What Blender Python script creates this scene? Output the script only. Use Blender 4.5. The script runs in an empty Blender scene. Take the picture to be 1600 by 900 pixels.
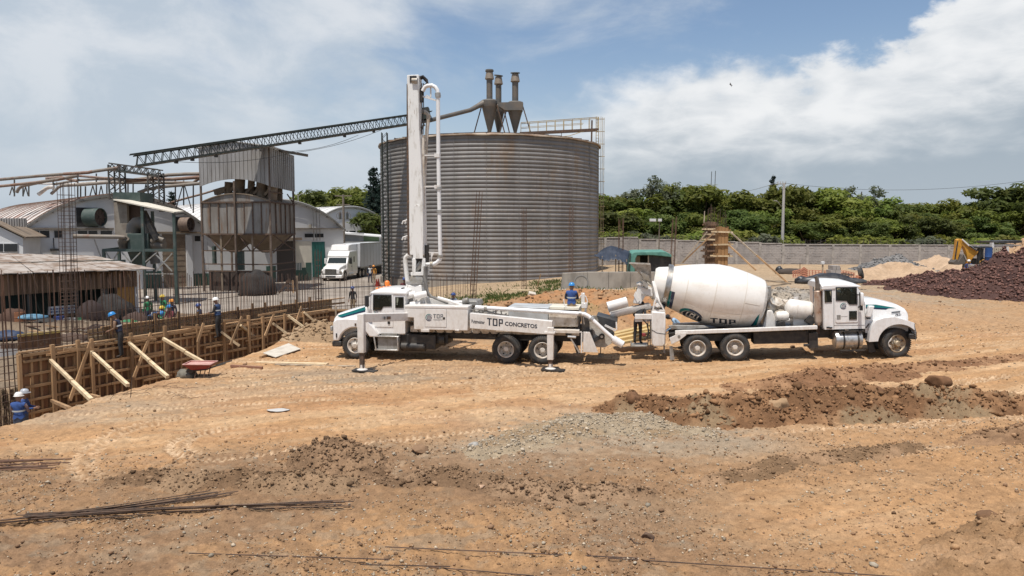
import bpy,bmesh,math,random
import numpy as np
from mathutils import Vector,Matrix,Euler
from mathutils.geometry import tessellate_polygon
random.seed(7)
scene=bpy.context.scene
COL=scene.collection
R=math.radians
# camera
CAM_H=4.9
LENS=26.0
F=1600*LENS/36.0
PITCH=math.atan(88.0/F)
cam_d=bpy.data.cameras.new('camera')
cam_d.lens=LENS;cam_d.sensor_width=36.0;cam_d.clip_end=5000;cam_d.clip_start=0.1
cam=bpy.data.objects.new('camera',cam_d);COL.objects.link(cam)
cam.location=(0,0,CAM_H);cam.rotation_euler=(R(90)-PITCH,0,0)
scene.camera=cam
# sun, sky, exposure
SUN_EL,SUN_AZ=71.0,200.0
sv=Vector((math.sin(R(SUN_AZ))*math.cos(R(SUN_EL)),math.cos(R(SUN_AZ))*math.cos(R(SUN_EL)),math.sin(R(SUN_EL))))
sun_d=bpy.data.lights.new('sun','SUN');sun_d.energy=4.9;sun_d.angle=R(0.55);sun_d.color=(1.0,0.955,0.89)
sun=bpy.data.objects.new('sun',sun_d);COL.objects.link(sun)
sun.rotation_euler=(-sv).to_track_quat('-Z','Y').to_euler()
vs=scene.view_settings
scene.display_settings.display_device='sRGB'
vs.view_transform='Standard';vs.look='None';vs.exposure=0.0;vs.gamma=1.0;vs.use_curve_mapping=False
def build_world():
 w=bpy.data.worlds.new('World');scene.world=w;w.use_nodes=True
 nt=w.node_tree;nt.nodes.clear();N=nt.nodes.new;L=nt.links.new
 out=N('ShaderNodeOutputWorld');bg=N('ShaderNodeBackground');bg.inputs[1].default_value=1.0
 L(bg.outputs[0],out.inputs[0])
 sky=N('ShaderNodeTexSky');sky.sky_type='NISHITA';sky.sun_disc=False
 sky.sun_elevation=R(SUN_EL);sky.sun_rotation=R(SUN_AZ);sky.air_density=1.0;sky.dust_density=1.2;sky.ozone_density=1.3
 def math_(op,a,b=None,c=None,clamp=False):
  n=N('ShaderNodeMath');n.operation=op;n.use_clamp=clamp
  for i,x in enumerate((a,b,c)):
   if x is None:continue
   if isinstance(x,(int,float)):n.inputs[i].default_value=x
   else:L(x,n.inputs[i])
  return n.outputs[0]
 def mix(f,a,b):
  n=N('ShaderNodeMix');n.data_type='RGBA'
  for s,x in((n.inputs[0],f),(n.inputs[6],a),(n.inputs[7],b)):
   if isinstance(x,(int,float)):s.default_value=x
   elif isinstance(x,tuple):s.default_value=(*x,1)
   else:L(x,s)
  return n.outputs[2]
 def smooth(x,lo,hi,a=0.0,b=1.0):
  n=N('ShaderNodeMapRange');n.interpolation_type='SMOOTHSTEP'
  L(x,n.inputs[0]);n.inputs[1].default_value=lo;n.inputs[2].default_value=hi
  n.inputs[3].default_value=a;n.inputs[4].default_value=b
  return n.outputs[0]
 def noise(vec,scale,detail,rough=0.55,dist=0.0):
  n=N('ShaderNodeTexNoise');L(vec,n.inputs['Vector']);n.inputs['Scale'].default_value=scale
  n.inputs['Detail'].default_value=detail;n.inputs['Roughness'].default_value=rough;n.inputs['Distortion'].default_value=dist
  return n.outputs[0]
 tc=N('ShaderNodeTexCoord');sep=N('ShaderNodeSeparateXYZ');L(tc.outputs['Generated'],sep.inputs[0])
 x,y,z=sep.outputs
 az=math_('ARCTAN2',x,y)
 el=math_('ARCSINE',z)
 comb=N('ShaderNodeCombineXYZ');L(az,comb.inputs[0]);L(math_('MULTIPLY',el,1.7),comb.inputs[1])
 dirv=tc.outputs['Generated']
 blue=mix(1.0,(0,0,0),sky.outputs[0])
 sc=N('ShaderNodeVectorMath');sc.operation='SCALE';L(sky.outputs[0],sc.inputs[0]);sc.inputs[3].default_value=0.125
 col=sc.outputs[0]
 mp=N('ShaderNodeMapping');L(dirv,mp.inputs[0]);mp.inputs['Scale'].default_value=(1.0,1.0,1.9);mp.inputs['Location'].default_value=(3.1,0.7,1.9)
 n1=noise(mp.outputs[0],3.4,8,0.58,0.35)
 side=math_('ADD',smooth(az,-0.55,0.28,0.28,-0.09),smooth(az,-2.2,-1.0,-0.25,0.0))
 veil=math_('MULTIPLY',smooth(math_('ADD',n1,side),0.40,0.70),smooth(el,0.5,1.1,1.0,0.35))
 n2=noise(mp.outputs[0],5.5,9,0.6,0.3)
 vcol=mix(smooth(n2,0.38,0.66),(0.53,0.605,0.685),(0.76,0.79,0.825))
 col=mix(math_('MULTIPLY',veil,0.88),col,vcol)
 hz=smooth(el,0.0,0.26,0.8,0.0)
 col=mix(hz,col,(0.51,0.585,0.665))
 fc=N('ShaderNodeFloatCurve');cv=fc.mapping.curves[0]
 pts=[(-3.1416,.24),(-1.6,.20),(-0.75,.10),(-0.30,.05),(-0.05,.10),(0.02,.165),(0.10,.185),(0.17,.205),(0.26,.212),(0.345,.207),(0.40,.203),(0.46,.214),(0.53,.25),(0.60,.295),(0.75,.38),(1.0,.46),(1.5,.33),(3.1416,.24)]
 q=[((a+math.pi)/(2*math.pi),b)for a,b in pts]
 cv.points[0].location=q[0];cv.points[1].location=q[-1]
 for p in q[1:-1]:cv.points.new(*p)
 fc.mapping.update()
 L(math_('MULTIPLY_ADD',az,1/(2*math.pi),0.5),fc.inputs['Value'])
 bnd=fc.outputs[0]
 mp2=N('ShaderNodeMapping');L(comb.outputs[0],mp2.inputs[0]);mp2.inputs['Location'].default_value=(1.3,4.4,0)
 bil=lambda v:math_('SUBTRACT',1.0,math_('ABSOLUTE',math_('MULTIPLY_ADD',v,2.0,-1.0)))
 big=math_('MULTIPLY_ADD',bil(noise(mp2.outputs[0],7.0,1,0.5,0.2)),0.55,math_('MULTIPLY',bil(noise(mp2.outputs[0],17.0,1,0.5,0.2)),0.35))
 fine=noise(mp2.outputs[0],34.0,8,0.62,0.2)
 rag=math_('MULTIPLY_ADD',math_('SUBTRACT',big,0.60),0.10,math_('MULTIPLY',math_('SUBTRACT',fine,0.5),0.05))
 depth=math_('SUBTRACT',math_('ADD',bnd,rag),el)
 crisp=smooth(az,0.05,0.5,0.07,0.020)
 dens=math_('DIVIDE',depth,crisp,clamp=True)
 dens=smooth(dens,0.0,1.0,0.0,1.0)
 soft=smooth(az,-0.1,0.22,0.15,0.96)
 dens=math_('MULTIPLY',dens,soft)
 mp3=N('ShaderNodeMapping');L(comb.outputs[0],mp3.inputs[0]);mp3.inputs['Location'].default_value=(7.7,1.35,2);mp3.inputs['Scale'].default_value=(1,1.5,1)
 lump=math_('MULTIPLY_ADD',noise(mp3.outputs[0],12.0,9,0.58,0.3),0.6,math_('MULTIPLY',math_('SUBTRACT',big,0.16),0.4))
 rel=math_('DIVIDE',el,math_('MAXIMUM',bnd,0.05))
 lit=smooth(math_('MULTIPLY_ADD',math_('SUBTRACT',lump,0.5),0.85,rel),0.30,0.84)
 ccol=mix(lit,(0.365,0.435,0.505),(0.80,0.82,0.84))
 shade=smooth(lump,0.34,0.66)
 ccol=mix(math_('MULTIPLY',lit,0.55),ccol,mix(shade,(0.56,0.61,0.665),(0.97,0.97,0.97)))
 low=smooth(el,0.02,0.15,0.55,0.0)
 ccol=mix(low,ccol,(0.47,0.53,0.585))
 col=mix(dens,col,ccol)
 below=smooth(z,-0.02,0.0,1.0,0.0)
 col=mix(below,col,(0.22,0.18,0.14))
 L(col,bg.inputs[0])
build_world()
# pixel -> place helpers (used to read positions off the photograph)
_cp,_sp=math.cos(PITCH),math.sin(PITCH)
def ray(px,py):
 cx,cy=(px-800)/F,(450-py)/F
 return Vector((cx,_cp+cy*_sp,-_sp+cy*_cp))
def Q(px,py,Y):
 d=ray(px,py);return Vector((0,0,CAM_H))+d*(Y/d.y)
def G(px,py,z=0.0):
 d=ray(px,py);return Vector((0,0,CAM_H))+d*((z-CAM_H)/d.z)
# mesh builder
class MB:
 def __init__(s):s.v=[];s.f=[];s.m=[];s.k=[]
 def add(s,vs,fs,mi=0):
  b=len(s.v);s.k.append((b,len(s.f)));s.v+=[tuple(p)for p in vs];s.f+=[tuple(i+b for i in f)for f in fs];s.m+=[mi]*len(fs);return s
 def box(s,c,size,rot=None,mi=0):
  hx,hy,hz=size[0]/2,size[1]/2,size[2]/2
  vs=[Vector((x,y,z))for x in(-hx,hx)for y in(-hy,hy)for z in(-hz,hz)]
  if rot is not None:
   M=rot if isinstance(rot,Matrix)else Euler(rot).to_matrix()
   vs=[M@v for v in vs]
  c=Vector(c)
  return s.add([c+v for v in vs],[(0,1,3,2),(4,6,7,5),(0,4,5,1),(2,3,7,6),(0,2,6,4),(1,5,7,3)],mi)
 def span(s,a,b,mi=0):
  return s.box([(a[i]+b[i])/2 for i in range(3)],[abs(b[i]-a[i])for i in range(3)],None,mi)
 def bar(s,p0,p1,w,h=None,up=(0,0,1),mi=0):
  h=w if h is None else h
  p0,p1=Vector(p0),Vector(p1);d=(p1-p0).normalized();up=Vector(up)
  if abs(d.dot(up))>.98:up=Vector((0,1,0))if abs(d.y)<.9 else Vector((1,0,0))
  a=d.cross(up).normalized();b=a.cross(d)
  vs=[p+a*sx*w/2+b*sy*h/2 for p in(p0,p1)for sx,sy in((-1,-1),(1,-1),(1,1),(-1,1))]
  return s.add(vs,[(0,1,2,3),(7,6,5,4),(0,4,5,1),(1,5,6,2),(2,6,7,3),(3,7,4,0)],mi)
 def hexa(s,q0,q1,mi=0):
  return s.add(list(q0)+list(q1),[(0,1,2,3),(7,6,5,4),(0,4,5,1),(1,5,6,2),(2,6,7,3),(3,7,4,0)],mi)
 def tube(s,pts,r,n=8,caps=True,mi=0):
  pts=[Vector(p)for p in pts];rs=list(r)if hasattr(r,'__len__')else[r]*len(pts)
  t0=(pts[1]-pts[0]).normalized();a=t0.orthogonal().normalized();vs=[];fs=[]
  for i,p in enumerate(pts):
   if i==0:t=t0
   elif i==len(pts)-1:t=(pts[i]-pts[i-1]).normalized()
   else:
    t=((pts[i]-pts[i-1]).normalized()+(pts[i+1]-pts[i]).normalized())
    t=t.normalized()if t.length>1e-6 else(pts[i]-pts[i-1]).normalized()
   a=(a-t*a.dot(t));a=a.normalized()if a.length>1e-6 else t.orthogonal().normalized();b=t.cross(a)
   for k in range(n):
    th=2*math.pi*k/n;vs.append(p+(a*math.cos(th)+b*math.sin(th))*rs[i])
  for i in range(len(pts)-1):
   for k in range(n):
    k2=(k+1)%n;fs.append((i*n+k,i*n+k2,(i+1)*n+k2,(i+1)*n+k))
  if caps:fs.append(tuple(range(n-1,-1,-1)));fs.append(tuple((len(pts)-1)*n+k for k in range(n)))
  return s.add(vs,fs,mi)
 def cyl(s,p0,p1,r0,r1=None,n=16,caps=True,mi=0):
  return s.tube([p0,p1],[r0,r0 if r1 is None else r1],n,caps,mi)
 def lathe(s,prof,origin,axis,n=32,mi=0,closed=False,scale=(1,1),caps=True):
  o=Vector(origin);ax=Vector(axis).normalized()
  a=ax.orthogonal().normalized()if abs(ax.z)<.99 else Vector((1,0,0));b=ax.cross(a);vs=[];fs=[]
  for r,h in prof:
   for k in range(n):
    th=2*math.pi*k/n
    vs.append(o+ax*h+a*(math.cos(th)*r*scale[0])+b*(math.sin(th)*r*scale[1]))
  m=len(prof)
  for i in range(m-1+(1 if closed else 0)):
   i2=(i+1)%m
   for k in range(n):
    k2=(k+1)%n;fs.append((i*n+k,i*n+k2,i2*n+k2,i2*n+k))
  if not closed and caps:
   if prof[0][0]>1e-4:fs.append(tuple(range(n-1,-1,-1)))
   if prof[-1][0]>1e-4:fs.append(tuple((m-1)*n+k for k in range(n)))
  return s.add(vs,fs,mi)
 def prism(s,poly,y0,y1,mi=0):
  n=len(poly);vs=[(x,y0,z)for x,z in poly]+[(x,y1,z)for x,z in poly]
  return s.add(vs,[tuple(range(n)),tuple(range(2*n-1,n-1,-1))]+[(i,i+n,(i+1)%n+n,(i+1)%n)for i in range(n)],mi)
 def prismf(s,poly,f0,f1,mi=0):
  n=len(poly);vs=[f0(*p)for p in poly]+[f1(*p)for p in poly]
  return s.add(vs,[tuple(range(n)),tuple(range(2*n-1,n-1,-1))]+[(i,i+n,(i+1)%n+n,(i+1)%n)for i in range(n)],mi)
 def plate(s,outer,holes,y0,y1,mi=0):
  loops=[outer]+holes;flat=[p for lp in loops for p in lp]
  tris=tessellate_polygon([[Vector((p[0],p[1],0))for p in lp]for lp in loops]);n=len(flat)
  vs=[(x,y0,z)for x,z in flat]+[(x,y1,z)for x,z in flat]
  fs=[tuple(t)for t in tris]+[tuple(i+n for i in reversed(t))for t in tris];b=0
  for lp in loops:
   k=len(lp)
   fs+=[(b+i,b+i+n,b+(i+1)%k+n,b+(i+1)%k)for i in range(k)];b+=k
  return s.add(vs,fs,mi)
 def loft(s,secs,caps=True,mi=0):
  n=len(secs[0]);vs=[p for sec in secs for p in sec];fs=[]
  for i in range(len(secs)-1):
   for k in range(n):
    k2=(k+1)%n;fs.append((i*n+k,i*n+k2,(i+1)*n+k2,(i+1)*n+k))
  if caps:fs.append(tuple(range(n-1,-1,-1)));fs.append(tuple((len(secs)-1)*n+k for k in range(n)))
  return s.add(vs,fs,mi)
WM={}
def tag(o,label=None,cat=None,group=None,kind=None):
 if label:o['label']=label
 if cat:o['category']=cat
 if group:o['group']=group
 if kind:o['kind']=kind
 return o
def thing(name,label,cat,loc=(0,0,0),rotz=0.0,group=None):
 o=bpy.data.objects.new(name,None);COL.objects.link(o);o.location=loc;o.rotation_euler=(0,0,rotz);o.empty_display_size=.2
 WM[o]=Matrix.Translation(Vector(loc))@Matrix.Rotation(rotz,4,'Z')
 return tag(o,label,cat,group)
def mesh_of(name,mb,mats,smooth=None,fix=True):
 me=bpy.data.meshes.new(name);me.from_pydata(mb.v,[],mb.f)
 for m in(mats if isinstance(mats,(list,tuple))else[mats]):me.materials.append(m)
 if len(set(mb.m))>1:me.polygons.foreach_set('material_index',mb.m)
 if fix and len(mb.f)<30000:
  bm=bmesh.new();bm.from_mesh(me);bmesh.ops.recalc_face_normals(bm,faces=bm.faces);bm.to_mesh(me);bm.free()
 if smooth is not None:
  me.shade_smooth();me.set_sharp_from_angle(angle=R(smooth))
 me.update();return me
def shapes(mb):
 out=[];ks=mb.k+[(len(mb.v),len(mb.f))]
 for(v0,f0),(v1,f1)in zip(ks[:-1],ks[1:]):
  q=MB();q.add(mb.v[v0:v1],[tuple(i-v0 for i in f)for f in mb.f[f0:f1]]);q.m=list(mb.m[f0:f1]);out.append(q)
 return out
def obs(name,mb,mats,parent=None,**k):return[ob(name,q,mats,parent,**k)for q in shapes(mb)]
def ob(name,mb,mats,parent=None,smooth=None,bevel=0.0,world=True,fix=True,label=None,cat=None,group=None,kind=None,seg=2):
 if parent is not None and world:
  Mi=WM[parent].inverted();mb.v=[tuple(Mi@Vector(p))for p in mb.v]
 if isinstance(mb,MB):me=mesh_of(name,mb,mats,smooth,fix)
 else:me=mb
 o=bpy.data.objects.new(name,me);COL.objects.link(o)
 if parent is not None:o.parent=parent;WM[o]=WM[parent]
 else:WM[o]=Matrix.Identity(4)
 if bevel:
  b=o.modifiers.new('bevel','BEVEL');b.width=bevel;b.segments=seg;b.limit_method='ANGLE';b.angle_limit=R(35);b.harden_normals=False
  if smooth is None:me.shade_smooth();me.set_sharp_from_angle(angle=R(40))
 return tag(o,label,cat,group,kind)
def inst(name,me,parent,loc=(0,0,0),rot=None,scl=None,M=None):
 o=bpy.data.objects.new(name,me);COL.objects.link(o)
 if parent is not None:o.parent=parent;WM[o]=WM[parent]
 if M is not None:o.matrix_local=M
 else:
  o.location=loc
  if rot is not None:o.rotation_euler=rot
  if scl is not None:o.scale=scl
 return o
def dup(root,loc=None,rotz=None,label=None,scale=None):
 def cp(o,par):
  c=o.copy();COL.objects.link(c);WM[c]=WM.get(o)
  if par is not None:c.parent=par
  for ch in kids.get(o,[]):cp(ch,c)
  return c
 kids={}
 stack=[root];seen=[]
 allobs=CHILD
 for o in list(COL.objects):
  if o.parent is not None:kids.setdefault(o.parent,[]).append(o)
 c=cp(root,None)
 if loc is not None:c.location=loc
 if rotz is not None:c.rotation_euler[2]=rotz
 if scale is not None:c.scale=scale
 if label:c['label']=label
 return c
CHILD=None
# numpy noise
def _hash(ix,iy,seed):
 h=(ix.astype(np.int64)*374761393+iy.astype(np.int64)*668265263+seed*974711)&0x7fffffff
 h=((h^(h>>13))*1274126177)&0x7fffffff
 return((h^(h>>16))&0xffff)/65535.0
def vnoise(x,y,seed=0):
 ix,iy=np.floor(x),np.floor(y);fx,fy=x-ix,y-iy
 fx=fx*fx*fx*(fx*(fx*6-15)+10);fy=fy*fy*fy*(fy*(fy*6-15)+10)
 a,b=_hash(ix,iy,seed),_hash(ix+1,iy,seed);c,d=_hash(ix,iy+1,seed),_hash(ix+1,iy+1,seed)
 return(a+(b-a)*fx)*(1-fy)+(c+(d-c)*fx)*fy
def fbm(x,y,octv=4,seed=0,gain=.5):
 s=np.zeros_like(x);amp=1.0;tot=0
 for i in range(octv):
  s+=amp*vnoise(x*2**i+17.3*i,y*2**i-9.1*i,seed+i);tot+=amp;amp*=gain
 return s/tot
def sstep(x,a,b):
 t=np.clip((x-a)/(b-a),0,1);return t*t*(3-2*t)
# materials
MAT={}
def mat(name,col,rough=.6,metal=0.0,col2=None,nscale=3.0,nlo=.4,nhi=.65,stretch=(1,1,1),bump=0.0,bscale=20.0,vary=0.0,
rust=None,rscale=2.0,rlo=.55,rhi=.75,rstretch=(1,1,1),spec=.5,coat=0.0,space='Object',sheen=0.0,fine=0.0,dust=0.0):
 if name in MAT:return MAT[name]
 m=bpy.data.materials.new(name);m.use_nodes=True;nt=m.node_tree;N=nt.nodes.new;L=nt.links.new
 b=nt.nodes['Principled BSDF'];b.inputs['Roughness'].default_value=rough;b.inputs['Metallic'].default_value=metal
 b.inputs['Specular IOR Level'].default_value=spec
 if coat:b.inputs['Coat Weight'].default_value=coat;b.inputs['Coat Roughness'].default_value=.08
 if space=='World':src=N('ShaderNodeNewGeometry').outputs['Position']
 else:src=N('ShaderNodeTexCoord').outputs['Object']
 def noise(scale,st,detail=6,rgh=.6):
  mp=N('ShaderNodeMapping');L(src,mp.inputs[0]);mp.inputs['Scale'].default_value=st
  n=N('ShaderNodeTexNoise');L(mp.outputs[0],n.inputs['Vector']);n.inputs['Scale'].default_value=scale;n.inputs['Detail'].default_value=detail;n.inputs['Roughness'].default_value=rgh
  return n.outputs[0]
 def ramp(x,lo,hi):
  r=N('ShaderNodeMapRange');r.interpolation_type='SMOOTHSTEP';L(x,r.inputs[0]);r.inputs[1].default_value=lo;r.inputs[2].default_value=hi;return r.outputs[0]
 def mix(f,a,c):
  n=N('ShaderNodeMix');n.data_type='RGBA'
  for s,x in((n.inputs[0],f),(n.inputs[6],a),(n.inputs[7],c)):
   if isinstance(x,(int,float)):s.default_value=x
   elif isinstance(x,tuple):s.default_value=(*x,1)
   else:L(x,s)
  return n.outputs[2]
 c=col
 if col2 is not None:c=mix(ramp(noise(nscale,stretch),nlo,nhi),col,col2)
 if rust is not None:c=mix(ramp(noise(rscale,rstretch,8,.65),rlo,rhi),c,rust)
 if dust:
  sp=N('ShaderNodeSeparateXYZ');L(src,sp.inputs[0]);up=N('ShaderNodeMapRange');L(sp.outputs[2],up.inputs[0]);up.inputs[1].default_value=.3;up.inputs[2].default_value=2.6;up.inputs[3].default_value=.24;up.inputs[4].default_value=.0
  ad=N('ShaderNodeMath');ad.operation='ADD';L(noise(9,(1,1,.5),10,.75),ad.inputs[0]);L(up.outputs[0],ad.inputs[1])
  mu=N('ShaderNodeMath');mu.operation='MULTIPLY';L(ramp(ad.outputs[0],.52,.80),mu.inputs[0]);mu.inputs[1].default_value=dust;c=mix(mu.outputs[0],c,(.34,.245,.16))
 if vary or fine:
  h=N('ShaderNodeHueSaturation')
  if isinstance(c,tuple):h.inputs['Color'].default_value=(*c,1)
  else:L(c,h.inputs['Color'])
  src_v=None
  if vary:
   oi=N('ShaderNodeObjectInfo');r=N('ShaderNodeMapRange');L(oi.outputs['Random'],r.inputs[0]);r.inputs[3].default_value=1-vary;r.inputs[4].default_value=1+vary;src_v=r.outputs[0]
  if fine:
   r2=N('ShaderNodeMapRange');L(noise(60,(1,1,1),4,.7),r2.inputs[0]);r2.inputs[1].default_value=.25;r2.inputs[2].default_value=.75;r2.inputs[3].default_value=1-fine;r2.inputs[4].default_value=1+fine
   if src_v is not None:
    mm=N('ShaderNodeMath');mm.operation='MULTIPLY';L(src_v,mm.inputs[0]);L(r2.outputs[0],mm.inputs[1]);src_v=mm.outputs[0]
   else:src_v=r2.outputs[0]
  L(src_v,h.inputs['Value']);c=h.outputs[0]
 if isinstance(c,tuple):b.inputs['Base Color'].default_value=(*c,1)
 else:L(c,b.inputs['Base Color'])
 if bump:
  bp=N('ShaderNodeBump');bp.inputs['Strength'].default_value=bump;bp.inputs['Distance'].default_value=.02
  L(noise(bscale,stretch,8,.65),bp.inputs['Height']);L(bp.outputs[0],b.inputs['Normal'])
 MAT[name]=m;return m
white=mat('white_paint',(.70,.675,.64),.45,dust=.3,col2=(.57,.52,.455),nscale=1.4,nlo=.45,nhi=.85,coat=.25,rust=(.42,.33,.24),rscale=5,rlo=.66,rhi=.85,rstretch=(1,1,.35))
cab_white=mat('cab_white',(.76,.75,.735),.3,dust=.22,col2=(.70,.67,.63),nscale=1.1,nlo=.5,nhi=.85,coat=.5)
drum_white=mat('drum_white',(.74,.71,.66),.38,dust=.3,col2=(.62,.56,.48),nscale=1.0,nlo=.42,nhi=.8,stretch=(1,1,2),coat=.4,rust=(.46,.36,.26),rscale=5,rlo=.60,rhi=.82,rstretch=(.6,2,.6))
boom_white=mat('boom_white',(.74,.73,.70),.55,col2=(.50,.47,.42),nscale=2.2,nlo=.5,nhi=.72,stretch=(3,3,.7),rust=(.30,.23,.17),rscale=6,rlo=.60,rhi=.72,rstretch=(2,2,.5))
dirty_white=mat('dirty_white',(.62,.57,.50),.7,col2=(.40,.33,.25),nscale=3,nlo=.4,nhi=.7,rust=(.20,.14,.09),rscale=4,rlo=.56,rhi=.72)
grey_steel=mat('grey_steel',(.30,.29,.27),.55,.3,col2=(.20,.18,.15),nscale=4,rust=(.24,.15,.09),rscale=5,rlo=.6,rhi=.75)
concrete_steel=mat('concrete_steel',(.45,.42,.37),.85,col2=(.28,.25,.21),nscale=5,bump=.6,bscale=18)
chrome=mat('chrome',(.62,.61,.60),.28,.85,col2=(.45,.42,.38),nscale=3)
alu=mat('alu',(.55,.54,.52),.38,.7,col2=(.35,.33,.3),nscale=6)
black=mat('black_steel',(.018,.017,.017),.55,col2=(.05,.042,.034),nscale=4)
blackp=mat('black_plastic',(.02,.02,.021),.4)
tar=mat('black_tarp',(.022,.023,.026),.45,col2=(.06,.058,.055),nscale=2)
rubber=mat('rubber',(.030,.029,.028),.8,dust=.0,col2=(.095,.074,.054),nscale=5,nlo=.45,nhi=.75,bump=.3,bscale=30)
rim_white=mat('rim_white',(.62,.58,.52),.55,col2=(.36,.29,.22),nscale=5,nlo=.4,nhi=.7)
rim_tan=mat('rim_tan',(.42,.34,.24),.5,.4,col2=(.26,.19,.12),nscale=9)
teal=mat('teal_paint',(.005,.16,.165),.3,coat=.4)
navy=mat('navy_paint',(.008,.022,.065),.3,coat=.4)
ink=mat('ink',(.015,.022,.035),.5)
ink_grey=mat('ink_grey',(.10,.11,.12),.5)
orange=mat('orange_lamp',(.75,.20,.03),.3)
rusty=mat('rusty',(.11,.068,.046),.85,col2=(.06,.042,.032),nscale=9,rust=(.18,.105,.062),rscale=4,rlo=.5,rhi=.7,bump=.3)
rebar_m=mat('rebar_rust',(.095,.056,.038),.85,col2=(.045,.03,.024),nscale=6,vary=.3)
rebar_brown=mat('rebar_brown',(.16,.085,.05),.85,col2=(.09,.05,.035),nscale=5,vary=.3)
wood=mat('raw_timber',(.38,.235,.12),.8,col2=(.25,.15,.075),nscale=2.5,stretch=(1,1,.25),vary=.22,bump=.3,bscale=25)
wood_pale=mat('pale_timber',(.62,.49,.31),.75,col2=(.50,.37,.22),nscale=3,vary=.12)
wood_red=mat('form_board',(.24,.125,.06),.8,col2=(.15,.075,.04),nscale=2.2,stretch=(1,1,.3),vary=.3,bump=.3,rust=(.36,.30,.23),rscale=3,rlo=.58,rhi=.75)
wood_grey=mat('grey_timber',(.36,.29,.21),.85,col2=(.22,.17,.12),nscale=3,vary=.2)
ply=mat('ply',(.47,.32,.17),.7,col2=(.36,.23,.12),nscale=2.5,vary=.12)
ply_pale=mat('ply_pale',(.54,.49,.41),.8,col2=(.44,.39,.32),nscale=3)
concrete=mat('concrete',(.32,.285,.24),.9,col2=(.20,.178,.15),nscale=1.2,stretch=(1,1,.5),nlo=.4,nhi=.7,bump=.3,bscale=8)
yard_m=mat('yard_concrete',(.30,.255,.21),.9,col2=(.22,.185,.15),nscale=.35,bump=.2,bscale=6,space='World',fine=.08)
block_m=mat('grey_block',(.35,.32,.295),.9,col2=(.26,.24,.225),nscale=.8,vary=.06,bump=.3,bscale=14,fine=.15)
block_b=mat('dark_block',(.20,.185,.175),.9,col2=(.15,.14,.13),nscale=2,fine=.15)
pillar_m=mat('wall_pillar',(.38,.35,.315),.9,col2=(.23,.21,.19),nscale=1.5)
plaster=mat('plaster',(.57,.57,.565),.85,col2=(.49,.485,.47),nscale=.28,nlo=.4,nhi=.7,stretch=(1,1,1),rust=(.40,.37,.33),rscale=.8,rlo=.6,rhi=.85,rstretch=(1,1,.25),fine=.04)
plaster_cream=mat('plaster_cream',(.62,.58,.48),.85,col2=(.52,.48,.40),nscale=.6)
roof_white=mat('roof_white',(.66,.65,.63),.6,.1,col2=(.55,.53,.50),nscale=.5)
roof_rust=mat('roof_rust',(.58,.53,.49),.65,.1,col2=(.40,.24,.19),nscale=.55,nlo=.45,nhi=.66,stretch=(1,1,.4))
green_wall=mat('green_dado',(.035,.085,.065),.7,col2=(.06,.10,.08),nscale=.7)
green_door=mat('green_door',(.012,.10,.085),.55,col2=(.025,.12,.10),nscale=.8)
green_steel=mat('green_steel',(.042,.065,.055),.6,col2=(.07,.09,.08),nscale=2,rust=(.16,.11,.08),rscale=2,rlo=.58,rhi=.75)
truss_green=mat('truss_green',(.018,.028,.023),.7,col2=(.035,.034,.028),nscale=2)
truss_grey=mat('truss_grey',(.06,.065,.06),.75,col2=(.10,.075,.06),nscale=2)
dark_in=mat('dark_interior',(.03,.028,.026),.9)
win_dark=mat('window_dark',(.025,.027,.028),.25)
tan_steel=mat('tan_steel',(.22,.17,.12),.8,col2=(.16,.115,.08),nscale=1.5,rust=(.28,.2,.13),rscale=3)
brown_sheet=mat('brown_sheet',(.20,.125,.075),.85,col2=(.12,.075,.048),nscale=1.5,stretch=(1,1,.3))
yellow_door=mat('ochre_door',(.36,.19,.05),.7,col2=(.28,.14,.04),nscale=1.5)
corr_grey=mat('corrugated_grey',(.37,.355,.34),.5,.35,col2=(.26,.245,.23),nscale=.7,stretch=(2,2,.25),rust=(.26,.18,.12),rscale=1.3,rlo=.6,rhi=.8,rstretch=(2,2,.2))
bin_grey=mat('bin_grey',(.27,.255,.235),.7,.2,col2=(.19,.165,.14),nscale=1.1,stretch=(1.5,1.5,.35),rust=(.20,.115,.065),rscale=1.0,rlo=.52,rhi=.74,rstretch=(2,2,.3))
pipe_tan=mat('pipe_tan',(.215,.19,.162),.7,.15,col2=(.20,.165,.13),nscale=1.3,rust=(.17,.09,.06),rscale=.9,rlo=.54,rhi=.68)
pipe_white=mat('pipe_white',(.60,.57,.53),.55,col2=(.42,.36,.31),nscale=2)
pipe_rust=mat('pipe_rust',(.20,.115,.08),.75,.1,col2=(.30,.255,.21),nscale=1.2,rust=(.13,.06,.04),rscale=1.2,rlo=.5,rhi=.66)
shed_roof_m=mat('shed_roof_sheet',(.37,.325,.285),.8,col2=(.19,.13,.09),nscale=1.1,nlo=.40,nhi=.62,stretch=(1,1,1))
cyclone_m=mat('cyclone_grey',(.12,.115,.105),.6,.3,col2=(.17,.14,.11),nscale=1.2)
cyclone_tan=mat('cyclone_tan',(.22,.18,.14),.65,.2)
yellow=mat('machine_yellow',(.55,.27,.025),.5,col2=(.40,.19,.03),nscale=2)
green_tarp=mat('green_tarp',(.10,.25,.20),.7,col2=(.06,.17,.14),nscale=2)
blue_tarp=mat('blue_tarp',(.020,.027,.042),.55,col2=(.04,.048,.066),nscale=1.4)
sky_tarp=mat('sky_tarp',(.11,.24,.33),.6,col2=(.06,.14,.21),nscale=2,bump=1.0,bscale=6)
red_paint=mat('red_paint',(.24,.03,.03),.6,col2=(.18,.03,.03),nscale=5)
pink_dust=mat('dusty_tray',(.50,.30,.26),.8,col2=(.42,.22,.18),nscale=6)
pole_m=mat('pole_concrete',(.44,.42,.39),.9,col2=(.36,.34,.31),nscale=1)
pole_wood=mat('pole_wood',(.16,.13,.10),.9)
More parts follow.
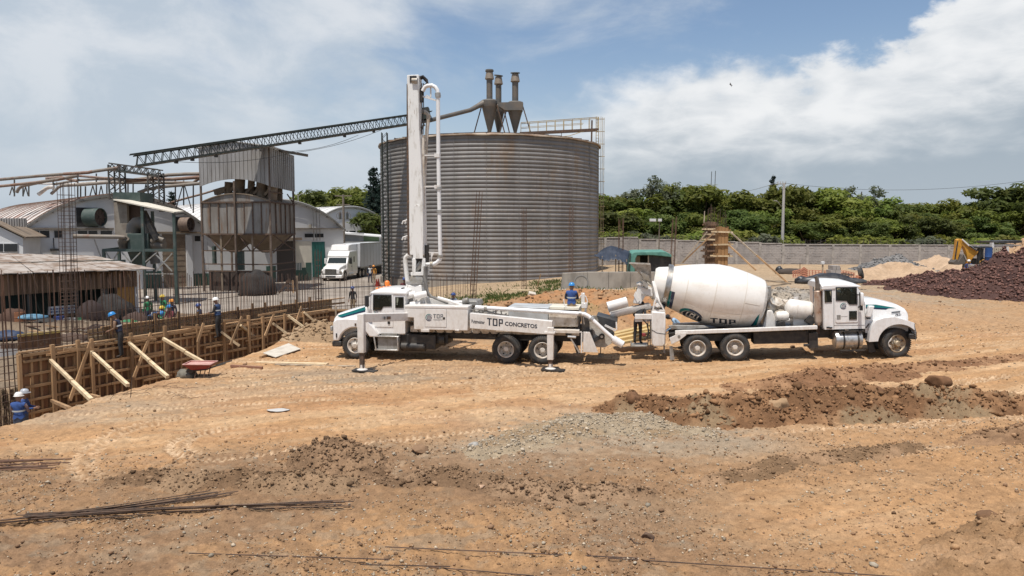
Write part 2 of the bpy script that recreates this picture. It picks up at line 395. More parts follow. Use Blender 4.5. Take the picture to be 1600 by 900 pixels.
galv=mat('galvanised',(.38,.37,.35),.5,.4,col2=(.30,.26,.2),nscale=3)
yellowish=mat('ladder_ochre',(.42,.34,.19),.7,col2=(.28,.21,.12),nscale=2)
mesh_or=mat('orange_mesh',(.62,.27,.17),.8)
bag_m=mat('scrap_bag',(.026,.021,.018),.85,col2=(.013,.011,.010),nscale=3,bump=1.0,bscale=7)
fabric_w=mat('white_cloth',(.62,.60,.56),.8)
signw=mat('sign_white',(.62,.63,.62),.6)
signb=mat('sign_blue',(.05,.09,.22),.6)
def glass_mat(name,tint,opac):
 m=bpy.data.materials.new(name);m.use_nodes=True;nt=m.node_tree;nt.nodes.clear();N=nt.nodes.new;L=nt.links.new
 o=N('ShaderNodeOutputMaterial');t=N('ShaderNodeBsdfTransparent');t.inputs[0].default_value=(*tint,1)
 g=N('ShaderNodeBsdfGlossy');g.inputs['Roughness'].default_value=.03;g.inputs[0].default_value=(.9,.95,.95,1)
 f=N('ShaderNodeFresnel');f.inputs[0].default_value=1.5
 a=N('ShaderNodeMath');a.operation='MULTIPLY_ADD';L(f.outputs[0],a.inputs[0]);a.inputs[1].default_value=1.0;a.inputs[2].default_value=opac
 mx=N('ShaderNodeMixShader');L(a.outputs[0],mx.inputs[0]);L(t.outputs[0],mx.inputs[1]);L(g.outputs[0],mx.inputs[2]);L(mx.outputs[0],o.inputs[0]);return m
glass=glass_mat('cab_glass',(.72,.78,.75),.02)
def silo_mat():
 m=bpy.data.materials.new('silo_steel');m.use_nodes=True;nt=m.node_tree;N=nt.nodes.new;L=nt.links.new;b=nt.nodes['Principled BSDF']
 tc=N('ShaderNodeTexCoord');geo=N('ShaderNodeNewGeometry')
 def nz(vec,st,sc,dt=8,rg=.6):
  mp=N('ShaderNodeMapping');L(vec,mp.inputs[0]);mp.inputs['Scale'].default_value=st
  n=N('ShaderNodeTexNoise');L(mp.outputs[0],n.inputs['Vector']);n.inputs['Scale'].default_value=sc;n.inputs['Detail'].default_value=dt;n.inputs['Roughness'].default_value=rg;return n.outputs[0]
 def mr(x,lo,hi,a=0,c=1):
  r=N('ShaderNodeMapRange');r.interpolation_type='SMOOTHSTEP';L(x,r.inputs[0]);r.inputs[1].default_value=lo;r.inputs[2].default_value=hi;r.inputs[3].default_value=a;r.inputs[4].default_value=c;return r.outputs[0]
 def mix(f,a,c):
  n=N('ShaderNodeMix');n.data_type='RGBA'
  for s,x in((n.inputs[0],f),(n.inputs[6],a),(n.inputs[7],c)):
   if isinstance(x,(int,float)):s.default_value=x
   elif isinstance(x,tuple):s.default_value=(*x,1)
   else:L(x,s)
  return n.outputs[2]
 P=geo.outputs['Position']
 c=mix(mr(nz(P,(1,1,.12),.8),.35,.7),(.225,.212,.20),(.16,.148,.138))
 c=mix(mr(nz(P,(1,1,.05),1.6,8,.7),.55,.75),c,(.105,.078,.062))
 c=mix(mr(nz(P,(1,1,.25),.5,8,.7),.53,.72),c,(.20,.148,.108));c=mix(mr(nz(P,(1,1,3.0),1.3,8,.7),.56,.68),c,(.30,.26,.22))
 oi=N('ShaderNodeObjectInfo');h=N('ShaderNodeHueSaturation');L(c,h.inputs['Color']);L(mr(oi.outputs['Random'],0,1,.86,1.12),h.inputs['Value'])
 L(h.outputs[0],b.inputs['Base Color']);b.inputs['Metallic'].default_value=.0;b.inputs['Roughness'].default_value=.55;b.inputs['Specular IOR Level'].default_value=.35
 return m
silo_m=silo_mat()
def leaf_mat(name,c1,c2,c3):
 m=bpy.data.materials.new(name);m.use_nodes=True;nt=m.node_tree;N=nt.nodes.new;L=nt.links.new;nt.nodes.clear()
 o=N('ShaderNodeOutputMaterial');b=N('ShaderNodeBsdfPrincipled');b.inputs['Roughness'].default_value=.6;b.inputs['Specular IOR Level'].default_value=.25
 at=N('ShaderNodeAttribute');at.attribute_name='tint'
 oi=N('ShaderNodeObjectInfo')
 cr=N('ShaderNodeValToRGB');e=cr.color_ramp.elements;e[0].color=(*c1,1);e[1].color=(*c3,1);e.new(.5).color=(*c2,1)
 L(at.outputs['Fac'],cr.inputs[0])
 h=N('ShaderNodeHueSaturation');L(cr.outputs[0],h.inputs['Color'])
 r=N('ShaderNodeMapRange');L(oi.outputs['Random'],r.inputs[0]);r.inputs[3].default_value=.72;r.inputs[4].default_value=1.3;L(r.outputs[0],h.inputs['Value'])
 r2=N('ShaderNodeMapRange');L(oi.outputs['Random'],r2.inputs[0]);r2.inputs[3].default_value=.475;r2.inputs[4].default_value=.515;L(r2.outputs[0],h.inputs['Hue'])
 L(h.outputs[0],b.inputs['Base Color'])
 t=N('ShaderNodeBsdfTranslucent');L(h.outputs[0],t.inputs[0])
 mx=N('ShaderNodeMixShader');mx.inputs[0].default_value=.5;L(b.outputs[0],mx.inputs[1]);L(t.outputs[0],mx.inputs[2]);L(mx.outputs[0],o.inputs[0]);return m
leaf_a=leaf_mat('foliage_green',(.085,.115,.020),(.15,.185,.034),(.24,.25,.06))
leaf_y=leaf_mat('foliage_yellow',(.10,.13,.022),(.18,.205,.036),(.28,.28,.07))
leaf_b=leaf_mat('foliage_dark',(.058,.084,.020),(.10,.132,.03),(.165,.185,.05))
leaf_c=leaf_mat('foliage_grey',(.095,.115,.065),(.14,.16,.095),(.20,.215,.14))
leaf_d=leaf_mat('conifer_needles',(.014,.028,.022),(.024,.042,.034),(.042,.062,.048))
grass_m=leaf_mat('grass_blades',(.045,.075,.015),(.075,.115,.025),(.17,.155,.06))
bark=mat('bark',(.11,.085,.065),.95,col2=(.07,.055,.04),nscale=4)
# ground
FA=(-16.6,24.8);FB=(-9.7,38.5)
def wall_x(y):return FA[0]+(y-FA[1])*(FB[0]-FA[0])/(FB[1]-FA[1])
def edge_x(y):return np.interp(y,[12,18.7,21.5,26.6,31.8,35,38,40,41],[-15.5,-13.0,-12.3,-10.9,-10.2,-9.4,-8.0,-7.2,-7])
def blob(x,y,px,py,rx,ry):
 c=G(px,py);return np.exp(-((x-c.x)/(rx*c.y/F))**2-((y-c.y)/(ry*c.y**2/(F*CAM_H)))**2)
def base_h(x,y):
 e=edge_x(y)-x;w=wall_x(y)-x
 z=-1.75*sstep(e,-0.15,1.6)
 z=np.where(w>.55,-.45,z)
 z=z*(1-sstep(y,38.7,39.6))+(-.35*sstep(-x,4,12)*sstep(y,38.7,44))-.22*sstep(-x,5,9)*sstep(y,46,52)
 amp=np.interp(x,[-4,-1.5,1,3,9,14,18,24,45],[0,.9,1.35,1.5,1.5,1.45,1.15,.75,.55])
 far=np.interp(x,[-6,0,6,12,45],[0,.35,.8,1.0,.9])
 ramp=sstep(y,31.8,37.5)*amp*(1-sstep(y,43,48))+sstep(y,43,48)*(far*.85+(np.interp(x,[6,12,18],[0,.45,.1]))*(1-sstep(y,50,66)))
 z=z+ramp+.15*sstep(y,90,200)+np.interp(x,[7,14,20,30],[0,.36,.5,.55])*sstep(y,20,25)*(1-.6*sstep(y,31,36))
 z=z+.10*np.exp(-((x+9.6)/1.6)**2-((y-34.5)/2.6)**2)*4
 return z
def _tracks():
 T=[];rnd=random.Random(4)
 def circ(px,py,rad,a0,a1,k=1.0):c=G(px,py);T.append((c.x,c.y,rad,R(a0),R(a1),k));T.append((c.x,c.y,rad-.33,R(a0),R(a1),k*.8))
 circ(375,688,1.5,95,265,1.3);circ(375,688,3.4,110,250,.9);circ(885,592,2.2,40,200);circ(820,640,6.0,60,150,.7);circ(960,600,4.5,100,220,.8)
 for k in range(22):
  px,py=rnd.uniform(250,1750),rnd.uniform(540,690);c=G(px,py);rad=rnd.uniform(25,90);s=1 if rnd.random()<.7 else-1;a=R(90*s+rnd.uniform(-10,10)+12);h=rnd.uniform(3,9)/rad
  for o_ in(0,1.9):T.append((c.x-math.cos(a)*rad,c.y-math.sin(a)*rad+o_,rad,a-h,a+h,rnd.uniform(.5,1.1)))
 return T
TRACKS=_tracks()
def track(x,y,t,k):
 cx,cy,rad,a0,a1,s=t;d=np.hypot(x-cx,y-cy)-rad;a=np.arctan2(y-cy,x-cx);am=(a0+a1)/2;da=np.abs((a-am+np.pi)%(2*np.pi)-np.pi);m=s*(1-sstep(da,(a1-a0)/2*.6,(a1-a0)/2));w=np.exp(-(d/.13)**4);q=(a*rad/.16+np.sign(d)*.25)%1.0
 cl=np.where(q<.5,1.0,0.0);return(-.045*w+.035*w*cl+.03*np.exp(-((np.abs(d)-.20)/.06)**2))*m,w*m*cl,w*m*(1-cl)
def rough(x,y):
 r=sstep(17.5+.18*x-y+3*(fbm(x*.35,y*.5,3,5)-.5),-1.2,1.5)
 r=np.maximum(r,.8*sstep(y,31.5,33))
 r=r*(1-.75*np.exp(-((x-6.0)/3.0)**2-((y-12.6)/1.7)**2)*sstep(x,2,5))
 return np.clip(r,0,1)
def height(x,y):
 x=np.asarray(x,float);y=np.asarray(y,float)
 z=base_h(x,y);r=rough(x,y);near=1-sstep(y,45,60)
 z=z+(fbm(x*.22,y*.25,3,11)-.5)*.34*(1-sstep(y,20,25))
 z=z+near*r*((fbm(x*1.6,y*1.6,4,21)-.5)*.15+(np.abs(fbm(x*6,y*6,5,31,.6)-.5))*.22)
 st=fbm((x+.35*y)*.4,(y-.35*x)*3.0,5,41,.6)-.5
 z=z+near*(1-r)*(st*.06+(fbm(x*5,y*6,5,51,.6)-.5)*.11)
 if x.size>2000:
  for k_,t_ in enumerate(TRACKS):z=z+track(x,y,t_,k_)[0]*(1-.6*r)
 return z
def hz(x,y):return float(height(np.array([x]),np.array([y]))[0])
def on_ground(px,py):
 p=G(px,py)
 for _ in range(6):p=G(px,py,hz(p.x,p.y))
 return p
C_TAN=np.array((.375,.218,.107));C_PALE=np.array((.44,.287,.160));C_BROWN=np.array((.235,.143,.080));C_DARK=np.array((.12,.07,.04))
C_GREY=np.array((.28,.216,.150));C_RED=np.array((.28,.13,.062));C_GRASS=np.array((.085,.105,.03));C_ROAD=np.array((.34,.255,.165))
def ground_col(x,y):
 r=rough(x,y)[:,None];n1=fbm(x*.5,y*.9,5,61)[:,None];n2=fbm(x*2.5,y*3.5,5,71)[:,None];n3=fbm((x+.35*y)*.3,(y-.35*x)*1.7,6,81,.6)[:,None]
 c=C_TAN+(C_PALE-C_TAN)*sstep(n3,.38,.66)
 c=c+(C_RED-c)*(.28*sstep(n1,.52,.75))
 rc=C_BROWN+(C_TAN*.88-C_BROWN)*sstep(n1*.6+n2*.4,.42,.62)
 rc=rc+(C_GREY*.85-rc)*(.55*sstep(n2,.52,.7))
 right=sstep(x,1.5,6)[:,None]
 rc=rc+(C_TAN*1.0-rc)*right*.70
 c=c+(rc-c)*r
 def zone(px,py,rx,ry,col,k,lo=.38,hi=.6):
  nonlocal c
  m=(blob(x,y,px,py,rx,ry)[:,None]*1.5).clip(0,1)*k*(.35+.65*sstep(n2*.5+n1*.5,lo,hi));c=c+(col-c)*m
 zone(980,672,200,34,C_GREY*1.08,.95);zone(1090,690,130,22,C_GREY,.85);zone(780,705,130,22,C_GREY*1.05,.7)
 zone(560,588,150,14,C_GREY*.95,.8);zone(690,582,160,12,C_GREY*.95,.7);zone(400,603,140,16,C_GREY*.95,.4)
 zone(150,640,160,22,C_GREY*1.0,.65);zone(1000,800,120,30,C_GREY*.85,.5);zone(800,570,260,12,C_BROWN,.5)
 zone(1390,485,90,22,C_ROAD*.9,.9);zone(1250,470,70,22,np.array((.27,.245,.215)),.8)
 zone(300,760,190,30,C_BROWN*.85,.55);zone(800,770,330,32,C_BROWN*.9,.5);zone(1240,735,200,12,C_BROWN,.45);zone(100,790,120,24,C_BROWN,.5)
 back=(sstep(y,44,52))[:,None]
 c=c+(C_ROAD*(.85+.3*n1)-c)*back*.8
 gr=(np.exp(-((x+1.0)/4.5)**2-((y-47)/6.5)**2)+.9*np.exp(-((x-.8)/3.2)**2-((y-36.5)/1.3)**2)+np.exp(-((x+8)/2.2)**2-((y-46)/4)**2))[:,None]*sstep(n1,.35,.55)
 c=c+(C_GRASS-c)*gr.clip(0,1)*.9
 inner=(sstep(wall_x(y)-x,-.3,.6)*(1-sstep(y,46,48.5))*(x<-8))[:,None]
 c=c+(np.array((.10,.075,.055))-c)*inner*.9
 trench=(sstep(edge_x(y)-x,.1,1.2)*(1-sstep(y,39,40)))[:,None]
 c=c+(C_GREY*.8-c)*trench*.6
 c=c+(C_GRASS*.9-c)*sstep(y,95,105)[:,None]
 tr_=np.zeros_like(x);
 dk_=np.zeros_like(x)
 for k_,t_ in enumerate(TRACKS):a_,b_,e_=track(x,y,t_,k_);tr_=np.maximum(tr_,b_);dk_=np.maximum(dk_,e_)
 c=c+(np.array((.53,.375,.235))-c)*(tr_*.8)[:,None].clip(0,1);c=c+(np.array((.25,.15,.08))-c)*(dk_*.6)[:,None].clip(0,1)
 st=fbm((x+.35*y)*.7,(y-.35*x)*4.5,5,43,.6)[:,None]
 c=c*(1+(1-r)*(st-.5)*.34)
 return c*(.74+.52*fbm(x*8,y*8,4,91)[:,None])
def dirt_material(name,fine_scale=34.0,bump=1.0,contrast=.42):
 m=bpy.data.materials.new(name);m.use_nodes=True;nt=m.node_tree;N=nt.nodes.new;L=nt.links.new;b=nt.nodes['Principled BSDF']
 b.inputs['Roughness'].default_value=.95;b.inputs['Specular IOR Level'].default_value=.15
 at=N('ShaderNodeAttribute');at.attribute_name='Col';geo=N('ShaderNodeNewGeometry')
 def nz(sc,dt=8,rg=.65):
  n=N('ShaderNodeTexNoise');L(geo.outputs['Position'],n.inputs['Vector']);n.inputs['Scale'].default_value=sc;n.inputs['Detail'].default_value=dt;n.inputs['Roughness'].default_value=rg;return n.outputs[0]
 a,c=nz(fine_scale,10,.75),nz(6.0,12,.78)
 mx=N('ShaderNodeMath');mx.operation='MULTIPLY_ADD';L(a,mx.inputs[0]);mx.inputs[1].default_value=.6
 m2=N('ShaderNodeMath');m2.operation='MULTIPLY';L(c,m2.inputs[0]);m2.inputs[1].default_value=.4;L(m2.outputs[0],mx.inputs[2])
 r=N('ShaderNodeMapRange');L(mx.outputs[0],r.inputs[0]);r.inputs[1].default_value=.34;r.inputs[2].default_value=.66;r.inputs[3].default_value=1-contrast;r.inputs[4].default_value=1+contrast
 h=N('ShaderNodeHueSaturation');L(at.outputs['Color'],h.inputs['Color']);L(r.outputs[0],h.inputs['Value']);L(h.outputs[0],b.inputs['Base Color'])
 bp=N('ShaderNodeBump');bp.inputs['Strength'].default_value=bump;bp.inputs['Distance'].default_value=.03;L(mx.outputs[0],bp.inputs['Height']);L(bp.outputs[0],b.inputs['Normal'])
 return m
dirt_m=dirt_material('dirt')
def np_mesh(name,co,quads,cols=None,mats=(),tris=False,smooth=False,mi=None):
 me=bpy.data.meshes.new(name);k=3 if tris else 4
 me.vertices.add(len(co));me.vertices.foreach_set('co',np.ascontiguousarray(co,np.float32).ravel())
 me.loops.add(len(quads)*k);me.loops.foreach_set('vertex_index',np.ascontiguousarray(quads,np.int32).ravel())
 me.polygons.add(len(quads));me.polygons.foreach_set('loop_start',np.arange(0,len(quads)*k,k,dtype=np.int32));me.polygons.foreach_set('loop_total',np.full(len(quads),k,np.int32))
 if smooth:me.polygons.foreach_set('use_smooth',np.ones(len(quads),bool))
 for m in mats:me.materials.append(m)
 if mi is not None:me.polygons.foreach_set('material_index',np.ascontiguousarray(mi,np.int32))
 if cols is not None:
  a=me.color_attributes.new('Col','FLOAT_COLOR','POINT');a.data.foreach_set('color',np.concatenate([cols,np.ones((len(cols),1))],1).astype(np.float32).ravel())
 me.update(calc_edges=True);me.validate();return me
def link(name,me,label=None,cat=None,group=None,kind=None,parent=None):
 o=bpy.data.objects.new(name,me);COL.objects.link(o);WM[o]=Matrix.Identity(4)
 if parent is not None:o.parent=parent;WM[o]=WM[parent]
 return tag(o,label,cat,group,kind)
def grid_quads(nr,nc):
 i=np.arange(nr-1)[:,None]*nc+np.arange(nc-1)[None,:];i=i.ravel();return np.stack([i,i+1,i+nc+1,i+nc],1)
def build_ground():
 ys=np.concatenate([np.geomspace(5.5,46,620),np.geomspace(46,130,130)[1:],np.geomspace(130,2500,24)[1:]])
 us=np.linspace(-1,1,820);Y=np.repeat(ys[:,None],len(us),1);X=us[None,:]*(Y*.86+5)
 x,y=X.ravel(),Y.ravel();z=height(x,y)
 z=np.where(y>130,base_h(x,y),z)
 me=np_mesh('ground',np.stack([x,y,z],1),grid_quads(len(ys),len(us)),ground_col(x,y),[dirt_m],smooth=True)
 link('ground',me,kind='structure')
build_ground()
def ico(sub):
 bm=bmesh.new();bmesh.ops.create_icosphere(bm,subdivisions=sub,radius=1.0);v=np.array([p.co[:]for p in bm.verts]);f=np.array([[q.index for q in p.verts]for p in bm.faces]);bm.free();return v,f
ICO1,ICO2,ICO3=ico(1),ico(2),ico(3)
rng=np.random.default_rng(5)
def rock_shape(ic,seed,rough_=.35,flat=.75):
 r=np.random.default_rng(seed);v=ic[0].copy();d=np.zeros(len(v))
 for _ in range(9):
  n=r.normal(size=3);n/=np.linalg.norm(n);k=r.uniform(.45,.85);p=v@n;cut=np.clip(p-k,0,None);v=v-cut[:,None]*n[None]*1.0
 v=v*(1+r.normal(size=(len(v),1))*rough_*.18)*r.uniform(.7,1.2,3)[None]*np.array([1,1,flat]);return v
ROCKS=[rock_shape(ICO1,s,.6)for s in range(8)]
def scatter_mesh(pos,size,cols,protos=ROCKS,faces=ICO1[1],sink=.25):
 n=len(pos);k=rng.integers(0,len(protos),n);nv=len(protos[0]);P=np.stack(protos)[k]
 a=rng.uniform(0,6.283,n);ca,sa=np.cos(a),np.sin(a)
 v=P*size[:,None,None];x=v[...,0]*ca[:,None]-v[...,1]*sa[:,None];yv=v[...,0]*sa[:,None]+v[...,1]*ca[:,None]
 out=np.stack([x+pos[:,0:1],yv+pos[:,1:2],v[...,2]+pos[:,2:3]+(size*(.5-sink))[:,None]],2).reshape(-1,3)
 f=(faces[None]+(np.arange(n)*nv)[:,None,None]).reshape(-1,3);return out,f,np.repeat(cols,nv,0)
stone_m=dirt_material('stone',60.0,.5,.22)
def octa(seed):
 r=np.random.default_rng(seed);v=np.array([(1,0,0),(-1,0,0),(0,1,0),(0,-1,0),(0,0,1),(0,0,-1.0)]);v=v*r.uniform(.6,1.2,(6,1))+r.normal(size=(6,3))*.18;return v*np.array([1,1,.75])
OCT=[octa(s)for s in range(10)];OCTF=np.array([(0,2,4),(2,1,4),(1,3,4),(3,0,4),(2,0,5),(1,2,5),(3,1,5),(0,3,5)])
def build_stones():
 n=15000;y=7.5*(42/7.5)**rng.uniform(0,1,n);x=rng.uniform(-1,1,n)*(y*.8+2)
 clus=fbm(x*.8,y*.8,4,101);r=rough(x,y);grey=blob(x,y,980,672,190,34)+blob(x,y,780,705,130,22)+.6*blob(x,y,560,590,170,18)
 keep=rng.uniform(0,1,n)<np.clip(.05+r*.9*sstep(clus,.42,.62)+grey*.9,0,1);keep&=(edge_x(y)<x-.1)
 x,y,grey=x[keep],y[keep],grey[keep];n=len(x);s=np.exp(rng.normal(-3.75,.48,n));s=np.minimum(s,.13)*(.75+.02*y)
 c=np.where((rng.uniform(0,1,n)<.3+grey)[:,None],np.array((.32,.275,.21)),np.array((.22,.135,.08)))*rng.uniform(.6,1.35,(n,1))
 co,f,cc=scatter_mesh(np.stack([x,y,height(x,y)],1),s,c)
 link('stones',np_mesh('stones',co,f,cc,[stone_m],tris=True),'loose stones strewn over the bare earth','stones',kind='stuff')
build_stones()
def build_grit():
 n=90000;y=7.5*(34/7.5)**rng.uniform(0,1,n);x=rng.uniform(-1,1,n)*(y*.78+1.5);r=rough(x,y);cl=fbm(x*1.3,y*1.3,4,111)
 keep=rng.uniform(0,1,n)<np.clip(.10+r*sstep(cl,.36,.6)+.12*sstep(cl,.5,.6),0,1);keep&=edge_x(y)<x-.05;x,y=x[keep],y[keep];n=len(x)
 s=np.exp(rng.normal(-4.35,.42,n))*(.8+.028*y);c=np.where((rng.uniform(0,1,n)<.35)[:,None],np.array((.38,.31,.225)),np.array((.27,.165,.092)))*rng.uniform(.55,1.4,(n,1))
 co,f,cc=scatter_mesh(np.stack([x,y,height(x,y)],1),s,c,OCT,OCTF);link('grit',np_mesh('grit',co,f,cc,[stone_m],tris=True),'fine grit and crumbs of soil over the foreground','grit',kind='stuff')
build_grit()
def heap(name,label,cat,pts,c1,c2,res=.09,rockn=0,rocks=(.04,.12),clod=.12,z0=None,power=.85,col3=None,noise=1.0,mats=None,rock_col=None,relief=.10):
 P=[]
 for px,py,h,w in pts:
  p=on_ground(px,py)if z0 is None else G(px,py,z0);P.append((p.x,p.y,h,w))
 P=np.array(P);wm=P[:,3].max();xs=np.arange(P[:,0].min()-wm,P[:,0].max()+wm,res);ys=np.arange(P[:,1].min()-wm,P[:,1].max()+wm,res)
 X,Y=np.meshgrid(xs,ys);x,y=X.ravel(),Y.ravel()
 def Hf(x,y):
  H=np.zeros_like(x)
  wx=x+(fbm(x*.9,y*.9,3,7)-.5)*1.1*wm*.5;wy=y+(fbm(x*.9,y*.9,3,8)-.5)*1.1*wm*.5
  for a,b in zip(P[:-1],P[1:])if len(P)>1 else[(P[0],P[0])]:
   dx,dy=b[0]-a[0],b[1]-a[1];L2=dx*dx+dy*dy+1e-9
   t=np.clip(((wx-a[0])*dx+(wy-a[1])*dy)/L2,0,1);d=np.hypot(wx-a[0]-t*dx,wy-a[1]-t*dy)
   h=a[2]+(b[2]-a[2])*t;w=a[3]+(b[3]-a[3])*t;H=np.maximum(H,h*np.clip(1-d/w,0,1)**power)
  m=np.clip(H/.12,0,1)
  H=H*(1+noise*(fbm(x*1.3,y*1.3,4,13)-.5)*.9)+m*noise*((fbm(x*3.5,y*3.5,4,14)-.5)*clod+np.abs(fbm(x*8,y*8,3,15)-.5)*clod*.8)
  return H
 H=Hf(x,y);g=height(x,y)if y.min()<60 else base_h(x,y)
 z=g+H-.045;q=grid_quads(len(ys),len(xs));keep=(H[q].max(1)>.03);q=q[keep]
 used=np.unique(q);mp=np.zeros(len(x),int);mp[used]=np.arange(len(used));q=mp[q];co=np.stack([x,y,z],1)[used]
 nn=fbm(x*1.1,y*1.4,4,16)[used][:,None];n2=fbm(x*6,y*6,3,17)[used][:,None]
 col=np.array(c1)+(np.array(c2)-np.array(c1))*sstep(nn,.38,.62)
 if col3 is not None:col=col+(np.array(col3)-col)*sstep(fbm(x*.6+5,y*.8,3,18)[used][:,None],.55,.68)
 col=col*(.8+.4*n2)
 o=link(name,np_mesh(name,co,q,col,mats or[dirt_m],smooth=True),label,cat,kind='stuff')
 if rockn:
  k=rng.choice(len(x),rockn*3,p=np.clip(H,0,.3)**.7/(np.clip(H,0,.3)**.7).sum());rx=x[k]+rng.uniform(-res,res,len(k));ry=y[k]+rng.uniform(-res,res,len(k));HH=Hf(rx,ry);ok=HH>.03
  rx,ry,HH=rx[ok][:rockn],ry[ok][:rockn],HH[ok][:rockn];gz=(height(rx,ry)if y.min()<60 else base_h(rx,ry))+HH-.045
  s=np.minimum(np.exp(rng.normal(math.log(rocks[0]),.55,len(rx))),rocks[1])
  bc=np.array(rock_col)if rock_col is not None else np.array(c1)[None]+(np.array(c2)-np.array(c1))[None]*rng.uniform(0,1,(len(rx),1))
  rc=bc*rng.uniform(.6,1.4,(len(rx),1));rc=np.broadcast_to(rc,(len(rx),3));bg=s>rocks[1]*.5;ps=np.stack([rx,ry,gz],1)
  if cat=='gravel pile':bg[:]=False
  cv,f,cc=scatter_mesh(ps[bg],s[bg],rc[bg]);v2,f2,c2_=scatter_mesh(ps[~bg],s[~bg],rc[~bg],OCT,OCTF);f=np.concatenate([f,f2+len(cv)]);cv=np.concatenate([cv,v2]);cc=np.concatenate([cc,c2_])
  link('rubble' if cat!='gravel pile' else 'gravel',np_mesh('rubble',cv,f,cc,[stone_m],tris=True),None,None,kind='stuff',parent=o)
 return o
BR1,BR2,BR3=(.155,.082,.041),(.25,.138,.070),(.33,.28,.21)
heap('dirt_berm','long low berm of brown earth and stones in front of the mixer truck','dirt berm',
[(965,640,.15,.9),(1010,640,.40,1.1),(1060,645,.34,1.3),(1120,648,.50,1.5),(1180,645,.54,1.5),(1240,644,.58,1.6),(1310,642,.58,1.5),(1380,638,.55,1.4),(1450,636,.54,1.4),(1520,634,.48,1.3),(1575,632,.30,1.0),(1640,636,.2,1)],BR1,BR2,.055,3600,(.032,.24),.36,col3=(.225,.155,.09))
heap('gravel_apron','grey gravel windrow running from the small pile towards the berm','gravel',[(740,708,.1,.5),(800,694,.16,.8),(880,680,.19,1.1),(950,664,.2,1.4),(1020,662,.16,1.5),(1090,672,.07,1.2)],(.30,.235,.158),(.265,.185,.11),.06,3400,(.018,.09),.10,rock_col=(.35,.29,.215))
heap('dirt_pile','small conical pile of crumbly brown earth in the foreground','dirt pile',[(480,720,.42,.6),(512,724,.70,.85),(548,728,.42,.9),(585,732,.15,.7)],(.15,.092,.053),(.25,.158,.092),.035,900,(.022,.11),.26)
heap('dirt_windrow','crumbled brown clods in a low row left of the small pile','dirt windrow',[(190,752,.12,.5),(250,748,.22,.6),(300,757,.14,.6),(380,752,.24,.7),(450,752,.26,.7),(520,757,.16,.7)],(.16,.098,.055),(.26,.17,.10),.04,1200,(.02,.09),.2)
heap('dirt_windrow','rough ridge of brown clods crossing the middle foreground','dirt windrow',[(620,752,.12,.5),(700,745,.16,.6),(780,765,.18,.6),(860,772,.2,.6),(940,768,.16,.5),(1010,772,.12,.5)],(.17,.105,.06),(.27,.175,.105),.04,1300,(.02,.08),.18)
heap('dirt_windrow','thin line of clods winding across the right foreground','dirt windrow',[(1100,752,.07,.4),(1190,740,.13,.4),(1240,722,.16,.5),(1330,708,.13,.6),(1430,700,.10,.5)],(.18,.112,.062),(.30,.19,.11),.045,800,(.02,.06),.14)
heap('dirt_windrow','low reddish spoil ridge just in front of the mixer wheels','dirt windrow',[(1150,606,.1,.7),(1210,600,.14,.9),(1260,593,.26,1.0),(1310,589,.28,1.1),(1370,584,.22,1.1),(1430,577,.12,.9),(1520,566,.10,.8),(1600,559,.10,.8)],(.19,.10,.052),(.29,.165,.088),.07,1100,(.028,.10),.2)
heap('dirt_bank','cracked earth bank in the bottom right corner','dirt bank',[(1490,895,.12,.9),(1560,880,.26,1.1),(1620,850,.32,1.0),(1680,830,.34,1.0)],(.26,.155,.080),(.34,.21,.115),.03,500,(.02,.09),.22)
heap('dirt_bank','ridge of brown earth entering at the right edge below the berm','dirt bank',[(1500,688,.06,.5),(1560,684,.2,.7),(1620,680,.26,.8)],(.18,.105,.058),(.28,.17,.095),.06,250,(.03,.10),.12)
heap('rubble_heap','heap of excavated earth and rubble beside the trench corner and pump truck bonnet','rubble heap',[(455,533,.25,.9),(490,530,.5,1.2),(520,528,.65,1.2),(560,528,.5,1.2)],(.28,.19,.112),(.35,.25,.155),.09,500,(.05,.16),.12)
heap('dirt_mound','orange earth mound behind the pump operator','dirt mound',[(760,492,.2,1.2),(800,478,.25,1.5),(860,470,.36,1.8),(930,470,.38,1.8),(1000,472,.36,1.8),(1060,482,.3,1.6)],(.34,.175,.082),(.29,.175,.095),.12,500,(.05,.2),.2)
heap('rubble_heap','grey broken rubble heap behind the mixer drum and water tank','rubble heap',[(1200,476,.2,1.2),(1235,470,.3,1.6),(1275,468,.28,1.6),(1310,476,.15,1.1)],(.25,.225,.195),(.32,.27,.21),.1,1300,(.035,.14),.22)
GZ=.9
heap('gravel_pile','big pile of dark purple red crushed stone at the right','gravel pile',[(1372,449,.12,1.5),(1412,454,.5,2.2),(1452,461,1.1,3.2),(1500,466,1.3,3.6),(1548,468,1.65,4.2),(1600,464,2.75,5.4),(1680,462,3.4,6)],(.055,.031,.027),(.08,.045,.038),.14,15000,(.062,.13),.06,z0=.7,power=1.0,noise=.45,rock_col=(.150,.080,.064))
heap('sand_pile','pale tan sand pile behind the purple gravel','sand pile',[(1350,436,.5,2),(1385,432,1.3,3),(1420,432,1.35,3.1),(1455,438,.5,2)],(.43,.305,.20),(.38,.265,.17),.2,0,clod=.04,z0=1.0,power=1.0,noise=.4)
heap('sand_pile','second lower sand pile in front of the backhoe bucket','sand pile',[(1440,424,.8,3),(1465,422,1.6,3.4),(1490,426,1.0,2.6)],(.44,.315,.21),(.39,.275,.18),.25,0,clod=.04,z0=.9,power=1.0,noise=.4)
heap('gravel_pile','dark grey gravel pile behind the pale sand','gravel pile',[(1375,424,.5,3),(1400,421,1.6,3.6),(1425,424,.8,3)],(.15,.145,.14),(.19,.18,.17),.2,900,(.08,.15),.05,z0=.9,power=1.0,noise=.3,rock_col=(.17,.165,.16))
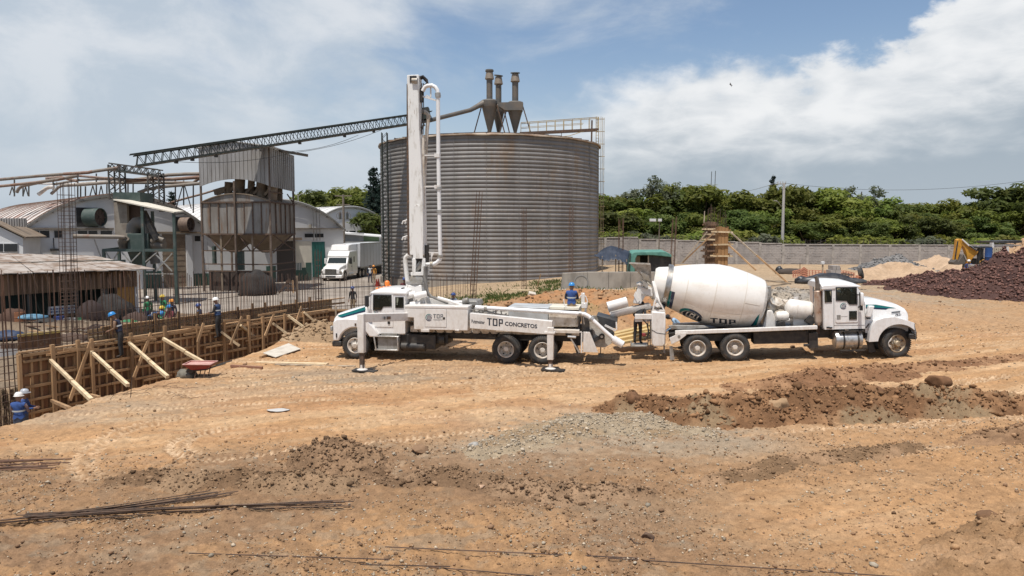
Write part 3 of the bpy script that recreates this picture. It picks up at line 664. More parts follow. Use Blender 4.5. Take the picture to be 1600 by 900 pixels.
heap('dirt_pile','orange earth pile at the right edge behind the purple gravel','dirt pile',[(1570,418,1.4,4),(1620,415,3.3,5),(1680,415,3.6,5)],(.40,.26,.15),(.34,.22,.13),.25,200,(.1,.3),.2,z0=.9)
def boulder(px,py,size,label,col,seed,flat=.75):
 p=on_ground(px,py);p.z+=(.36 if 'crest' in label else.2)if 'berm' in label and 'foot' not in label else 0;v=rock_shape(ICO3,seed,.12,flat)*size
 n=fbm(v[:,0]*5/size+3,v[:,1]*5/size+v[:,2]*4/size,4,seed);v=v*(1+.28*(n[:,None]-.5))
 v[:,2]+=p.z+size*.35;v[:,0]+=p.x;v[:,1]+=p.y
 c=np.array(col)[None]*(.7+.6*n[:,None])
 link('boulder',np_mesh('boulder',v,ICO3[1],c,[stone_m],tris=True),label,'boulder','boulders lying on the site')
BD=(.17,.09,.048)
boulder(1464,622,.34,'largest boulder, reddish brown, sitting on the crest of the berm',BD,1,.7)
boulder(1548,815,.24,'flat dark boulder alone on bare earth in the right foreground',(.16,.09,.05),2,.5)
boulder(990,640,.30,'reddish boulder at the left end of the berm',BD,3)
boulder(1210,653,.34,'tan slab of rock on the face of the berm',(.32,.21,.12),4)
boulder(1365,638,.36,'brown boulder low on the berm beside a pale stone',BD,5)
boulder(1388,634,.26,'pale cream stone on the face of the berm',(.46,.40,.31),6)
boulder(1298,634,.28,'dark boulder in the middle of the berm',(.14,.08,.05),7)
boulder(1432,646,.22,'dark clod fallen at the foot of the berm',(.15,.085,.05),8)
boulder(656,708,.17,'brown boulder between the small pile and the gravel windrow',(.24,.15,.09),9)
boulder(740,702,.15,'grey stone at the tip of the gravel windrow',(.33,.31,.28),10)
boulder(578,730,.17,'whitish stone at the foot of the small dirt pile',(.55,.51,.45),11)
boulder(752,764,.11,'pinkish flat stone on the middle foreground ridge',(.45,.30,.20),12,.5)
boulder(1012,840,.10,'dark round clod beside the bent wire',(.13,.085,.06),13)
boulder(1165,642,.22,'small dark boulder on the left part of the berm',(.16,.09,.055),14)
# vehicle helpers
class TF:
 """frame of a vehicle: +x along its length as seen (to the right), +y away from the viewer, origin on the ground below its near side"""
 def __init__(s,loc,rotz,tilt=0.0):
  s.M=Matrix.Translation(Vector(loc))@Euler((0,-tilt,rotz)).to_matrix().to_4x4();s.Mi=s.M.inverted();s.loc,s.rot=loc,(0,-tilt,rotz)
 def root(s,name,label,cat):
  o=thing(name,label,cat,s.loc);o.rotation_euler=s.rot;WM[o]=s.M.copy();return o
 def at(s,px,py,y=0.0):
  o=s.Mi@Vector((0,0,CAM_H));d=s.Mi.to_3x3()@ray(px,py);t=(y-o.y)/d.y;return o+d*t
 def xz(s,pts,y=0.0):return[(p.x,p.z)for p in(s.at(a,b,y)for a,b in pts)]
 def x(s,px,y=0.0,py=500):return s.at(px,py,y).x
 def z(s,py,px,y=0.0):return s.at(px,py,y).z
 def w(s,p):return s.M@Vector(p)
SPLIT={'rear_frame','control_stand','fender','bracket','axle','drum_roller','pipe_bracket','pipe_arm','coupling','marker_lamp','side_marker','swing_ram','rear_bracket','battery_box','air_tank','subframe','hinge','hopper_brace','guard_and_opening_shade','support_frame','mud_flap','frame_box','rung','control_box','drive_motor','valve_block','pipe_hook','lamp_frame','flap_arm','tank_strap','hydraulic_ram','wheel_housing','underbody','pad','headlight','seat','feed_elbow','inner_pipe','weld_seam','step','panel_gap'}
def P(parent,name,mb,mats,**k):
 k.setdefault('world',False)
 if name in SPLIT and len(mb.k)>1:
  r=[ob(name,q,mats,parent,**k)for q in shapes(mb)];return r[0]
 return ob(name,mb,mats,parent,**k)
def tyre_mb(r,w,rr):
 m=MB();pr=[(rr,-.015),(rr+.015,.0),(rr+(r-rr)*.45,.028),(r-.06,.016),(r-.015,-.022),(r,-.05)]
 for k in(.32,.5,.68):pr+=[(r,-w*k+.012),(r-.016,-w*k+.008),(r-.016,-w*k-.008),(r,-w*k-.012)]
 pr+=[(r,-w+.05),(r-.015,-w+.02),(r-.06,-w-.016),(rr+.01,-w),(rr,-w+.01)]
 m.lathe(pr,(0,0,0),(0,-1,0),44,closed=True)
 n=46
 for k in range(n):
  a=2*math.pi*k/n;c,s_=math.cos(a),math.sin(a)
  m.box((c*(r-.012),.030,s_*(r-.012)),(.034,.05,.034),Euler((0,-a,0)))
 return m
def rim_mb(rr,dish,front=False):
 m=MB()
 pr=[(rr+.012,-.03),(rr+.012,.008),(rr-.012,.012),(rr-.03,-.02),(rr-.045,-dish*.75),(rr*.72,-dish),(rr*.50,-dish+.01),(rr*.44,-dish+.03)]
 hub=rr*.34
 pr+=[(hub,-dish+.035),(hub,-dish*.35 if not front else.05),(hub*.8,-dish*.2 if not front else.07),(0,-dish*.2 if not front else.075)]
 m.lathe(pr,(0,0,0),(0,-1,0),36,caps=False)
 for k in range(10):
  a=2*math.pi*k/10;p=Vector((math.cos(a)*rr*.55,dish-.015,math.sin(a)*rr*.55));m.cyl(p,p+Vector((0,-.05,0)),.016,n=6,mi=1)
 for k in range(5):
  a=2*math.pi*(k+.3)/5;p=Vector((math.cos(a)*rr*.74,dish*.93,math.sin(a)*rr*.74));m.cyl(p,p+Vector((0,-.022,0)),rr*.105,n=12,mi=2)
 return m
def wheel(parent,x,y,z,r,w,rim_mats,front=False,flip=False,steer=0.0,shared={}):
 key=(round(r,3),round(w,3),front,rim_mats[0].name)
 if key not in shared:
  rr=r*.56;shared[key]=(mesh_of('tyre',tyre_mb(r,w,rr),rubber,smooth=50),mesh_of('rim',rim_mb(rr,.20 if not front else.05,front),rim_mats,smooth=40))
 t,rm=shared[key]
 a=inst('wheel',t,parent,(x,y,z),(0,random.uniform(0,6)*0,(math.pi if flip else 0)+steer));inst('rim',rm,a);return a
def on_quad(bl,br,tr,tl,off):
 bl,br,tr,tl=map(Vector,(bl,br,tr,tl));n=(br-bl).cross(tl-bl).normalized()*off
 return lambda u,v,k=0.0:(bl*(1-u)+br*u)*(1-v)+(tl*(1-u)+tr*u)*v+n*(1+k)
def text_mesh(body,bold=0.0,space=1.0):
 c=bpy.data.curves.new('lettering','FONT');c.body=body;c.resolution_u=2;c.offset=bold;c.space_character=space
 o=bpy.data.objects.new('lettering',c);COL.objects.link(o);dg=bpy.context.evaluated_depsgraph_get();me=bpy.data.meshes.new_from_object(o.evaluated_get(dg))
 v=[p.co.copy()for p in me.vertices];f=[tuple(p.vertices)for p in me.polygons]
 bpy.data.objects.remove(o);bpy.data.curves.remove(c);bpy.data.meshes.remove(me)
 x0,x1=min(p.x for p in v),max(p.x for p in v);y0,y1=min(p.y for p in v),max(p.y for p in v)
 return[((p.x-x0)/(x1-x0),(p.y-y0)/(y1-y0))for p in v],f
def lettering(parent,body,mp,m,bold=.015,space=1.0,name='lettering'):
 v,f=text_mesh(body,bold,space);mb=MB();mb.add([mp(a,b)for a,b in v],f);return P(parent,name,mb,m,fix=False)
def block_word(parent,mp,m,w=.17,name='lettering',strips=6):
 rects=[]
 def letter(x0,x1,parts):
  for a,b,c,d in parts:rects.append((x0+a*(x1-x0),x0+b*(x1-x0),c,d))
 sx=w*.55
 letter(0,.30,[(0,1,1-w,1),(.5-sx*1.5,.5+sx*1.5,0,1-w)])
 letter(.36,.66,[(0,1,1-w,1),(0,1,0,w),(0,sx*3,w,1-w),(1-sx*3,1,w,1-w)])
 letter(.74,1,[(0,1,1-w,1),(0,sx*3.2,0,1-w),(1-sx*3.2,1,.36,1-w),(sx*3.2,1-sx*3.2,.36,.36+w)])
 mb=MB()
 for a,b,c,d in rects:
  for i in range(strips):
   a0,a1=a+(b-a)*i/strips,a+(b-a)*(i+1)/strips
   mb.add([mp(a0,c),mp(a1,c),mp(a1,d),mp(a0,d)],[(0,1,2,3)])
 return P(parent,name,mb,m,fix=False)
def emblem(parent,mp,bg):
 def uv(r,a,cx=.5,cy=.5):return cx+r*math.cos(a)*.5,cy+r*math.sin(a)*.5
 mb=MB();n=30
 for i in range(n):
  a0,a1=R(20)+R(300)*i/n,R(20)+R(300)*(i+1)/n;th=.20*math.sin(math.pi*(i+.5)/n)**.6+.02
  mb.add([mp(*uv(1-th,a0)),mp(*uv(1,a0)),mp(*uv(1,a1)),mp(*uv(1-th,a1))],[(0,1,2,3)],0 if i<n*.62 and i>3 else 1)
 for i in range(n):
  a0,a1=2*math.pi*i/n,2*math.pi*(i+1)/n;mb.add([mp(.54,.47),mp(*uv(.70,a0,.54,.47)),mp(*uv(.70,a1,.54,.47))],[(0,1,2)],1)
 for s0 in(-.40,-.13,.14,.41):
  for i in range(6):
   t0,t1=-1+i/3,-1+(i+1)/3
   def q(t,e):
    y=t*.5*.70*.96;lim=math.sqrt(max(.0,.35**2-y*y));x=max(-lim,min(lim,s0*.62+e-.10*(1-t*t)));return mp(.54+x,.47+y*.8,.35)
   mb.add([q(t0,-.035),q(t0,.035),q(t1,.035),q(t1,-.035)],[(0,1,2,3)],2)
 return P(parent,'emblem',mb,[teal,navy,bg],fix=False)
def ring_sections(x_list,y0,y1,zb,fz,rnd=.12,fw=None):
 secs=[]
 for x in x_list:
  zt=fz(x);a,b=(y0,y1)if fw is None else fw(x);r=min(rnd,(zt-zb(x))*.45)
  s=[(x,a,zb(x)),(x,a,zt-r)]
  for k in range(1,5):
   t=k/4*math.pi/2;s.append((x,a+r*1.6*(1-math.cos(t)),zt-r+r*math.sin(t)))
  s.append((x,(a+b)/2,zt+.03))
  for k in range(4,0,-1):
   t=k/4*math.pi/2;s.append((x,b-r*1.6*(1-math.cos(t)),zt-r+r*math.sin(t)))
  s+=[(x,b,zt-r),(x,b,zb(x))];secs.append(s)
 return secs
def arc_pts(cx,cz,r,a0,a1,n):return[(cx+r*math.cos(R(a0+(a1-a0)*i/n)),cz+r*math.sin(R(a0+(a1-a0)*i/n)))for i in range(n+1)]
def shrink(poly,k):
 cx=sum(p[0]for p in poly)/len(poly);cz=sum(p[1]for p in poly)/len(poly);return[(cx+(x-cx)*k,cz+(z-cz)*k)for x,z in poly]
def window(parent,poly,y,name='window',frame=True):
 mb=MB();mb.plate(shrink(poly,1.06),[shrink(poly,.94)],y-.012,y+.03);f=P(parent,name,mb,blackp);g=MB();g.prism(shrink(poly,1.0),y+.005,y+.012);P(f,'pane',g,glass);return f
def cab_inside(parent,x0,x1,z0,zs,fwd):
 mb=MB();xs=x0+(x1-x0)*(.35 if fwd>0 else.65)
 for y in(.6,1.75):
  mb.box((xs,y,zs-.25),(.5,.5,.2));mb.box((xs-fwd*.25,y,zs+.1),(.14,.48,.75),(0,-fwd*.15,0));mb.box((xs-fwd*.32,y,zs+.55),(.1,.28,.18))
 P(parent,'seat',mb,blackp,bevel=.04)
 xd=x1-.25 if fwd>0 else x0+.25;d=MB();d.box((xd,1.2,zs-.05),(.45,2.0,.4));P(parent,'dashboard',d,blackp,bevel=.06)
 w=MB();c=Vector((xd-fwd*.34,.6 if fwd<0 else.6,zs+.22));pts=[c+Vector((fwd*.10*math.sin(t),.21*math.cos(t),.19*math.sin(t)))for t in[2*math.pi*i/14 for i in range(15)]]
 w.tube(pts,.018,6);w.bar(c,c+Vector((fwd*.2,0,-.2)),.04);P(parent,'steering_wheel',w,blackp,smooth=60)
# concrete pump truck
ptf=TF(((820-800)/F*27.1*1.0,27.1,0),R(-9.7))
pump=ptf.root('concrete_pump_truck','white concrete pump truck with its boom raised upright, resting on outrigger legs','pump truck')
X=ptf.xz
z0=lambda:0
wr=.53
fx=ptf.x(554.5,0,546);r1=ptf.x(790,0,548);r2=ptf.x(847,0,548)
rw=(rim_white,grey_steel,black)
wheel(pump,fx,.02,wr,wr,.30,rw,front=True);wheel(pump,fx,2.46,wr,wr,.30,rw,front=True,flip=True)
for xx in(r1,r2):
 for yy,fl in((.04,False),(.36,False),(2.44,True),(2.12,True)):wheel(pump,xx,yy,wr,wr,.29,rw,flip=fl)
mb=MB();xr=ptf.x(925,.8,520);xf=ptf.x(522,.8,520)
for y in(.78,1.62):mb.span((xf,y,.78),(xr,y+.1,1.08))
for x in np.linspace(xf+.4,xr-.2,7):mb.span((x,.86,.85),(x+.12,1.64,1.02))
P(pump,'chassis_frame',mb,black)
mb=MB()
for xx in(fx,r1,r2):mb.cyl((xx,.35,wr),(xx,2.15,wr),.09,n=10);mb.lathe([(.05,-.2),(.2,-.12),(.24,0),(.2,.12),(.05,.2)],(xx,1.25,wr),(1,0,0),14)
P(pump,'axle',mb,black,smooth=40)
mb=MB();x0=ptf.x(623,.3,535)
mb.span((x0,.25,.42),(ptf.x(681,.3),1.0,.98));mb.span((x0+.2,1.4,.45),(ptf.x(670,.3),2.2,.95));mb.span((ptf.x(681,.4),.4,.62),(ptf.x(700,.4),1.2,1.0))
mb.cyl((x0+.1,.32,.5),(ptf.x(665,.3),.32,.5),.17,n=14)
P(pump,'battery_box',mb,black,bevel=.03)
mb=MB();mb.cyl((ptf.x(688,.5),.5,.78),(ptf.x(696,.5),.5,.78),.24,n=18);mb.span((ptf.x(700,.55),.55,.9),(ptf.x(775,.55),.7,1.02))
P(pump,'air_tank',mb,black,smooth=40)
hb=X([(520.5,532),(520.5,494),(524,489.5),(572,478)],.3)
hxs=[hb[0][0],hb[0][0]+.05,hb[0][0]+.14,hb[0][0]+.5,hb[0][0]+.9,hb[3][0]+.03]
hz_=lambda x:float(np.interp(x,[hb[0][0],hb[0][0]+.05,hb[2][0]+.05,hb[3][0]],[hb[1][1]-.05,hb[1][1],hb[2][1],hb[3][1]]))
mb=MB();mb.loft(ring_sections(hxs,.3,2.2,lambda x:.85,hz_,.16,lambda x:(float(np.interp(x,[hxs[0],hxs[-1]],[.42,.26])),float(np.interp(x,[hxs[0],hxs[-1]],[2.08,2.24])))))
bon=P(pump,'bonnet',mb,cab_white,smooth=50)
for nm,y0_,pl,m_ in(('stripe',.262,[(525.5,493.4),(571.5,479),(571.5,484.2),(530,496)],teal),('stripe',.262,[(530,496),(571.5,484.2),(571.5,486.8),(533.5,496.8)],navy)):
 q=X(pl,.3);mb=MB();pts=[]
 fy=lambda x:float(np.interp(x,[hxs[0],hxs[-1]],[.42,.26]))
 mb.add([(x,fy(x)-.004,z)for x,z in q],[tuple(range(len(q)))]);P(bon,nm,mb,m_)
oc=X([(519.6,533),(520,503),(525,498.5),(540,497),(572,499),(582,509),(592,523),(588,527),(584.5,523)],.0)
ar=arc_pts(fx,wr+.03,.66,28,168,14)
mb=MB();mb.prism(oc[:-1]+ar,.0,.42);mb.prism(oc[:-1]+ar,2.08,2.5)
P(pump,'fender',mb,cab_white,bevel=.05)
mb=MB();b0=X([(519.3,533),(533,542)],0);mb.span((b0[0][0]-.03,.02,b0[1][1]),(b0[1][0],2.48,b0[0][1]));P(pump,'bumper',mb,black,bevel=.04)
mb=MB();mb.span((hxs[0]-.02,.62,.95),(hxs[0]+.02,1.88,hz_(hxs[0])-.12));g=P(pump,'grille',mb,chrome,bevel=.02)
mb=MB()
for k in range(12):mb.span((hxs[0]-.03,.68+k*.1,1.0),(hxs[0]-.018,.72+k*.1,hz_(hxs[0])-.17))
P(g,'grille_bar',mb,black)
for y in(.2,2.3):
 mb=MB();mb.box((hxs[0]+.02,y,1.15),(.08,.26,.2));P(pump,'headlight',mb,galv,bevel=.03)
mb=MB();q=X([(555.5,507)],0)[0];mb.box((q[0],-.01,q[1]),(.07,.03,.1));P(pump,'marker_lamp',mb,rusty,bevel=.01)
mb=MB();q=X([(526,524)],0)[0];mb.box((q[0],-.01,q[1]),(.05,.03,.16));P(pump,'hook_slot',mb,black)
cy0,cy1=.14,2.36
outer=X([(572.5,521.5),(572.5,480),(575.5,468),(579.5,458),(629,458.5),(633,460),(633,521)],cy0)
w1=X([(584.3,460.8),(611.3,461.4),(611.8,478.6),(599.2,479),(595.8,484.6),(584,484.2)],cy0);w2=X([(618.2,464.5),(630.5,464.5),(630.5,480.8),(618.2,480.8)],cy0)
w2f=shrink(w2,.9)
mb=MB();mb.plate(outer,[shrink(w1,1.03),w2],cy0,cy0+.05);mb.plate(outer,[shrink(w1,1.03),w2],cy1-.05,cy1)
bx=outer[-1][0];zt=outer[4][1];zb=outer[0][1]
mb.plate([(cy0+.05,zb),(cy0+.05,zt),(cy1-.05,zt),(cy1-.05,zb)],[[(.7,zb+.75),(.7,zt-.12),(1.8,zt-.12),(1.8,zb+.75)]],bx-.05,bx)
n0=len(mb.v);k8=16
mb.v[-k8:]=[(v[1],v[0],v[2])for v in mb.v[-k8:]]
fx0,fx1=outer[1][0],outer[3][0];zc=outer[1][1]
mb.span((fx0,cy0+.05,zb),(fx0+.05,cy1-.05,zc));mb.span((fx0,cy0+.05,zb),(bx,cy1-.05,zb+.06))
for y in(cy0+.08,1.25,cy1-.08):mb.bar((fx0+.02,y,zc),(fx1+.02,y,zt),.07,.07)
cabp=P(pump,'cab',mb,cab_white)
mb=MB();mb.hexa([(fx0+.012,cy0+.1,zc),(fx0+.012,cy1-.1,zc),(fx1+.012,cy1-.1,zt),(fx1+.012,cy0+.1,zt)],[(fx0+.02,cy0+.1,zc),(fx0+.02,cy1-.1,zc),(fx1+.02,cy1-.1,zt),(fx1+.02,cy0+.1,zt)]);P(cabp,'windscreen',mb,glass)
rp=X([(577.5,458.2),(579.5,455),(586,452.6),(600,451.4),(630,453),(634.5,455),(634.5,460)],cy0)
mb=MB();secs=[]
for y,k in((cy0-.03,.35),(cy0+.10,.8),(cy0+.35,1.05),(1.25,1.25),(cy1-.35,1.05),(cy1-.10,.8),(cy1+.03,.35)):
 zr=rp[0][1]-.01;secs.append([(x,y,zr+(z-zr)*k)for x,z in rp])
mb.loft(secs);P(cabp,'roof',mb,cab_white,smooth=45)
for y in(.5,.9,1.25,1.6,2.0):
 mb=MB();mb.lathe([(.06,0),(.06,.03),(.03,.06),(0,.065)],(fx1+.12,y,zt+.12),(0,0,1),10);P(cabp,'marker_lamp',mb,orange,smooth=50)
mb=MB();q=ptf.at(605,446,1.2);mb.lathe([(.10,-.06),(.10,.06),(.07,.12),(0,.14)],(q.x,1.2,zt+.28),(0,0,1),12);P(cabp,'beacon',mb,orange,smooth=50)
dr=X([(581.5,459.5),(614.5,460),(614.5,511),(583,510.5),(581.5,508)],cy0)
mb=MB();mb.plate(dr,[w1],cy0-.022,cy0-.002);dd=P(cabp,'door',mb,cab_white,bevel=.012)
mb=MB();q=X([(608,503)],cy0)[0];mb.box((q[0],cy0-.035,q[1]),(.09,.03,.14));P(dd,'handle',mb,blackp)
window(cabp,w1,cy0-.03);window(cabp,w2,cy0-.012)
cab_inside(cabp,fx0,bx,zb,zc+.1,-1)
mb=MB();q=X([(573.2,462),(573.2,479)],-.12);mb.span((q[0][0]-.05,-.22,q[1][1]),(q[0][0]+.06,-.04,q[0][1]));mb.bar((q[0][0],-.06,q[0][1]-.05),(fx1,cy0,zt-.1),.03);mb.bar((q[0][0],-.06,q[1][1]+.05),(fx0+.05,cy0,zc),.03);P(cabp,'mirror',mb,blackp,bevel=.02)
q=X([(588.5,487.5)],cy0)[0];c=(q[0],q[1]);emblem(dd,on_quad((c[0]-.09,cy0-.024,c[1]-.09),(c[0]+.09,cy0-.024,c[1]-.09),(c[0]+.09,cy0-.024,c[1]+.09),(c[0]-.09,cy0-.024,c[1]+.09),.003),cab_white)
s=X([(585,522.5),(623,522.5),(623,551),(585,551)],.02)
mb=MB();x0,x1=s[0][0],s[1][0]
mb.span((x0+.08,.12,.38),(x1-.02,.75,.86));stp=P(pump,'tool_box',mb,grey_steel,bevel=.03)
mb=MB();mb.span((x0-.06,.0,.88),(x1,.55,.93));mb.span((x0,.0,.36),(x1-.02,.4,.41));mb.bar((x0-.02,.02,.9),(x0+.06,.02,.38),.05);mb.bar((x1-.05,.02,.9),(x1-.03,.02,.38),.05);P(stp,'step',mb,alu,bevel=.01)
mb=MB();mb.span((x0+.25,.1,.93),(x1-.1,.7,1.02));P(stp,'step_plate',mb,grey_steel)
b=X([(632.5,477.3),(731,479.5),(731,516.3),(647,515),(647,496),(632.5,496)],-.02)
x0,x1=b[0][0],b[1][0];zt2,zb2=b[0][1],b[3][1]
mb=MB();mb.prism([(x0,zt2),(x1,zt2),(x1,zb2),(x0+.34,zb2),(x0+.34,zb2+.45),(x0,zb2+.45)],-.02,.62);box=P(pump,'locker',mb,white,bevel=.025)
mb=MB();mb.span((x0-.015,-.035,zt2-.09),(x1+.015,.63,zt2+.015));P(box,'lid',mb,white,bevel=.02)
d=X([(664.4,482.8),(697.4,483.4),(697.4,511.3),(664.4,510.6)],-.02);mb=MB();mb.prism(shrink(d,1.02),-.022,-.019);P(box,'door_gap',mb,ink_grey);mb=MB();mb.prism(d,-.032,-.018);dr2=P(box,'door',mb,white,bevel=.008)
q=X([(693.8,497.3)],-.02)[0];mb=MB();mb.box((q[0],-.036,q[1]),(.09,.012,.08));P(dr2,'latch',mb,black)
cq=lambda pts,y:[Vector((x,y,z))for x,z in X(pts,y)]
emblem(dr2,on_quad(*cq([(665.0,501.8),(675.6,502),(675.6,490.6),(665.0,490.4)],-.032),.004),white)
block_word(dr2,on_quad(*cq([(676.8,497.2),(692.2,497.5),(692.2,491),(676.8,490.8)],-.032),.004),ink_grey,.16)
lettering(dr2,'CONCRETOS',on_quad(*cq([(677.2,500.6),(691.4,500.9),(691.4,498.8),(677.2,498.5)],-.032),.004),ink_grey,.01)
mb=MB()
for a,bb in(((x0+.62,zb2-.08),(x0+.95,zb2+.02)),((x0+1.95,zb2-.02),(x0+2.1,zb2+.05))):mb.span((a[0],-.03,a[1]),(bb[0],.2,bb[1]))
P(box,'bracket',mb,white,bevel=.01)
mb=MB();mb.span((x0,1.88,zb2),(x1,2.5,zt2));P(pump,'locker',mb,white,bevel=.025)
mb=MB();mb.span((x0+.02,.64,zb2+.3),(x1-.05,1.86,zt2-.04));P(pump,'deck',mb,grey_steel)
sb=X([(641,517),(905,527)],.35);mb=MB();mb.span((sb[0][0],.35,1.06),(sb[1][0],.6,1.30));mb.span((sb[0][0],1.9,1.06),(sb[1][0],2.15,1.30));P(pump,'subframe',mb,dirty_white,bevel=.02)
mb=MB()
for k in range(9):mb.tube([(sb[0][0]+.3+k*.35,.3,1.15),(sb[0][0]+.45+k*.35,.24,1.02),(sb[0][0]+.7+k*.35,.3,1.1)],.018,5)
P(pump,'hose',mb,blackp,smooth=60)
def outrigger(leg_px,pad_px,top_py,bot_py,w,arm=None):
 g=G(*pad_px);yw=g.y
 L0=ptf.Mi@Q(leg_px,bot_py,yw);L1=ptf.Mi@Q(leg_px,top_py,yw);gx=ptf.Mi@g
 x,y=gx.x,gx.y;root=None
 mb=MB();mb.span((x-w/2,y-w/2,L0.z),(x+w/2,y+w/2,L1.z));root=P(pump,'outrigger_leg',mb,white,bevel=.02)
 mb=MB();mb.span((x-w*.33,y-w*.33,.14),(x+w*.33,y+w*.33,L0.z));P(root,'piston',mb,rusty,bevel=.02)
 mb=MB();mb.lathe([(.19,.06),(.19,.09),(.09,.13),(.085,.26),(0,.26)],(x,y,0),(0,0,1),18);P(root,'foot',mb,white,smooth=40)
 mb=MB();mb.box((x+.1,y,.045),(.82,.42,.05),(0,.05,0));mb.box((x-.05,y+.15,.03),(.7,.3,.05),(0,-.06,.5));P(root,'pad',mb,black)
 return root,x,y,L1.z
leg,lx,ly,lz=outrigger(564,(566,581),490,551,.235)
a=X([(564,488.5),(646,488),(646,500.5),(569,502.5)],.0)
mb=MB();e=ptf.at(646,488.5,.35);e2=ptf.at(646,500.5,.35)
mb.hexa([(lx-.1,ly-.13,lz),(e.x,e.y-.1,e.z),(e2.x,e2.y-.1,e2.z),(lx-.1,ly-.13,lz-.31)],[(lx-.1,ly+.13,lz),(e.x,e.y+.16,e.z),(e2.x,e2.y+.16,e2.z),(lx-.1,ly+.13,lz-.31)]);am=P(pump,'outrigger_arm',mb,white,bevel=.015)
mb=MB();qa=Vector((lx,ly-.134,lz-.17));qb=Vector((e.x,e.y-.104,(e.z+e2.z)/2));
for t0,t1,mm in((.43,.46,0),(.49,.56,1)):
 p0,p1=qa.lerp(qb,t0),qa.lerp(qb,t1);mb.add([p0+Vector((0,-.003,-.06)),p1+Vector((0,-.003,-.06)),p1+Vector((0,-.003,.05)),p0+Vector((0,-.003,.05))],[(0,1,2,3)],mm)
P(am,'decal',mb,[ink_grey,rusty],fix=False)
leg2,lx2,ly2,lz2=outrigger(858.8,(860,579.5),511,562,.225)
f=[ptf.at(734,513,-.05),ptf.at(734,489.2,-.05)]
tp=[Vector((lx2+.1,ly2-.12,0)),];wq=lambda px,py:ptf.Mi@Q(px,py,(ptf.M@Vector((lx2,ly2-.12,0))).y)
t_bl,t_tl,t_br,t_tr=f[0],f[1],wq(862.5,523.2),wq(862.5,502)
n=Vector((0,.28,0));mb=MB();mb.hexa([t_tl,t_tr,t_br,t_bl],[t_tl+n,t_tr+n,t_br+n,t_bl+n]);beam=P(pump,'outrigger_beam',mb,white,bevel=.012)
qm=on_quad(t_bl,t_br,t_tr,t_tl,.004)
sub=lambda u0,u1,v0,v1:(lambda u,v,k=0.0:qm(u0+(u1-u0)*u,v0+(v1-v0)*v,k))
uu=lambda px:(px-734)/(862.5-734)
block_word(beam,sub(uu(762.5),uu(787.8),.30,.80),ink,.16);lettering(beam,'CONCRETOS',sub(uu(791),uu(840.6),.37,.67),ink,.03);lettering(beam,'Putzmeister',sub(uu(737),uu(758.8),.36,.60),ink,.02)
mb=MB();mb.hexa([t_br+Vector((-.28,-.02,.1)),t_br+Vector((.1,-.02,.1)),t_br+Vector((.1,-.02,.03)),t_br+Vector((-.28,-.02,.03))],[t_br+Vector((-.28,.3,.1)),t_br+Vector((.1,.3,.1)),t_br+Vector((.1,.3,.03)),t_br+Vector((-.28,.3,.03))]);P(beam,'collar',mb,white,bevel=.01)
mb=MB();u=X([(752,513.5),(905,522)],.1);mb.span((u[0][0],.1,1.18),(u[1][0],.34,1.30));P(pump,'guide_rail',mb,dirty_white,bevel=.01)
pp=[ptf.at(*q,.25)for q in((743,480),(775,482),(840,486),(905,490),(913,490.8),(919,493.8),(927,501),(945,517.5),(961,531.5),(970,537))]
mb=MB();mb.tube(pp[:9],.078,14);pipe=P(pump,'delivery_pipe',mb,cab_white,smooth=50)
mb=MB()
for i,t in((0,.5),(3,.2),(5,.6),(7,.9)):
 a_,b_=pp[i],pp[i+1];c_=a_.lerp(b_,t);dd_=(b_-a_).normalized();mb.cyl(c_-dd_*.05,c_+dd_*.05,.105,n=14)
P(pipe,'coupling',mb,galv,smooth=40)
mb=MB();mb.cyl(pp[8]-(pp[9]-pp[8]).normalized()*.1,pp[9]+(pp[9]-pp[8]).normalized()*.08,.145,n=16);mb.cyl(pp[9]+(pp[9]-pp[8]).normalized()*.08,pp[9]+(pp[9]-pp[8]).normalized()*.1,.11,n=16,mi=1);P(pipe,'end_cap',mb,[cab_white,grey_steel],smooth=40)
mb=MB()
for px in(745,779,907):
 c_=ptf.at(px,481+(px-745)*.055,.25);mb.bar(c_+Vector((-.08,0,0)),c_+Vector((-.16,.05,-.42)),.04);mb.bar(c_+Vector((.08,0,0)),c_+Vector((.14,.05,-.4)),.04)
mb.bar(ptf.at(749,484,.3),ptf.at(800,496,.3),.05);mb.bar(ptf.at(760,491,.3),ptf.at(780,484,.3),.04)
P(pump,'pipe_bracket',mb,galv)
mb=MB();t=X([(794,478.5),(857,480.5),(857,505),(794,505)],.55);mb.prism(t,.55,1.9);P(pump,'water_tank',mb,mat('tank_grey',(.42,.44,.45),.5,col2=(.34,.34,.33),nscale=2),bevel=.03)
mb=MB();t=X([(857,488),(903,489),(903.5,511),(858,511)],.4);mb.prism(t,.4,2.1);P(pump,'pump_housing',mb,dirty_white,bevel=.05)
mb=MB();t=X([(851,479.3),(905,480.5),(905,484.5),(851,483.5)],.9);mb.prism(t,.9,2.2);P(pump,'walkway',mb,plaster_cream,bevel=.01)
mb=MB();t=X([(734,484),(795,492),(795,503),(734,500)],.7);mb.prism(t,.7,1.8);P(pump,'hydraulic_block',mb,concrete_steel)
mb=MB()
for k in range(26):
 a_=ptf.at(random.uniform(738,792),random.uniform(484,496),random.uniform(.4,.7));mb.tube([a_,a_+Vector((random.uniform(-.3,.3),.05,random.uniform(-.15,.15))),a_+Vector((random.uniform(-.5,.5),0,random.uniform(-.2,.1)))],.02,5)
P(pump,'hydraulic_hose',mb,grey_steel,smooth=60)
mb=MB();t=X([(903,489),(906.5,489),(906.5,519),(903,519)],.45);mb.prism(t,.45,.6);t=X([(909,494),(922,500),(924,519),(909,519)],.6);mb.prism(t,.6,2.0);P(pump,'support_frame',mb,black)
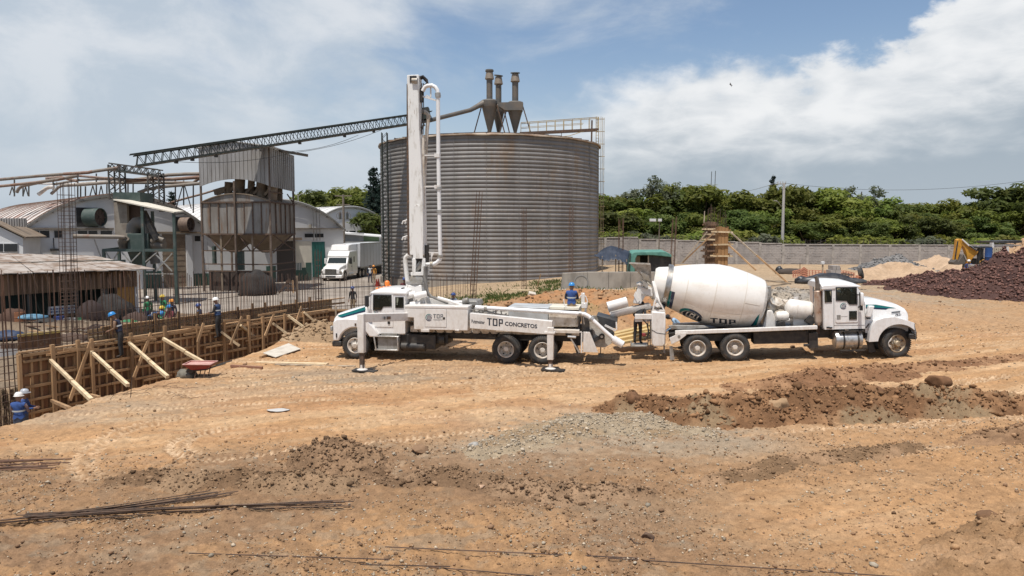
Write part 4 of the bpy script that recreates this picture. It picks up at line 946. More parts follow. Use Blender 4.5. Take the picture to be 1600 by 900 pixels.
mb=MB();hp=X([(921,500),(930.5,500.5),(958,528),(957,536),(945,543),(932,542),(922,534)],.5);mb.prism(hp,.5,.56);mb.prism(hp,2.0,2.06)
mb.prism([hp[2],hp[3],hp[4],hp[5],hp[6],(hp[6][0],hp[6][1]+.03),(hp[5][0],hp[5][1]+.04),(hp[4][0],hp[4][1]+.05),(hp[3][0]-.05,hp[3][1]+.02),(hp[2][0]-.04,hp[2][1])],.56,2.0);mb.prism([hp[0],hp[6],(hp[6][0]+.04,hp[6][1]),(hp[0][0]+.04,hp[0][1])],.56,2.0)
hop=P(pump,'hopper',mb,concrete_steel)
mb=MB();c_=ptf.at(940.5,525.3,.46);mb.cyl(c_,c_+Vector((0,-.12,0)),.11,n=14);mb.cyl(c_+Vector((0,-.12,0)),c_+Vector((0,-.14,0)),.05,n=10,mi=1);mb.bar(c_+Vector((0,-.05,0)),ptf.at(925,533,.4),.13);mb.bar(ptf.at(925,533,.4),ptf.at(923,516,.4),.12);P(hop,'agitator_drive',mb,[black,alu],smooth=40)
mb=MB();t=X([(932,493),(964,502),(963,513),(944,511),(935,500)],1.0);mb.prism(t,1.0,2.3);P(pump,'splash_flap',mb,tar)
mb=MB();mb.bar(ptf.at(945,508,.7),ptf.at(962,516.5,.7),.07);mb.bar(ptf.at(963,503,.8),ptf.at(963.5,515,.8),.05);P(pump,'flap_arm',mb,white)
mb=MB();t=X([(911.5,518.5),(921.5,519),(934.5,551),(911,550)],.2);mb.prism(t,.2,.26);P(pump,'side_plate',mb,white,bevel=.008)
mb=MB();fr=[ptf.at(*q,.15)for q in((895,518.5),(909,518.8),(908.5,551))];mb.bar(fr[0],fr[1],.05,.04);mb.bar(fr[1],fr[2],.05,.04);P(pump,'lamp_frame',mb,white)
mb=MB();mb.prism(X([(896,520),(907,520),(907,540),(900,540)],.5),.5,1.2);mb.prism(X([(893,528),(897,528),(907,553),(901,553)],.3),.3,.4);mb.prism(X([(882,517),(895,517),(892,524),(884,524)],.2),.2,.5);P(pump,'rear_bracket',mb,black)
mb=MB();mb.bar(ptf.at(892,529,.1),ptf.at(905.5,551,.1),.05);mb.cyl(ptf.at(887,526,.1),ptf.at(900,527,.1),.05,n=8);P(pump,'hydraulic_ram',mb,alu)
mb=MB();mb.bar(ptf.at(938.5,541,.6),ptf.at(938.5,553,.6),.035);c_=ptf.at(939,555,.6);mb.box(c_,(.2,.2,.12));P(pump,'drain_foot',mb,black)
mb=MB();c_=ptf.at(911,468,.8);mb.box(c_,(.13,.12,.5));mb.tube([ptf.at(*q,.8)for q in((917,482),(918,470),(915,463),(908,461.5),(905,466))],.025,6);mb.tube([ptf.at(*q,.8)for q in((881,467),(881.5,476),(886,481))],.02,6);mb.box(ptf.at(913,477,.8),(.2,.2,.2));mb.bar(ptf.at(915,480,.8),ptf.at(915,505,.8),.07);P(pump,'control_stand',mb,white,bevel=.01)
yb=1.25
mb=MB();secs=[]
for pxl,pxr,py,d_ in((640,671,477,.55),(640,668,465,.52),(641.5,664.5,455,.46),(642.5,663,444,.42)):
 a_,b_=ptf.at(pxl,py,yb),ptf.at(pxr,py,yb);secs.append([(a_.x,yb-d_,a_.z),(b_.x,yb-d_,a_.z),(b_.x,yb+d_,a_.z),(a_.x,yb+d_,a_.z)])
secs[0]=[(x,y,z-.6)for x,y,z in secs[0]]
mb.loft(secs);ped=P(pump,'pedestal',mb,white,bevel=.02)
mb=MB();mb.prism(X([(664,464),(676,466),(712,475.5),(712,482),(664,482)],yb-.3),yb-.3,yb+.3);P(ped,'stay',mb,white,bevel=.02)
mb=MB()
for q,r_ in(((634,462),.13),((652,461.5),.13)):
 c_=ptf.at(*q,yb-.75);mb.cyl(c_+Vector((-.12,-.05,-.05)),c_+Vector((.32,.15,.05)),r_,n=14)
mb.cyl(ptf.at(641,475,yb-.7),ptf.at(657,474,yb-.7),.09,n=10);mb.bar(ptf.at(648,463,yb-.6),ptf.at(649,474,yb-.6),.12);P(ped,'swing_ram',mb,white,smooth=45)
c_=ptf.at(653,441.5,yb);mb=MB();mb.cyl((c_.x,yb,c_.z-.05),(c_.x,yb,c_.z+.05),.46,n=24);P(ped,'slew_ring',mb,galv,smooth=40)
mb=MB();secs=[]
for pxl,pxr,py,d_ in((644,664,440.5,.30),(643.5,664.5,436,.32),(645.5,662.5,430,.28)):
 a_,b_=ptf.at(pxl,py,yb),ptf.at(pxr,py,yb);secs.append([(a_.x,yb-d_,a_.z),(b_.x,yb-d_,a_.z),(b_.x,yb+d_,a_.z),(a_.x,yb+d_,a_.z)])
mb.loft(secs);P(ped,'turret',mb,galv,bevel=.02)
mb=MB();fk=X([(644.5,430.5),(644,404),(648.5,404),(650,408),(649,425),(658,425),(659.5,408),(660.5,404),(664.5,404),(664,430.5)],yb-.3)
mb.prism(fk,yb-.32,yb-.24);mb.prism(fk,yb+.24,yb+.32);bl=X([(644.5,430),(664,430),(664,425),(644.5,425)],yb);mb.prism(bl,yb-.24,yb+.24);fork=P(ped,'fork',mb,boom_white,bevel=.01)
mb=MB();mb.cyl(ptf.at(648,424,yb),ptf.at(659,411,yb),.12,n=12);mb.prism(X([(648,404),(660,404),(659,426),(648,426)],yb),yb+.05,yb+.15,1);P(fork,'ram_and_cavity_shade',mb,[galv,black],smooth=40)  # black sheet behind the ram paints the shade inside the fork cavity
mb=MB();secs=[]
for pxl,pxr,py,d_ in((643.2,664.8,416,.26),(643.2,664.6,398,.27),(642.6,664.2,360,.27),(642.3,663,300,.26),(641.6,660.5,250,.25),(640.5,657.5,200,.24),(639.6,656.6,150,.23),(639.2,656.4,135,.22),(638.5,656.6,132,.22),(638.5,656.6,119,.22)):
 a_,b_=ptf.at(pxl,py,yb),ptf.at(pxr,py,yb);secs.append([(a_.x,yb-d_,a_.z),(b_.x,yb-d_,a_.z),(b_.x,yb+d_,a_.z),(a_.x,yb+d_,a_.z)])
mb.loft(secs[1:]);boom=P(pump,'boom',mb,boom_white,bevel=.02)
mb=MB();ar_=[(649+5.5*math.cos(t),325-5.5*math.sin(t))for t in np.linspace(0,math.pi,9)]+[(643.5,370),(644,404),(660,404),(660,345)]
a0=ptf.at(642.6,405,yb-.275);a1=ptf.at(660,322,yb-.265)
pl=X([(645.5,404),(646.5,330),(648,322),(651.5,319.5),(655,321),(657,328),(661,404)],yb-.272);mb.prism(pl,yb-.285,yb-.262);P(boom,'doubler_plate',mb,boom_white,bevel=.006)
mb=MB();mb.cyl(ptf.at(644,126,yb-.24),ptf.at(652.5,126,yb-.24),.10,n=12);mb.prism(X([(643,120.5),(653.5,120.5),(653.5,131),(643,131)],yb),yb-.235,yb-.2,1);P(boom,'head_roller',mb,[galv,black],smooth=40)
mb=MB();secs=[]
for pxl,pxr,py in((638.5,643,398),(637.5,642.5,330),(637.2,642,240),(637,640.8,170),(637,640,132)):
 a_,b_=ptf.at(pxl,py,yb+.1),ptf.at(pxr,py,yb+.1);secs.append([(a_.x,yb-.05,a_.z),(b_.x,yb-.05,a_.z),(b_.x,yb+.4,a_.z),(a_.x,yb+.4,a_.z)])
mb.loft(secs);fold=P(pump,'folded_boom_section',mb,rusty,bevel=.01)
mb=MB()
for py in(345,370):mb.tube([ptf.at(*q,yb)for q in((640,py-2),(633,py),(630,py+1),(628.5,py+5))],.035,6);mb.tube([ptf.at(*q,yb)for q in((634,py),(633,py+5))],.03,5)
P(fold,'pipe_hook',mb,white,smooth=60)
mb=MB();pl=[ptf.at(*q,yb-.05)for q in((660.5,142.5),(664,136),(668,134),(675,133.5),(680,136),(683.5,141),(684.3,150),(685,250),(686.5,330),(688,400),(687,405.5),(683,410),(677,413),(665,413))]
mb.tube(pl,.078,14);bp_=P(pump,'boom_pipe',mb,cab_white,smooth=50)
mb=MB()
for i,t in((5,.7),(6,.0),(7,.55),(8,.0),(9,.0),(12,.2)):
 a_,b_=pl[i],pl[i+1];c_=a_.lerp(b_,t);d_=(b_-a_).normalized();mb.cyl(c_-d_*.05,c_+d_*.05,.11,n=14)
P(bp_,'coupling',mb,galv,smooth=40)
mb=MB()
for py in(243,292):mb.bar(ptf.at(657,py,yb),ptf.at(684,py-.5,yb),.05);mb.box(ptf.at(683.5,py,yb-.05),(.2,.2,.14))
mb.bar(ptf.at(658,150,yb),ptf.at(682,157,yb),.06);mb.bar(ptf.at(673,136,yb),ptf.at(673,152,yb),.05);mb.bar(ptf.at(672,152,yb),ptf.at(666,149,yb),.05)
mb.bar(ptf.at(664,394,yb),ptf.at(688,395,yb),.05);mb.prism(X([(673.5,394),(679,394),(674.5,403),(674,410)],yb),yb-.03,yb+.03);P(boom,'pipe_arm',mb,white)
mb=MB();mb.tube([ptf.at(*q,yb+.3)for q in((657,173),(664,175),(669,179),(669,186))],.08,10);t_=[ptf.at(*q,yb+.3)for q in((670,180),(667,205),(666,222),(663.5,262),(662,330),(662,390))];mb.tube(t_,.075,10);mb.bar(ptf.at(661.5,215,yb),ptf.at(662,400,yb),.09);P(pump,'inner_pipe',mb,dirty_white,smooth=50)
mb=MB()
for k in range(16):mb.bar(ptf.at(658,222+k*10.5,yb),ptf.at(663,222+k*10.5,yb),.04)
P(boom,'rung',mb,galv)
mb=MB()
for k,off in enumerate((0,1.5,3)):mb.tube([ptf.at(*q,yb+.05*k)for q in((655,121+off),(661,119+off),(667,125+off),(668,130+off),(663,134),(660,140))],.045,6)
for px in(659,661.5):mb.tube([ptf.at(px,130,yb),ptf.at(px+.4,175,yb),ptf.at(px-.5,210,yb)],.02,5)
mb.cyl(ptf.at(658.5,138,yb),ptf.at(658.5,160,yb),.07,n=8);mb.bar(ptf.at(656,200,yb),ptf.at(664,195,yb),.05);mb.bar(ptf.at(663,190,yb),ptf.at(657,209,yb),.04);P(boom,'hydraulic_hose',mb,black,smooth=60)
mb=MB();mb.cyl(ptf.at(667,383,yb),ptf.at(667,410,yb),.09,n=10);P(boom,'hydraulic_ram',mb,black,smooth=40)
mb=MB();mb.tube([ptf.at(*q,yb+.2)for q in((643,398),(637,399),(633.5,402),(633,406))],.08,10);mb.tube([ptf.at(*q,yb+.2)for q in((633,406),(635,425),(638,447))],.09,10,mi=1);P(pump,'feed_elbow',mb,[white,black],smooth=50)
mb=MB()
for k in range(4):mb.tube([ptf.at(*q,yb-.45-.03*k)for q in((667-k,416),(666-k,432),(663+k,445),(666+k,458),(672+k*.7,463.5),(684,466+k*.5),(700,471+k))],.05,7)
P(pump,'hydraulic_hose',mb,mat('hose_grey',(.22,.21,.19),.8,col2=(.14,.13,.12)),smooth=60)
mb=MB();mb.tube([ptf.at(*q,.5)for q in((684,465),(700,469.5),(722,477))],.06,8);P(pump,'hand_rail',mb,white,smooth=50)
mb=MB();mb.prism(X([(722,470),(745,470),(748,478),(721,478)],.9),.9,1.9);mb.cyl(ptf.at(723,471,.8),ptf.at(732,469,.8),.12,n=10);P(pump,'oil_cooler',mb,grey_steel,bevel=.03)
# concrete mixer truck
mtf=TF(((1120-800)/F*27.35,27.35,.03),R(-9.7),R(2.7))
mix_=mtf.root('concrete_mixer_truck','white concrete mixer truck with rotating drum, its chute turned to the pump hopper','mixer truck')
X=mtf.xz
m1,m2=mtf.x(1090,0,547),mtf.x(1149,0,547);mf=mtf.x(1403,.05,540);wr=.535
rm=(rim_white,galv,rim_tan);rf=(rim_tan,grey_steel,rusty)
for xx in(m1,m2):
 for yy,fl in((.02,False),(.33,False),(2.44,True),(2.13,True)):wheel(mix_,xx,yy,wr,wr,.29,rm,flip=fl)
wheel(mix_,mf,.12,wr+.02,.555,.34,rf,front=True,steer=R(17));wheel(mix_,mf,2.36,wr+.02,.555,.34,rf,front=True,flip=True,steer=R(17))
mb=MB()
for k in range(3):mb.tube([(.32*math.cos(t)+.055*math.cos(t*9+k),-.035,.32*math.sin(t)+.05*math.sin(t*7+k))for t in np.linspace(2.3,3.6,14)],.008,4)
w_=[o for o in COL.objects if o.name.startswith('wheel')and o.parent==mix_][-2];P(w_,'chalk_mark',mb,white,smooth=60)
mb=MB();xa,xb=mtf.x(1046,.8,525),mtf.x(1415,.8,525)
for y in(.78,1.62):mb.span((xa,y,.74),(xb,y+.1,1.06))
for x in np.linspace(xa+.4,xb-.4,8):mb.span((x,.86,.8),(x+.12,1.64,1.0))
P(mix_,'chassis_frame',mb,black)
mb=MB()
for xx in(m1,m2,mf):mb.cyl((xx,.4,wr),(xx,2.1,wr),.09,n=10)
for xx in(m1,m2):mb.lathe([(.05,-.2),(.2,-.12),(.24,0),(.2,.12),(.05,.2)],(xx,1.25,wr),(1,0,0),14)
P(mix_,'axle',mb,black,smooth=40)
dk=X([(1055,516.8),(1277,508.6),(1277,514.6),(1055,523)],.05);x0,x1=dk[0][0],dk[1][0];dz=(dk[0][1]+dk[1][1])/2
mb=MB();mb.hexa([(dk[0][0],.0,dk[0][1]),(dk[1][0],.0,dk[1][1]),(dk[2][0],.0,dk[2][1]),(dk[3][0],.0,dk[3][1])],[(dk[0][0],.2,dk[0][1]),(dk[1][0],.2,dk[1][1]),(dk[2][0],.2,dk[2][1]),(dk[3][0],.2,dk[3][1])]);P(mix_,'side_rail',mb,white,bevel=.02)
mb=MB();mb.hexa([(dk[0][0],2.3,dk[0][1]),(dk[1][0],2.3,dk[1][1]),(dk[2][0],2.3,dk[2][1]),(dk[3][0],2.3,dk[3][1])],[(dk[0][0],2.5,dk[0][1]),(dk[1][0],2.5,dk[1][1]),(dk[2][0],2.5,dk[2][1]),(dk[3][0],2.5,dk[3][1])]);P(mix_,'side_rail',mb,white,bevel=.02)
mb=MB();mb.hexa([(dk[0][0]+.1,.22,dk[3][1]),(dk[1][0],.22,dk[2][1]),(dk[1][0],.22,dk[2][1]+.06),(dk[0][0]+.1,.22,dk[3][1]+.06)],[(dk[0][0]+.1,2.28,dk[3][1]),(dk[1][0],2.28,dk[2][1]),(dk[1][0],2.28,dk[2][1]+.06),(dk[0][0]+.1,2.28,dk[3][1]+.06)])
mb.span((m2+.7,.25,.62),(mtf.x(1262,.3),1.0,dk[3][1]));mb.span((m1-.5,.36,.75),(m2+.5,2.2,1.0));mb.span((mtf.x(1262,.3),.15,.45),(mtf.x(1276,.3),.4,1.0));mb.cyl((mtf.x(1255,.2),.2,.55),(mtf.x(1268,.2),.2,.55),.05,n=8)
P(mix_,'underbody',mb,black)
mb=MB();mb.prism(X([(1055,520),(1073,520),(1072,524),(1060,533),(1049,538),(1046,528),(1055,524)],.0),-.02,.06);br=P(mix_,'tail_bracket',mb,white,bevel=.012)
mb=MB();c_=mtf.at(1061,525.5,-.02);mb.cyl(c_,c_+Vector((0,-.015,0)),.055,n=14);P(br,'hole',mb,grey_steel,smooth=40)
mb=MB();mb.prism(X([(1046,541),(1051,541),(1054,562),(1047,563)],.05),.05,.09);mb.prism(X([(1036.5,540),(1039,540),(1039,552),(1036.5,551)],.3),.3,.34);P(mix_,'mud_flap',mb,grey_steel)
mb=MB();mb.loft([[(p.x,p.y,p.z)for p in(mtf.at(*q,y)for q in((1043,509),(1050,507.5),(1100,508.5),(1108,512),(1070,516),(1050,514)))]for y in(.25,.5)]);P(mix_,'stowed_chute',mb,grey_steel,bevel=.02)
yd=1.25
dA,dB=mtf.at(1024,443,yd),mtf.at(1194,476,yd);dax=(dB-dA).normalized();DL=(dB-dA).length;kpx=DL/173.2
prof_px=[(-4,24),(0,27.2),(12,30),(24,33),(36,37),(50,41),(66,45),(84,48.6),(92,49.6),(110,49.6),(128,47.2),(145,44),(160,40.5),(166,38),(170,33),(172.5,25),(173.5,12),(174,0)]
prof=[(r_*kpx,s_*kpx)for s_,r_ in prof_px]
mb=MB();mb.lathe(prof,dA,dax,72);drum=P(mix_,'drum',mb,drum_white,smooth=28)
def prad(s_):return float(np.interp(s_,[p[1]for p in prof],[p[0]for p in prof]))
up_=(Vector((0,0,1))-dax*dax.z).normalized();nr=(Vector((0,-1,0))-dax*(-dax.y));nr=(nr-up_*nr.dot(up_)).normalized()
def on_drum(px_s,ang,off=.006):s_=px_s*kpx;r_=prad(s_)+off;return dA+dax*s_+(nr*math.cos(ang)+up_*math.sin(ang))*r_
mb=MB();s0=19*kpx;mb.lathe([(prad(s0)+.002,s0-.10),(prad(s0)+.085,s0-.09),(prad(s0)+.085,s0+.09),(prad(s0+.1)+.002,s0+.10)],dA,dax,56,closed=True);P(drum,'roller_track',mb,mat('track_steel',(.40,.39,.37),.35,.7,col2=(.25,.23,.2),nscale=4),smooth=35)
mb=MB()
for s_ in(48,91,136):mb.lathe([(prad(s_*kpx-.018)+.001,s_*kpx-.018),(prad(s_*kpx)+.006,s_*kpx),(prad(s_*kpx+.018)+.001,s_*kpx+.018)],dA,dax,56,closed=True)
for s0_,s1_,an in((50,90,.55),(93,134,-.45),(50,90,-.5),(137,160,.0)):
 mb.tube([on_drum(s0_+(s1_-s0_)*i/8,an,.002)for i in range(9)],.008,4)
P(drum,'weld_seam',mb,mat('seam',(.60,.55,.48),.5),smooth=40)
def drum_patch(pts,m_,n=8,name='stripe',off=.006):
 (a,b,c,d)=pts;mb=MB();vs_=[];
 for i in range(n+1):
  u=i/n;p0=(a[0]+(d[0]-a[0])*u,a[1]+(d[1]-a[1])*u);p1=(b[0]+(c[0]-b[0])*u,b[1]+(c[1]-b[1])*u);vs_+=[on_drum(*p0,off),on_drum(*p1,off)]
 mb.add(vs_,[(2*i,2*i+1,2*i+3,2*i+2)for i in range(n)]);return P(drum,name,mb,m_,fix=False,smooth=60)
def s_ang(px,py):
 o=mtf.Mi@Vector((0,0,CAM_H));d=(mtf.Mi.to_3x3()@ray(px,py)).normalized();best=None
 for t in np.linspace(24,36,2400):
  p=o+d*float(t);q=p-dA;s_=q.dot(dax);rv=q-dax*s_
  if 0<s_<DL and rv.length<=prad(s_):return s_/kpx,math.atan2(rv.dot(up_),rv.dot(nr))
 return None
def sa(px,py):
 v=s_ang(px,py)
 k=0
 while v is None and k<40:py-=.5;k+=1;v=s_ang(px,py)
 return v
drum_patch([sa(1046.5,454),sa(1049.5,455),sa(1044.5,481),sa(1040.5,478.5)],teal);drum_patch([sa(1049.7,455),sa(1054.8,456.5),sa(1048.5,483),sa(1044.7,481.2)],navy)
drum_patch([sa(1184,493),sa(1187,490.5),sa(1182,508),sa(1175,509)],teal)
drum_patch([sa(1181,497),sa(1184,493.2),sa(1175,509),sa(1172.5,509)],navy)
e0,e1=sa(1062,488),sa(1097,496)
def em_map(u,v,k=0.0):
 px=1061.5+u*36;cy=487.5+u*9.5;py=cy+(0.5-v)*19.5;s_,a_=sa(px,py);return on_drum(s_,a_,.006+.004*k)
mbk=MB()
def ellipse_map(cx,cy,rx,ry,tilt,r,t):
 x,y=r*rx*math.cos(t),r*ry*math.sin(t);c_,s_=math.cos(tilt),math.sin(tilt);return sa(cx+x*c_-y*s_,cy+x*s_+y*c_)
def EP(r,t,off,cx=1079.5,cy=492,rx=19,ry=8.6,tilt=R(22)):s_,a_=ellipse_map(cx,cy,rx,ry,tilt,r,t);return on_drum(s_,a_,off)
N_=32
for i in range(N_):
 t0,t1=math.pi*(.86+1.06*i/N_),math.pi*(.86+1.06*(i+1)/N_);th=.36*math.sin(math.pi*(i+.5)/N_)**.7+.02
 mbk.add([EP(1-th,t0,.007),EP(1,t0,.007),EP(1,t1,.007),EP(1-th,t1,.007)],[(0,1,2,3)],0 if i<N_*.48 else 1)
for i in range(N_):
 t0,t1=2*math.pi*i/N_,2*math.pi*(i+1)/N_
 kw=dict(cx=1081.5,cy=494,rx=16,ry=6.2);mbk.add([EP(0,0,.007,**kw),EP(1,t0,.007,**kw),EP(1,t1,.007,**kw)],[(0,1,2)],2)
for c0 in(-.62,-.24,.14,.5):
 for i in range(6):
  v0,v1=-1+i/3,-1+(i+1)/3
  def sp(v,e):
   lim=math.sqrt(max(0,1-v*v));x=max(-lim,min(lim,c0+e+.22*v*v));return EP(math.hypot(x,v),math.atan2(v,x),.011,**kw)
  mbk.add([sp(v0,-.06),sp(v0,.06),sp(v1,.06),sp(v1,-.06)],[(0,1,2,3)],3)
P(drum,'emblem',mbk,[teal,navy,ink,drum_white],fix=False)
def tp_map(u,v,k=0.0):
 px=1109.5+u*40;py=503.6+u*3.4-v*7.2;s_,a_=sa(px,py);return on_drum(s_,a_,.007)
block_word(drum,tp_map,ink,.17,strips=8)
lv,lf=text_mesh('CONCRETOS',.02);mb=MB();mb.add([(lambda s_,a_:on_drum(s_,a_,.007))(*sa(1109+a*36,505.8+a*3.4-b*1.4))for a,b in lv],lf);P(drum,'lettering',mb,ink,fix=False)
mb=MB();mb.prism(X([(1191.5,512),(1199.5,485.5),(1207,485.5),(1217,512)],.75),.75,1.75);P(mix_,'drum_pedestal',mb,white,bevel=.02)
mb=MB();mb.prism(X([(1200,467),(1208,467),(1207,486),(1201,486)],.95),.95,1.55);mb.cyl(mtf.at(1197,476,yd),mtf.at(1211,480,yd),.33,n=18);P(mix_,'gearbox',mb,galv,bevel=.02)
mb=MB();mb.lathe([(.26,0),(.28,.1),(.2,.25),(.2,.5),(.1,.55)],mtf.at(1209,474,1.2),(1,0,-.15),16);mb.tube([mtf.at(*q,.9)for q in((1205,455),(1203,466),(1207,474),(1216,478),(1226,474),(1238,465))],.03,6);mb.tube([mtf.at(*q,.9)for q in((1222,468),(1232,480),(1237,497))],.03,6);P(mix_,'drive_motor',mb,dirty_white,smooth=45)
mb=MB();mb.tube([mtf.at(*q,.8)for q in((1199,452),(1202,462),(1199,470))],.05,6);mb.box(mtf.at(1201,456,1.0),(.16,.3,.45));P(mix_,'control_box',mb,grey_steel,bevel=.02)
t0,t1=mtf.at(1234,482,.85),mtf.at(1263,486,.85);ax_=(t1-t0).normalized();Lt=(t1-t0).length
mb=MB();rT=.37;pr=[(0,-.20),(.2,-.16),(.32,-.08),(rT,0)]+[(rT,Lt*.25),(rT+.012,Lt*.27),(rT+.012,Lt*.31),(rT,Lt*.33)]+[(rT,Lt)]+[(rT*math.cos(a),Lt+.20*math.sin(a))for a in np.linspace(.2,math.pi/2,7)]
mb.lathe(pr,t0,ax_,32);wt=P(mix_,'water_tank',mb,drum_white,smooth=40);mb=MB();c_=t0.lerp(t1,.35)+Vector((0,0,rT));mb.cyl(c_-Vector((0,0,.05)),c_+Vector((0,0,.1)),.09,n=10);P(wt,'filler_cap',mb,white,smooth=40)
mb=MB();mb.prism(X([(1239,495),(1263,495),(1263,509),(1239,509)],.7),.7,1.3);P(mix_,'tank_cradle',mb,white,bevel=.02)
t0=mtf.at(1214,494,.65);mb=MB();mb.lathe([(0,-.06),(.14,-.03),(.19,.06),(.19,.32),(.14,.41),(0,.44)],t0,(1,0,-.02),24);P(mix_,'air_receiver',mb,drum_white,smooth=40)
mb=MB();mb.prism(X([(1216,503),(1226,501),(1228,509),(1214,510)],.5),.5,.9);mb.box(mtf.at(1266,500,.6),(.3,.3,.3),(0,.6,0));P(mix_,'valve_block',mb,black,bevel=.02)
mb=MB();cl=X([(1018,486.5),(1040,488),(1040,538),(1036,542),(1021,542),(1018,538)],.15);mb.prism(cl,.15,.75);col_=P(mix_,'rear_column',mb,white,bevel=.05);
mb=MB();mb.prism(cl,1.75,2.3);P(mix_,'rear_column',mb,white,bevel=.05)
mb=MB();tri=X([(1018.5,487),(1022,470),(1026,463),(1033,474),(1040,487)],.2);tri2=X([(1021.5,484),(1024,473),(1026.5,468),(1031,476),(1036,484)],.2);mb.plate(tri,[tri2],.2,.26);mb.bar(mtf.at(1020.5,440,.7),mtf.at(1030,480,.25),.13);mb.bar(mtf.at(1020.5,440,1.8),mtf.at(1030,480,2.2),.13);mb.cyl(mtf.at(1027,477,.15),mtf.at(1027,477,.3),.08,n=10);P(mix_,'rear_frame',mb,white,bevel=.01)
mb=MB()
for y in(.75,1.75):c_=dA+dax*s0-up_*(prad(s0)+.17)+Vector((0,(y-1.25)*1.0,.12));mb.cyl(c_-dax*.08,c_+dax*.08,.14,n=16)
P(mix_,'drum_roller',mb,black,smooth=40)
mb=MB();hq=[(984,411),(1016,412.5),(1017.5,446),(1010.5,440)]
o_=[mtf.at(*q,.55)for q in hq];i_=[mtf.at(*q,1.95)for q in hq]
i_[2].y=1.6;o_[2].y=.9;i_[3].y=1.6;o_[3].y=.9
def sheet(mb,a,b,c,d,t=.02):
 n=(b-a).cross(d-a).normalized()*t;mb.hexa([a,b,c,d],[a+n,b+n,c+n,d+n])
sheet(mb,*o_);sheet(mb,*i_);sheet(mb,o_[0],o_[3],i_[3],i_[0]);sheet(mb,o_[1],o_[2],i_[2],i_[1])
mb.bar(o_[0],i_[0],.06);mb.bar(o_[0],o_[1],.06);P(mix_,'charge_hopper',mb,concrete_steel)
mb=MB();mb.prism(X([(1000,424),(1014,431),(1016,440),(1006,436)],.5),.45,.6);mb.prism(X([(1003,437),(1012,443),(1013,452),(1005,446)],.45),.45,.9);P(mix_,'hopper_brace',mb,galv)
def trough(p0,p1,r_,up2=(0,0,1),arc=200,t=.02,n=12,r1=None):
 p0,p1=Vector(p0),Vector(p1);d=(p1-p0).normalized();a=d.cross(Vector(up2)).normalized();b=a.cross(d);secs=[]
 for p,rr_ in((p0,r_),(p1,r1 or r_)):
  out=[p+(a*math.cos(th)-b*math.sin(th))*rr_ for th in np.linspace(R(90-arc/2),R(90+arc/2),n)];inn=[p+(a*math.cos(th)-b*math.sin(th))*(rr_-t)for th in np.linspace(R(90+arc/2),R(90-arc/2),n)];secs.append(out+inn)
 mb=MB();mb.loft(secs);return mb
mb=MB();cq_=X([(989,474),(1001.5,475.5),(1008,463),(1019,463.5),(1021,452),(1001,445.5),(997,448)],.8);mb.prism(cq_,.8,1.7);P(mix_,'collector',mb,white,bevel=.03)
mb=MB();mb.prism(X([(1001,449),(1021,453),(1020,463),(1002,459)],.7),.7,.75);mb.prism(X([(994,444),(1000,442),(1012,447),(1001,446.5)],.75),.75,1.75,1);mb.prism(X([(990,462),(993,455),(1000,470),(996,474)],.77),.77,.8,1);P(mix_,'guard_and_opening_shade',mb,[white,black],bevel=.01)  # black prism on top paints the shade of the collector's open mouth
P(mix_,'swing_chute',trough(mtf.at(1015,474,.95),mtf.at(953,488,.75),.25,arc=190),white,smooth=40)
P(mix_,'chute_extension',trough(mtf.at(980,471.5,.72),mtf.at(949.5,480,.62),.205,up2=(0,-.2,-1),arc=325,n=20),white,smooth=40)
mb=MB();mb.bar(mtf.at(992,494.5,.3),mtf.at(1018,494.5,.3),.25,.18);mb.span(mtf.at(992,503,.25),mtf.at(1018,494,.6));P(mix_,'platform_arm',mb,white,bevel=.01)
mb=MB();a_=mtf.at(985,538,.2);b_=mtf.at(1012,542,.2);mb.span((a_.x,.2,b_.z),(b_.x,1.0,b_.z+.06));mb.span((a_.x,.2,b_.z+.06),(a_.x+.03,1.0,b_.z+.14));P(mix_,'rear_step',mb,grey_steel,bevel=.02)
mb=MB()
for px in(1012.5,1016):mb.bar(mtf.at(px,500,.2),mtf.at(px,541,.2),.035)
for py in(508,516,524,532):mb.bar(mtf.at(1012.5,py,.2),mtf.at(1016,py,.2),.03)
mb.tube([mtf.at(*q,.15)for q in((1018,515),(1026,520),(1040,522),(1055,520))],.012,5);mb.tube([mtf.at(*q,.2)for q in((1005,500),(1011,506),(1014,520),(1008,532))],.03,6);P(mix_,'rear_ladder',mb,black,smooth=60)
mb=MB();mb.box(mtf.at(1006,523,.3),(.14,.1,.12));P(mix_,'tail_lamp',mb,red_paint,bevel=.02)
cy0,cy1=.14,2.36
outer=X([(1288.7,515),(1286.3,452),(1286.8,446),(1337.5,446.5),(1341,449),(1350.5,468),(1351.8,513.5)],cy0)
w1=X([(1306.4,449.4),(1337.4,449),(1338.3,475),(1326.6,475.2),(1322.4,469.8),(1306.4,469.4)],cy0);w2=X([(1288.2,454),(1299.2,453.8),(1299.4,471.6),(1288.6,472)],cy0);w3=X([(1326.6,486.4),(1338.2,486),(1338.2,498.6),(1326.6,499)],cy0)
mb=MB();mb.plate(outer,[shrink(w1,1.03),shrink(w2,.96),shrink(w3,1.04)],cy0,cy0+.05);mb.plate(outer,[shrink(w1,1.03),shrink(w2,.96)],cy1-.05,cy1)
bx=outer[1][0];zt=outer[2][1];zb=outer[0][1];fx0,zc,fx1=outer[5][0],outer[5][1],outer[3][0]
mb.plate([(cy0+.05,zb),(cy0+.05,zt),(cy1-.05,zt),(cy1-.05,zb)],[[(.7,zb+.85),(.7,zt-.15),(1.8,zt-.15),(1.8,zb+.85)]],bx,bx+.05)
mb.v[-16:]=[(v[1],v[0],v[2])for v in mb.v[-16:]]
mb.span((fx0-.05,cy0+.05,zb),(fx0,cy1-.05,zc));mb.span((bx,cy0+.05,zb),(fx0,cy1-.05,zb+.06))
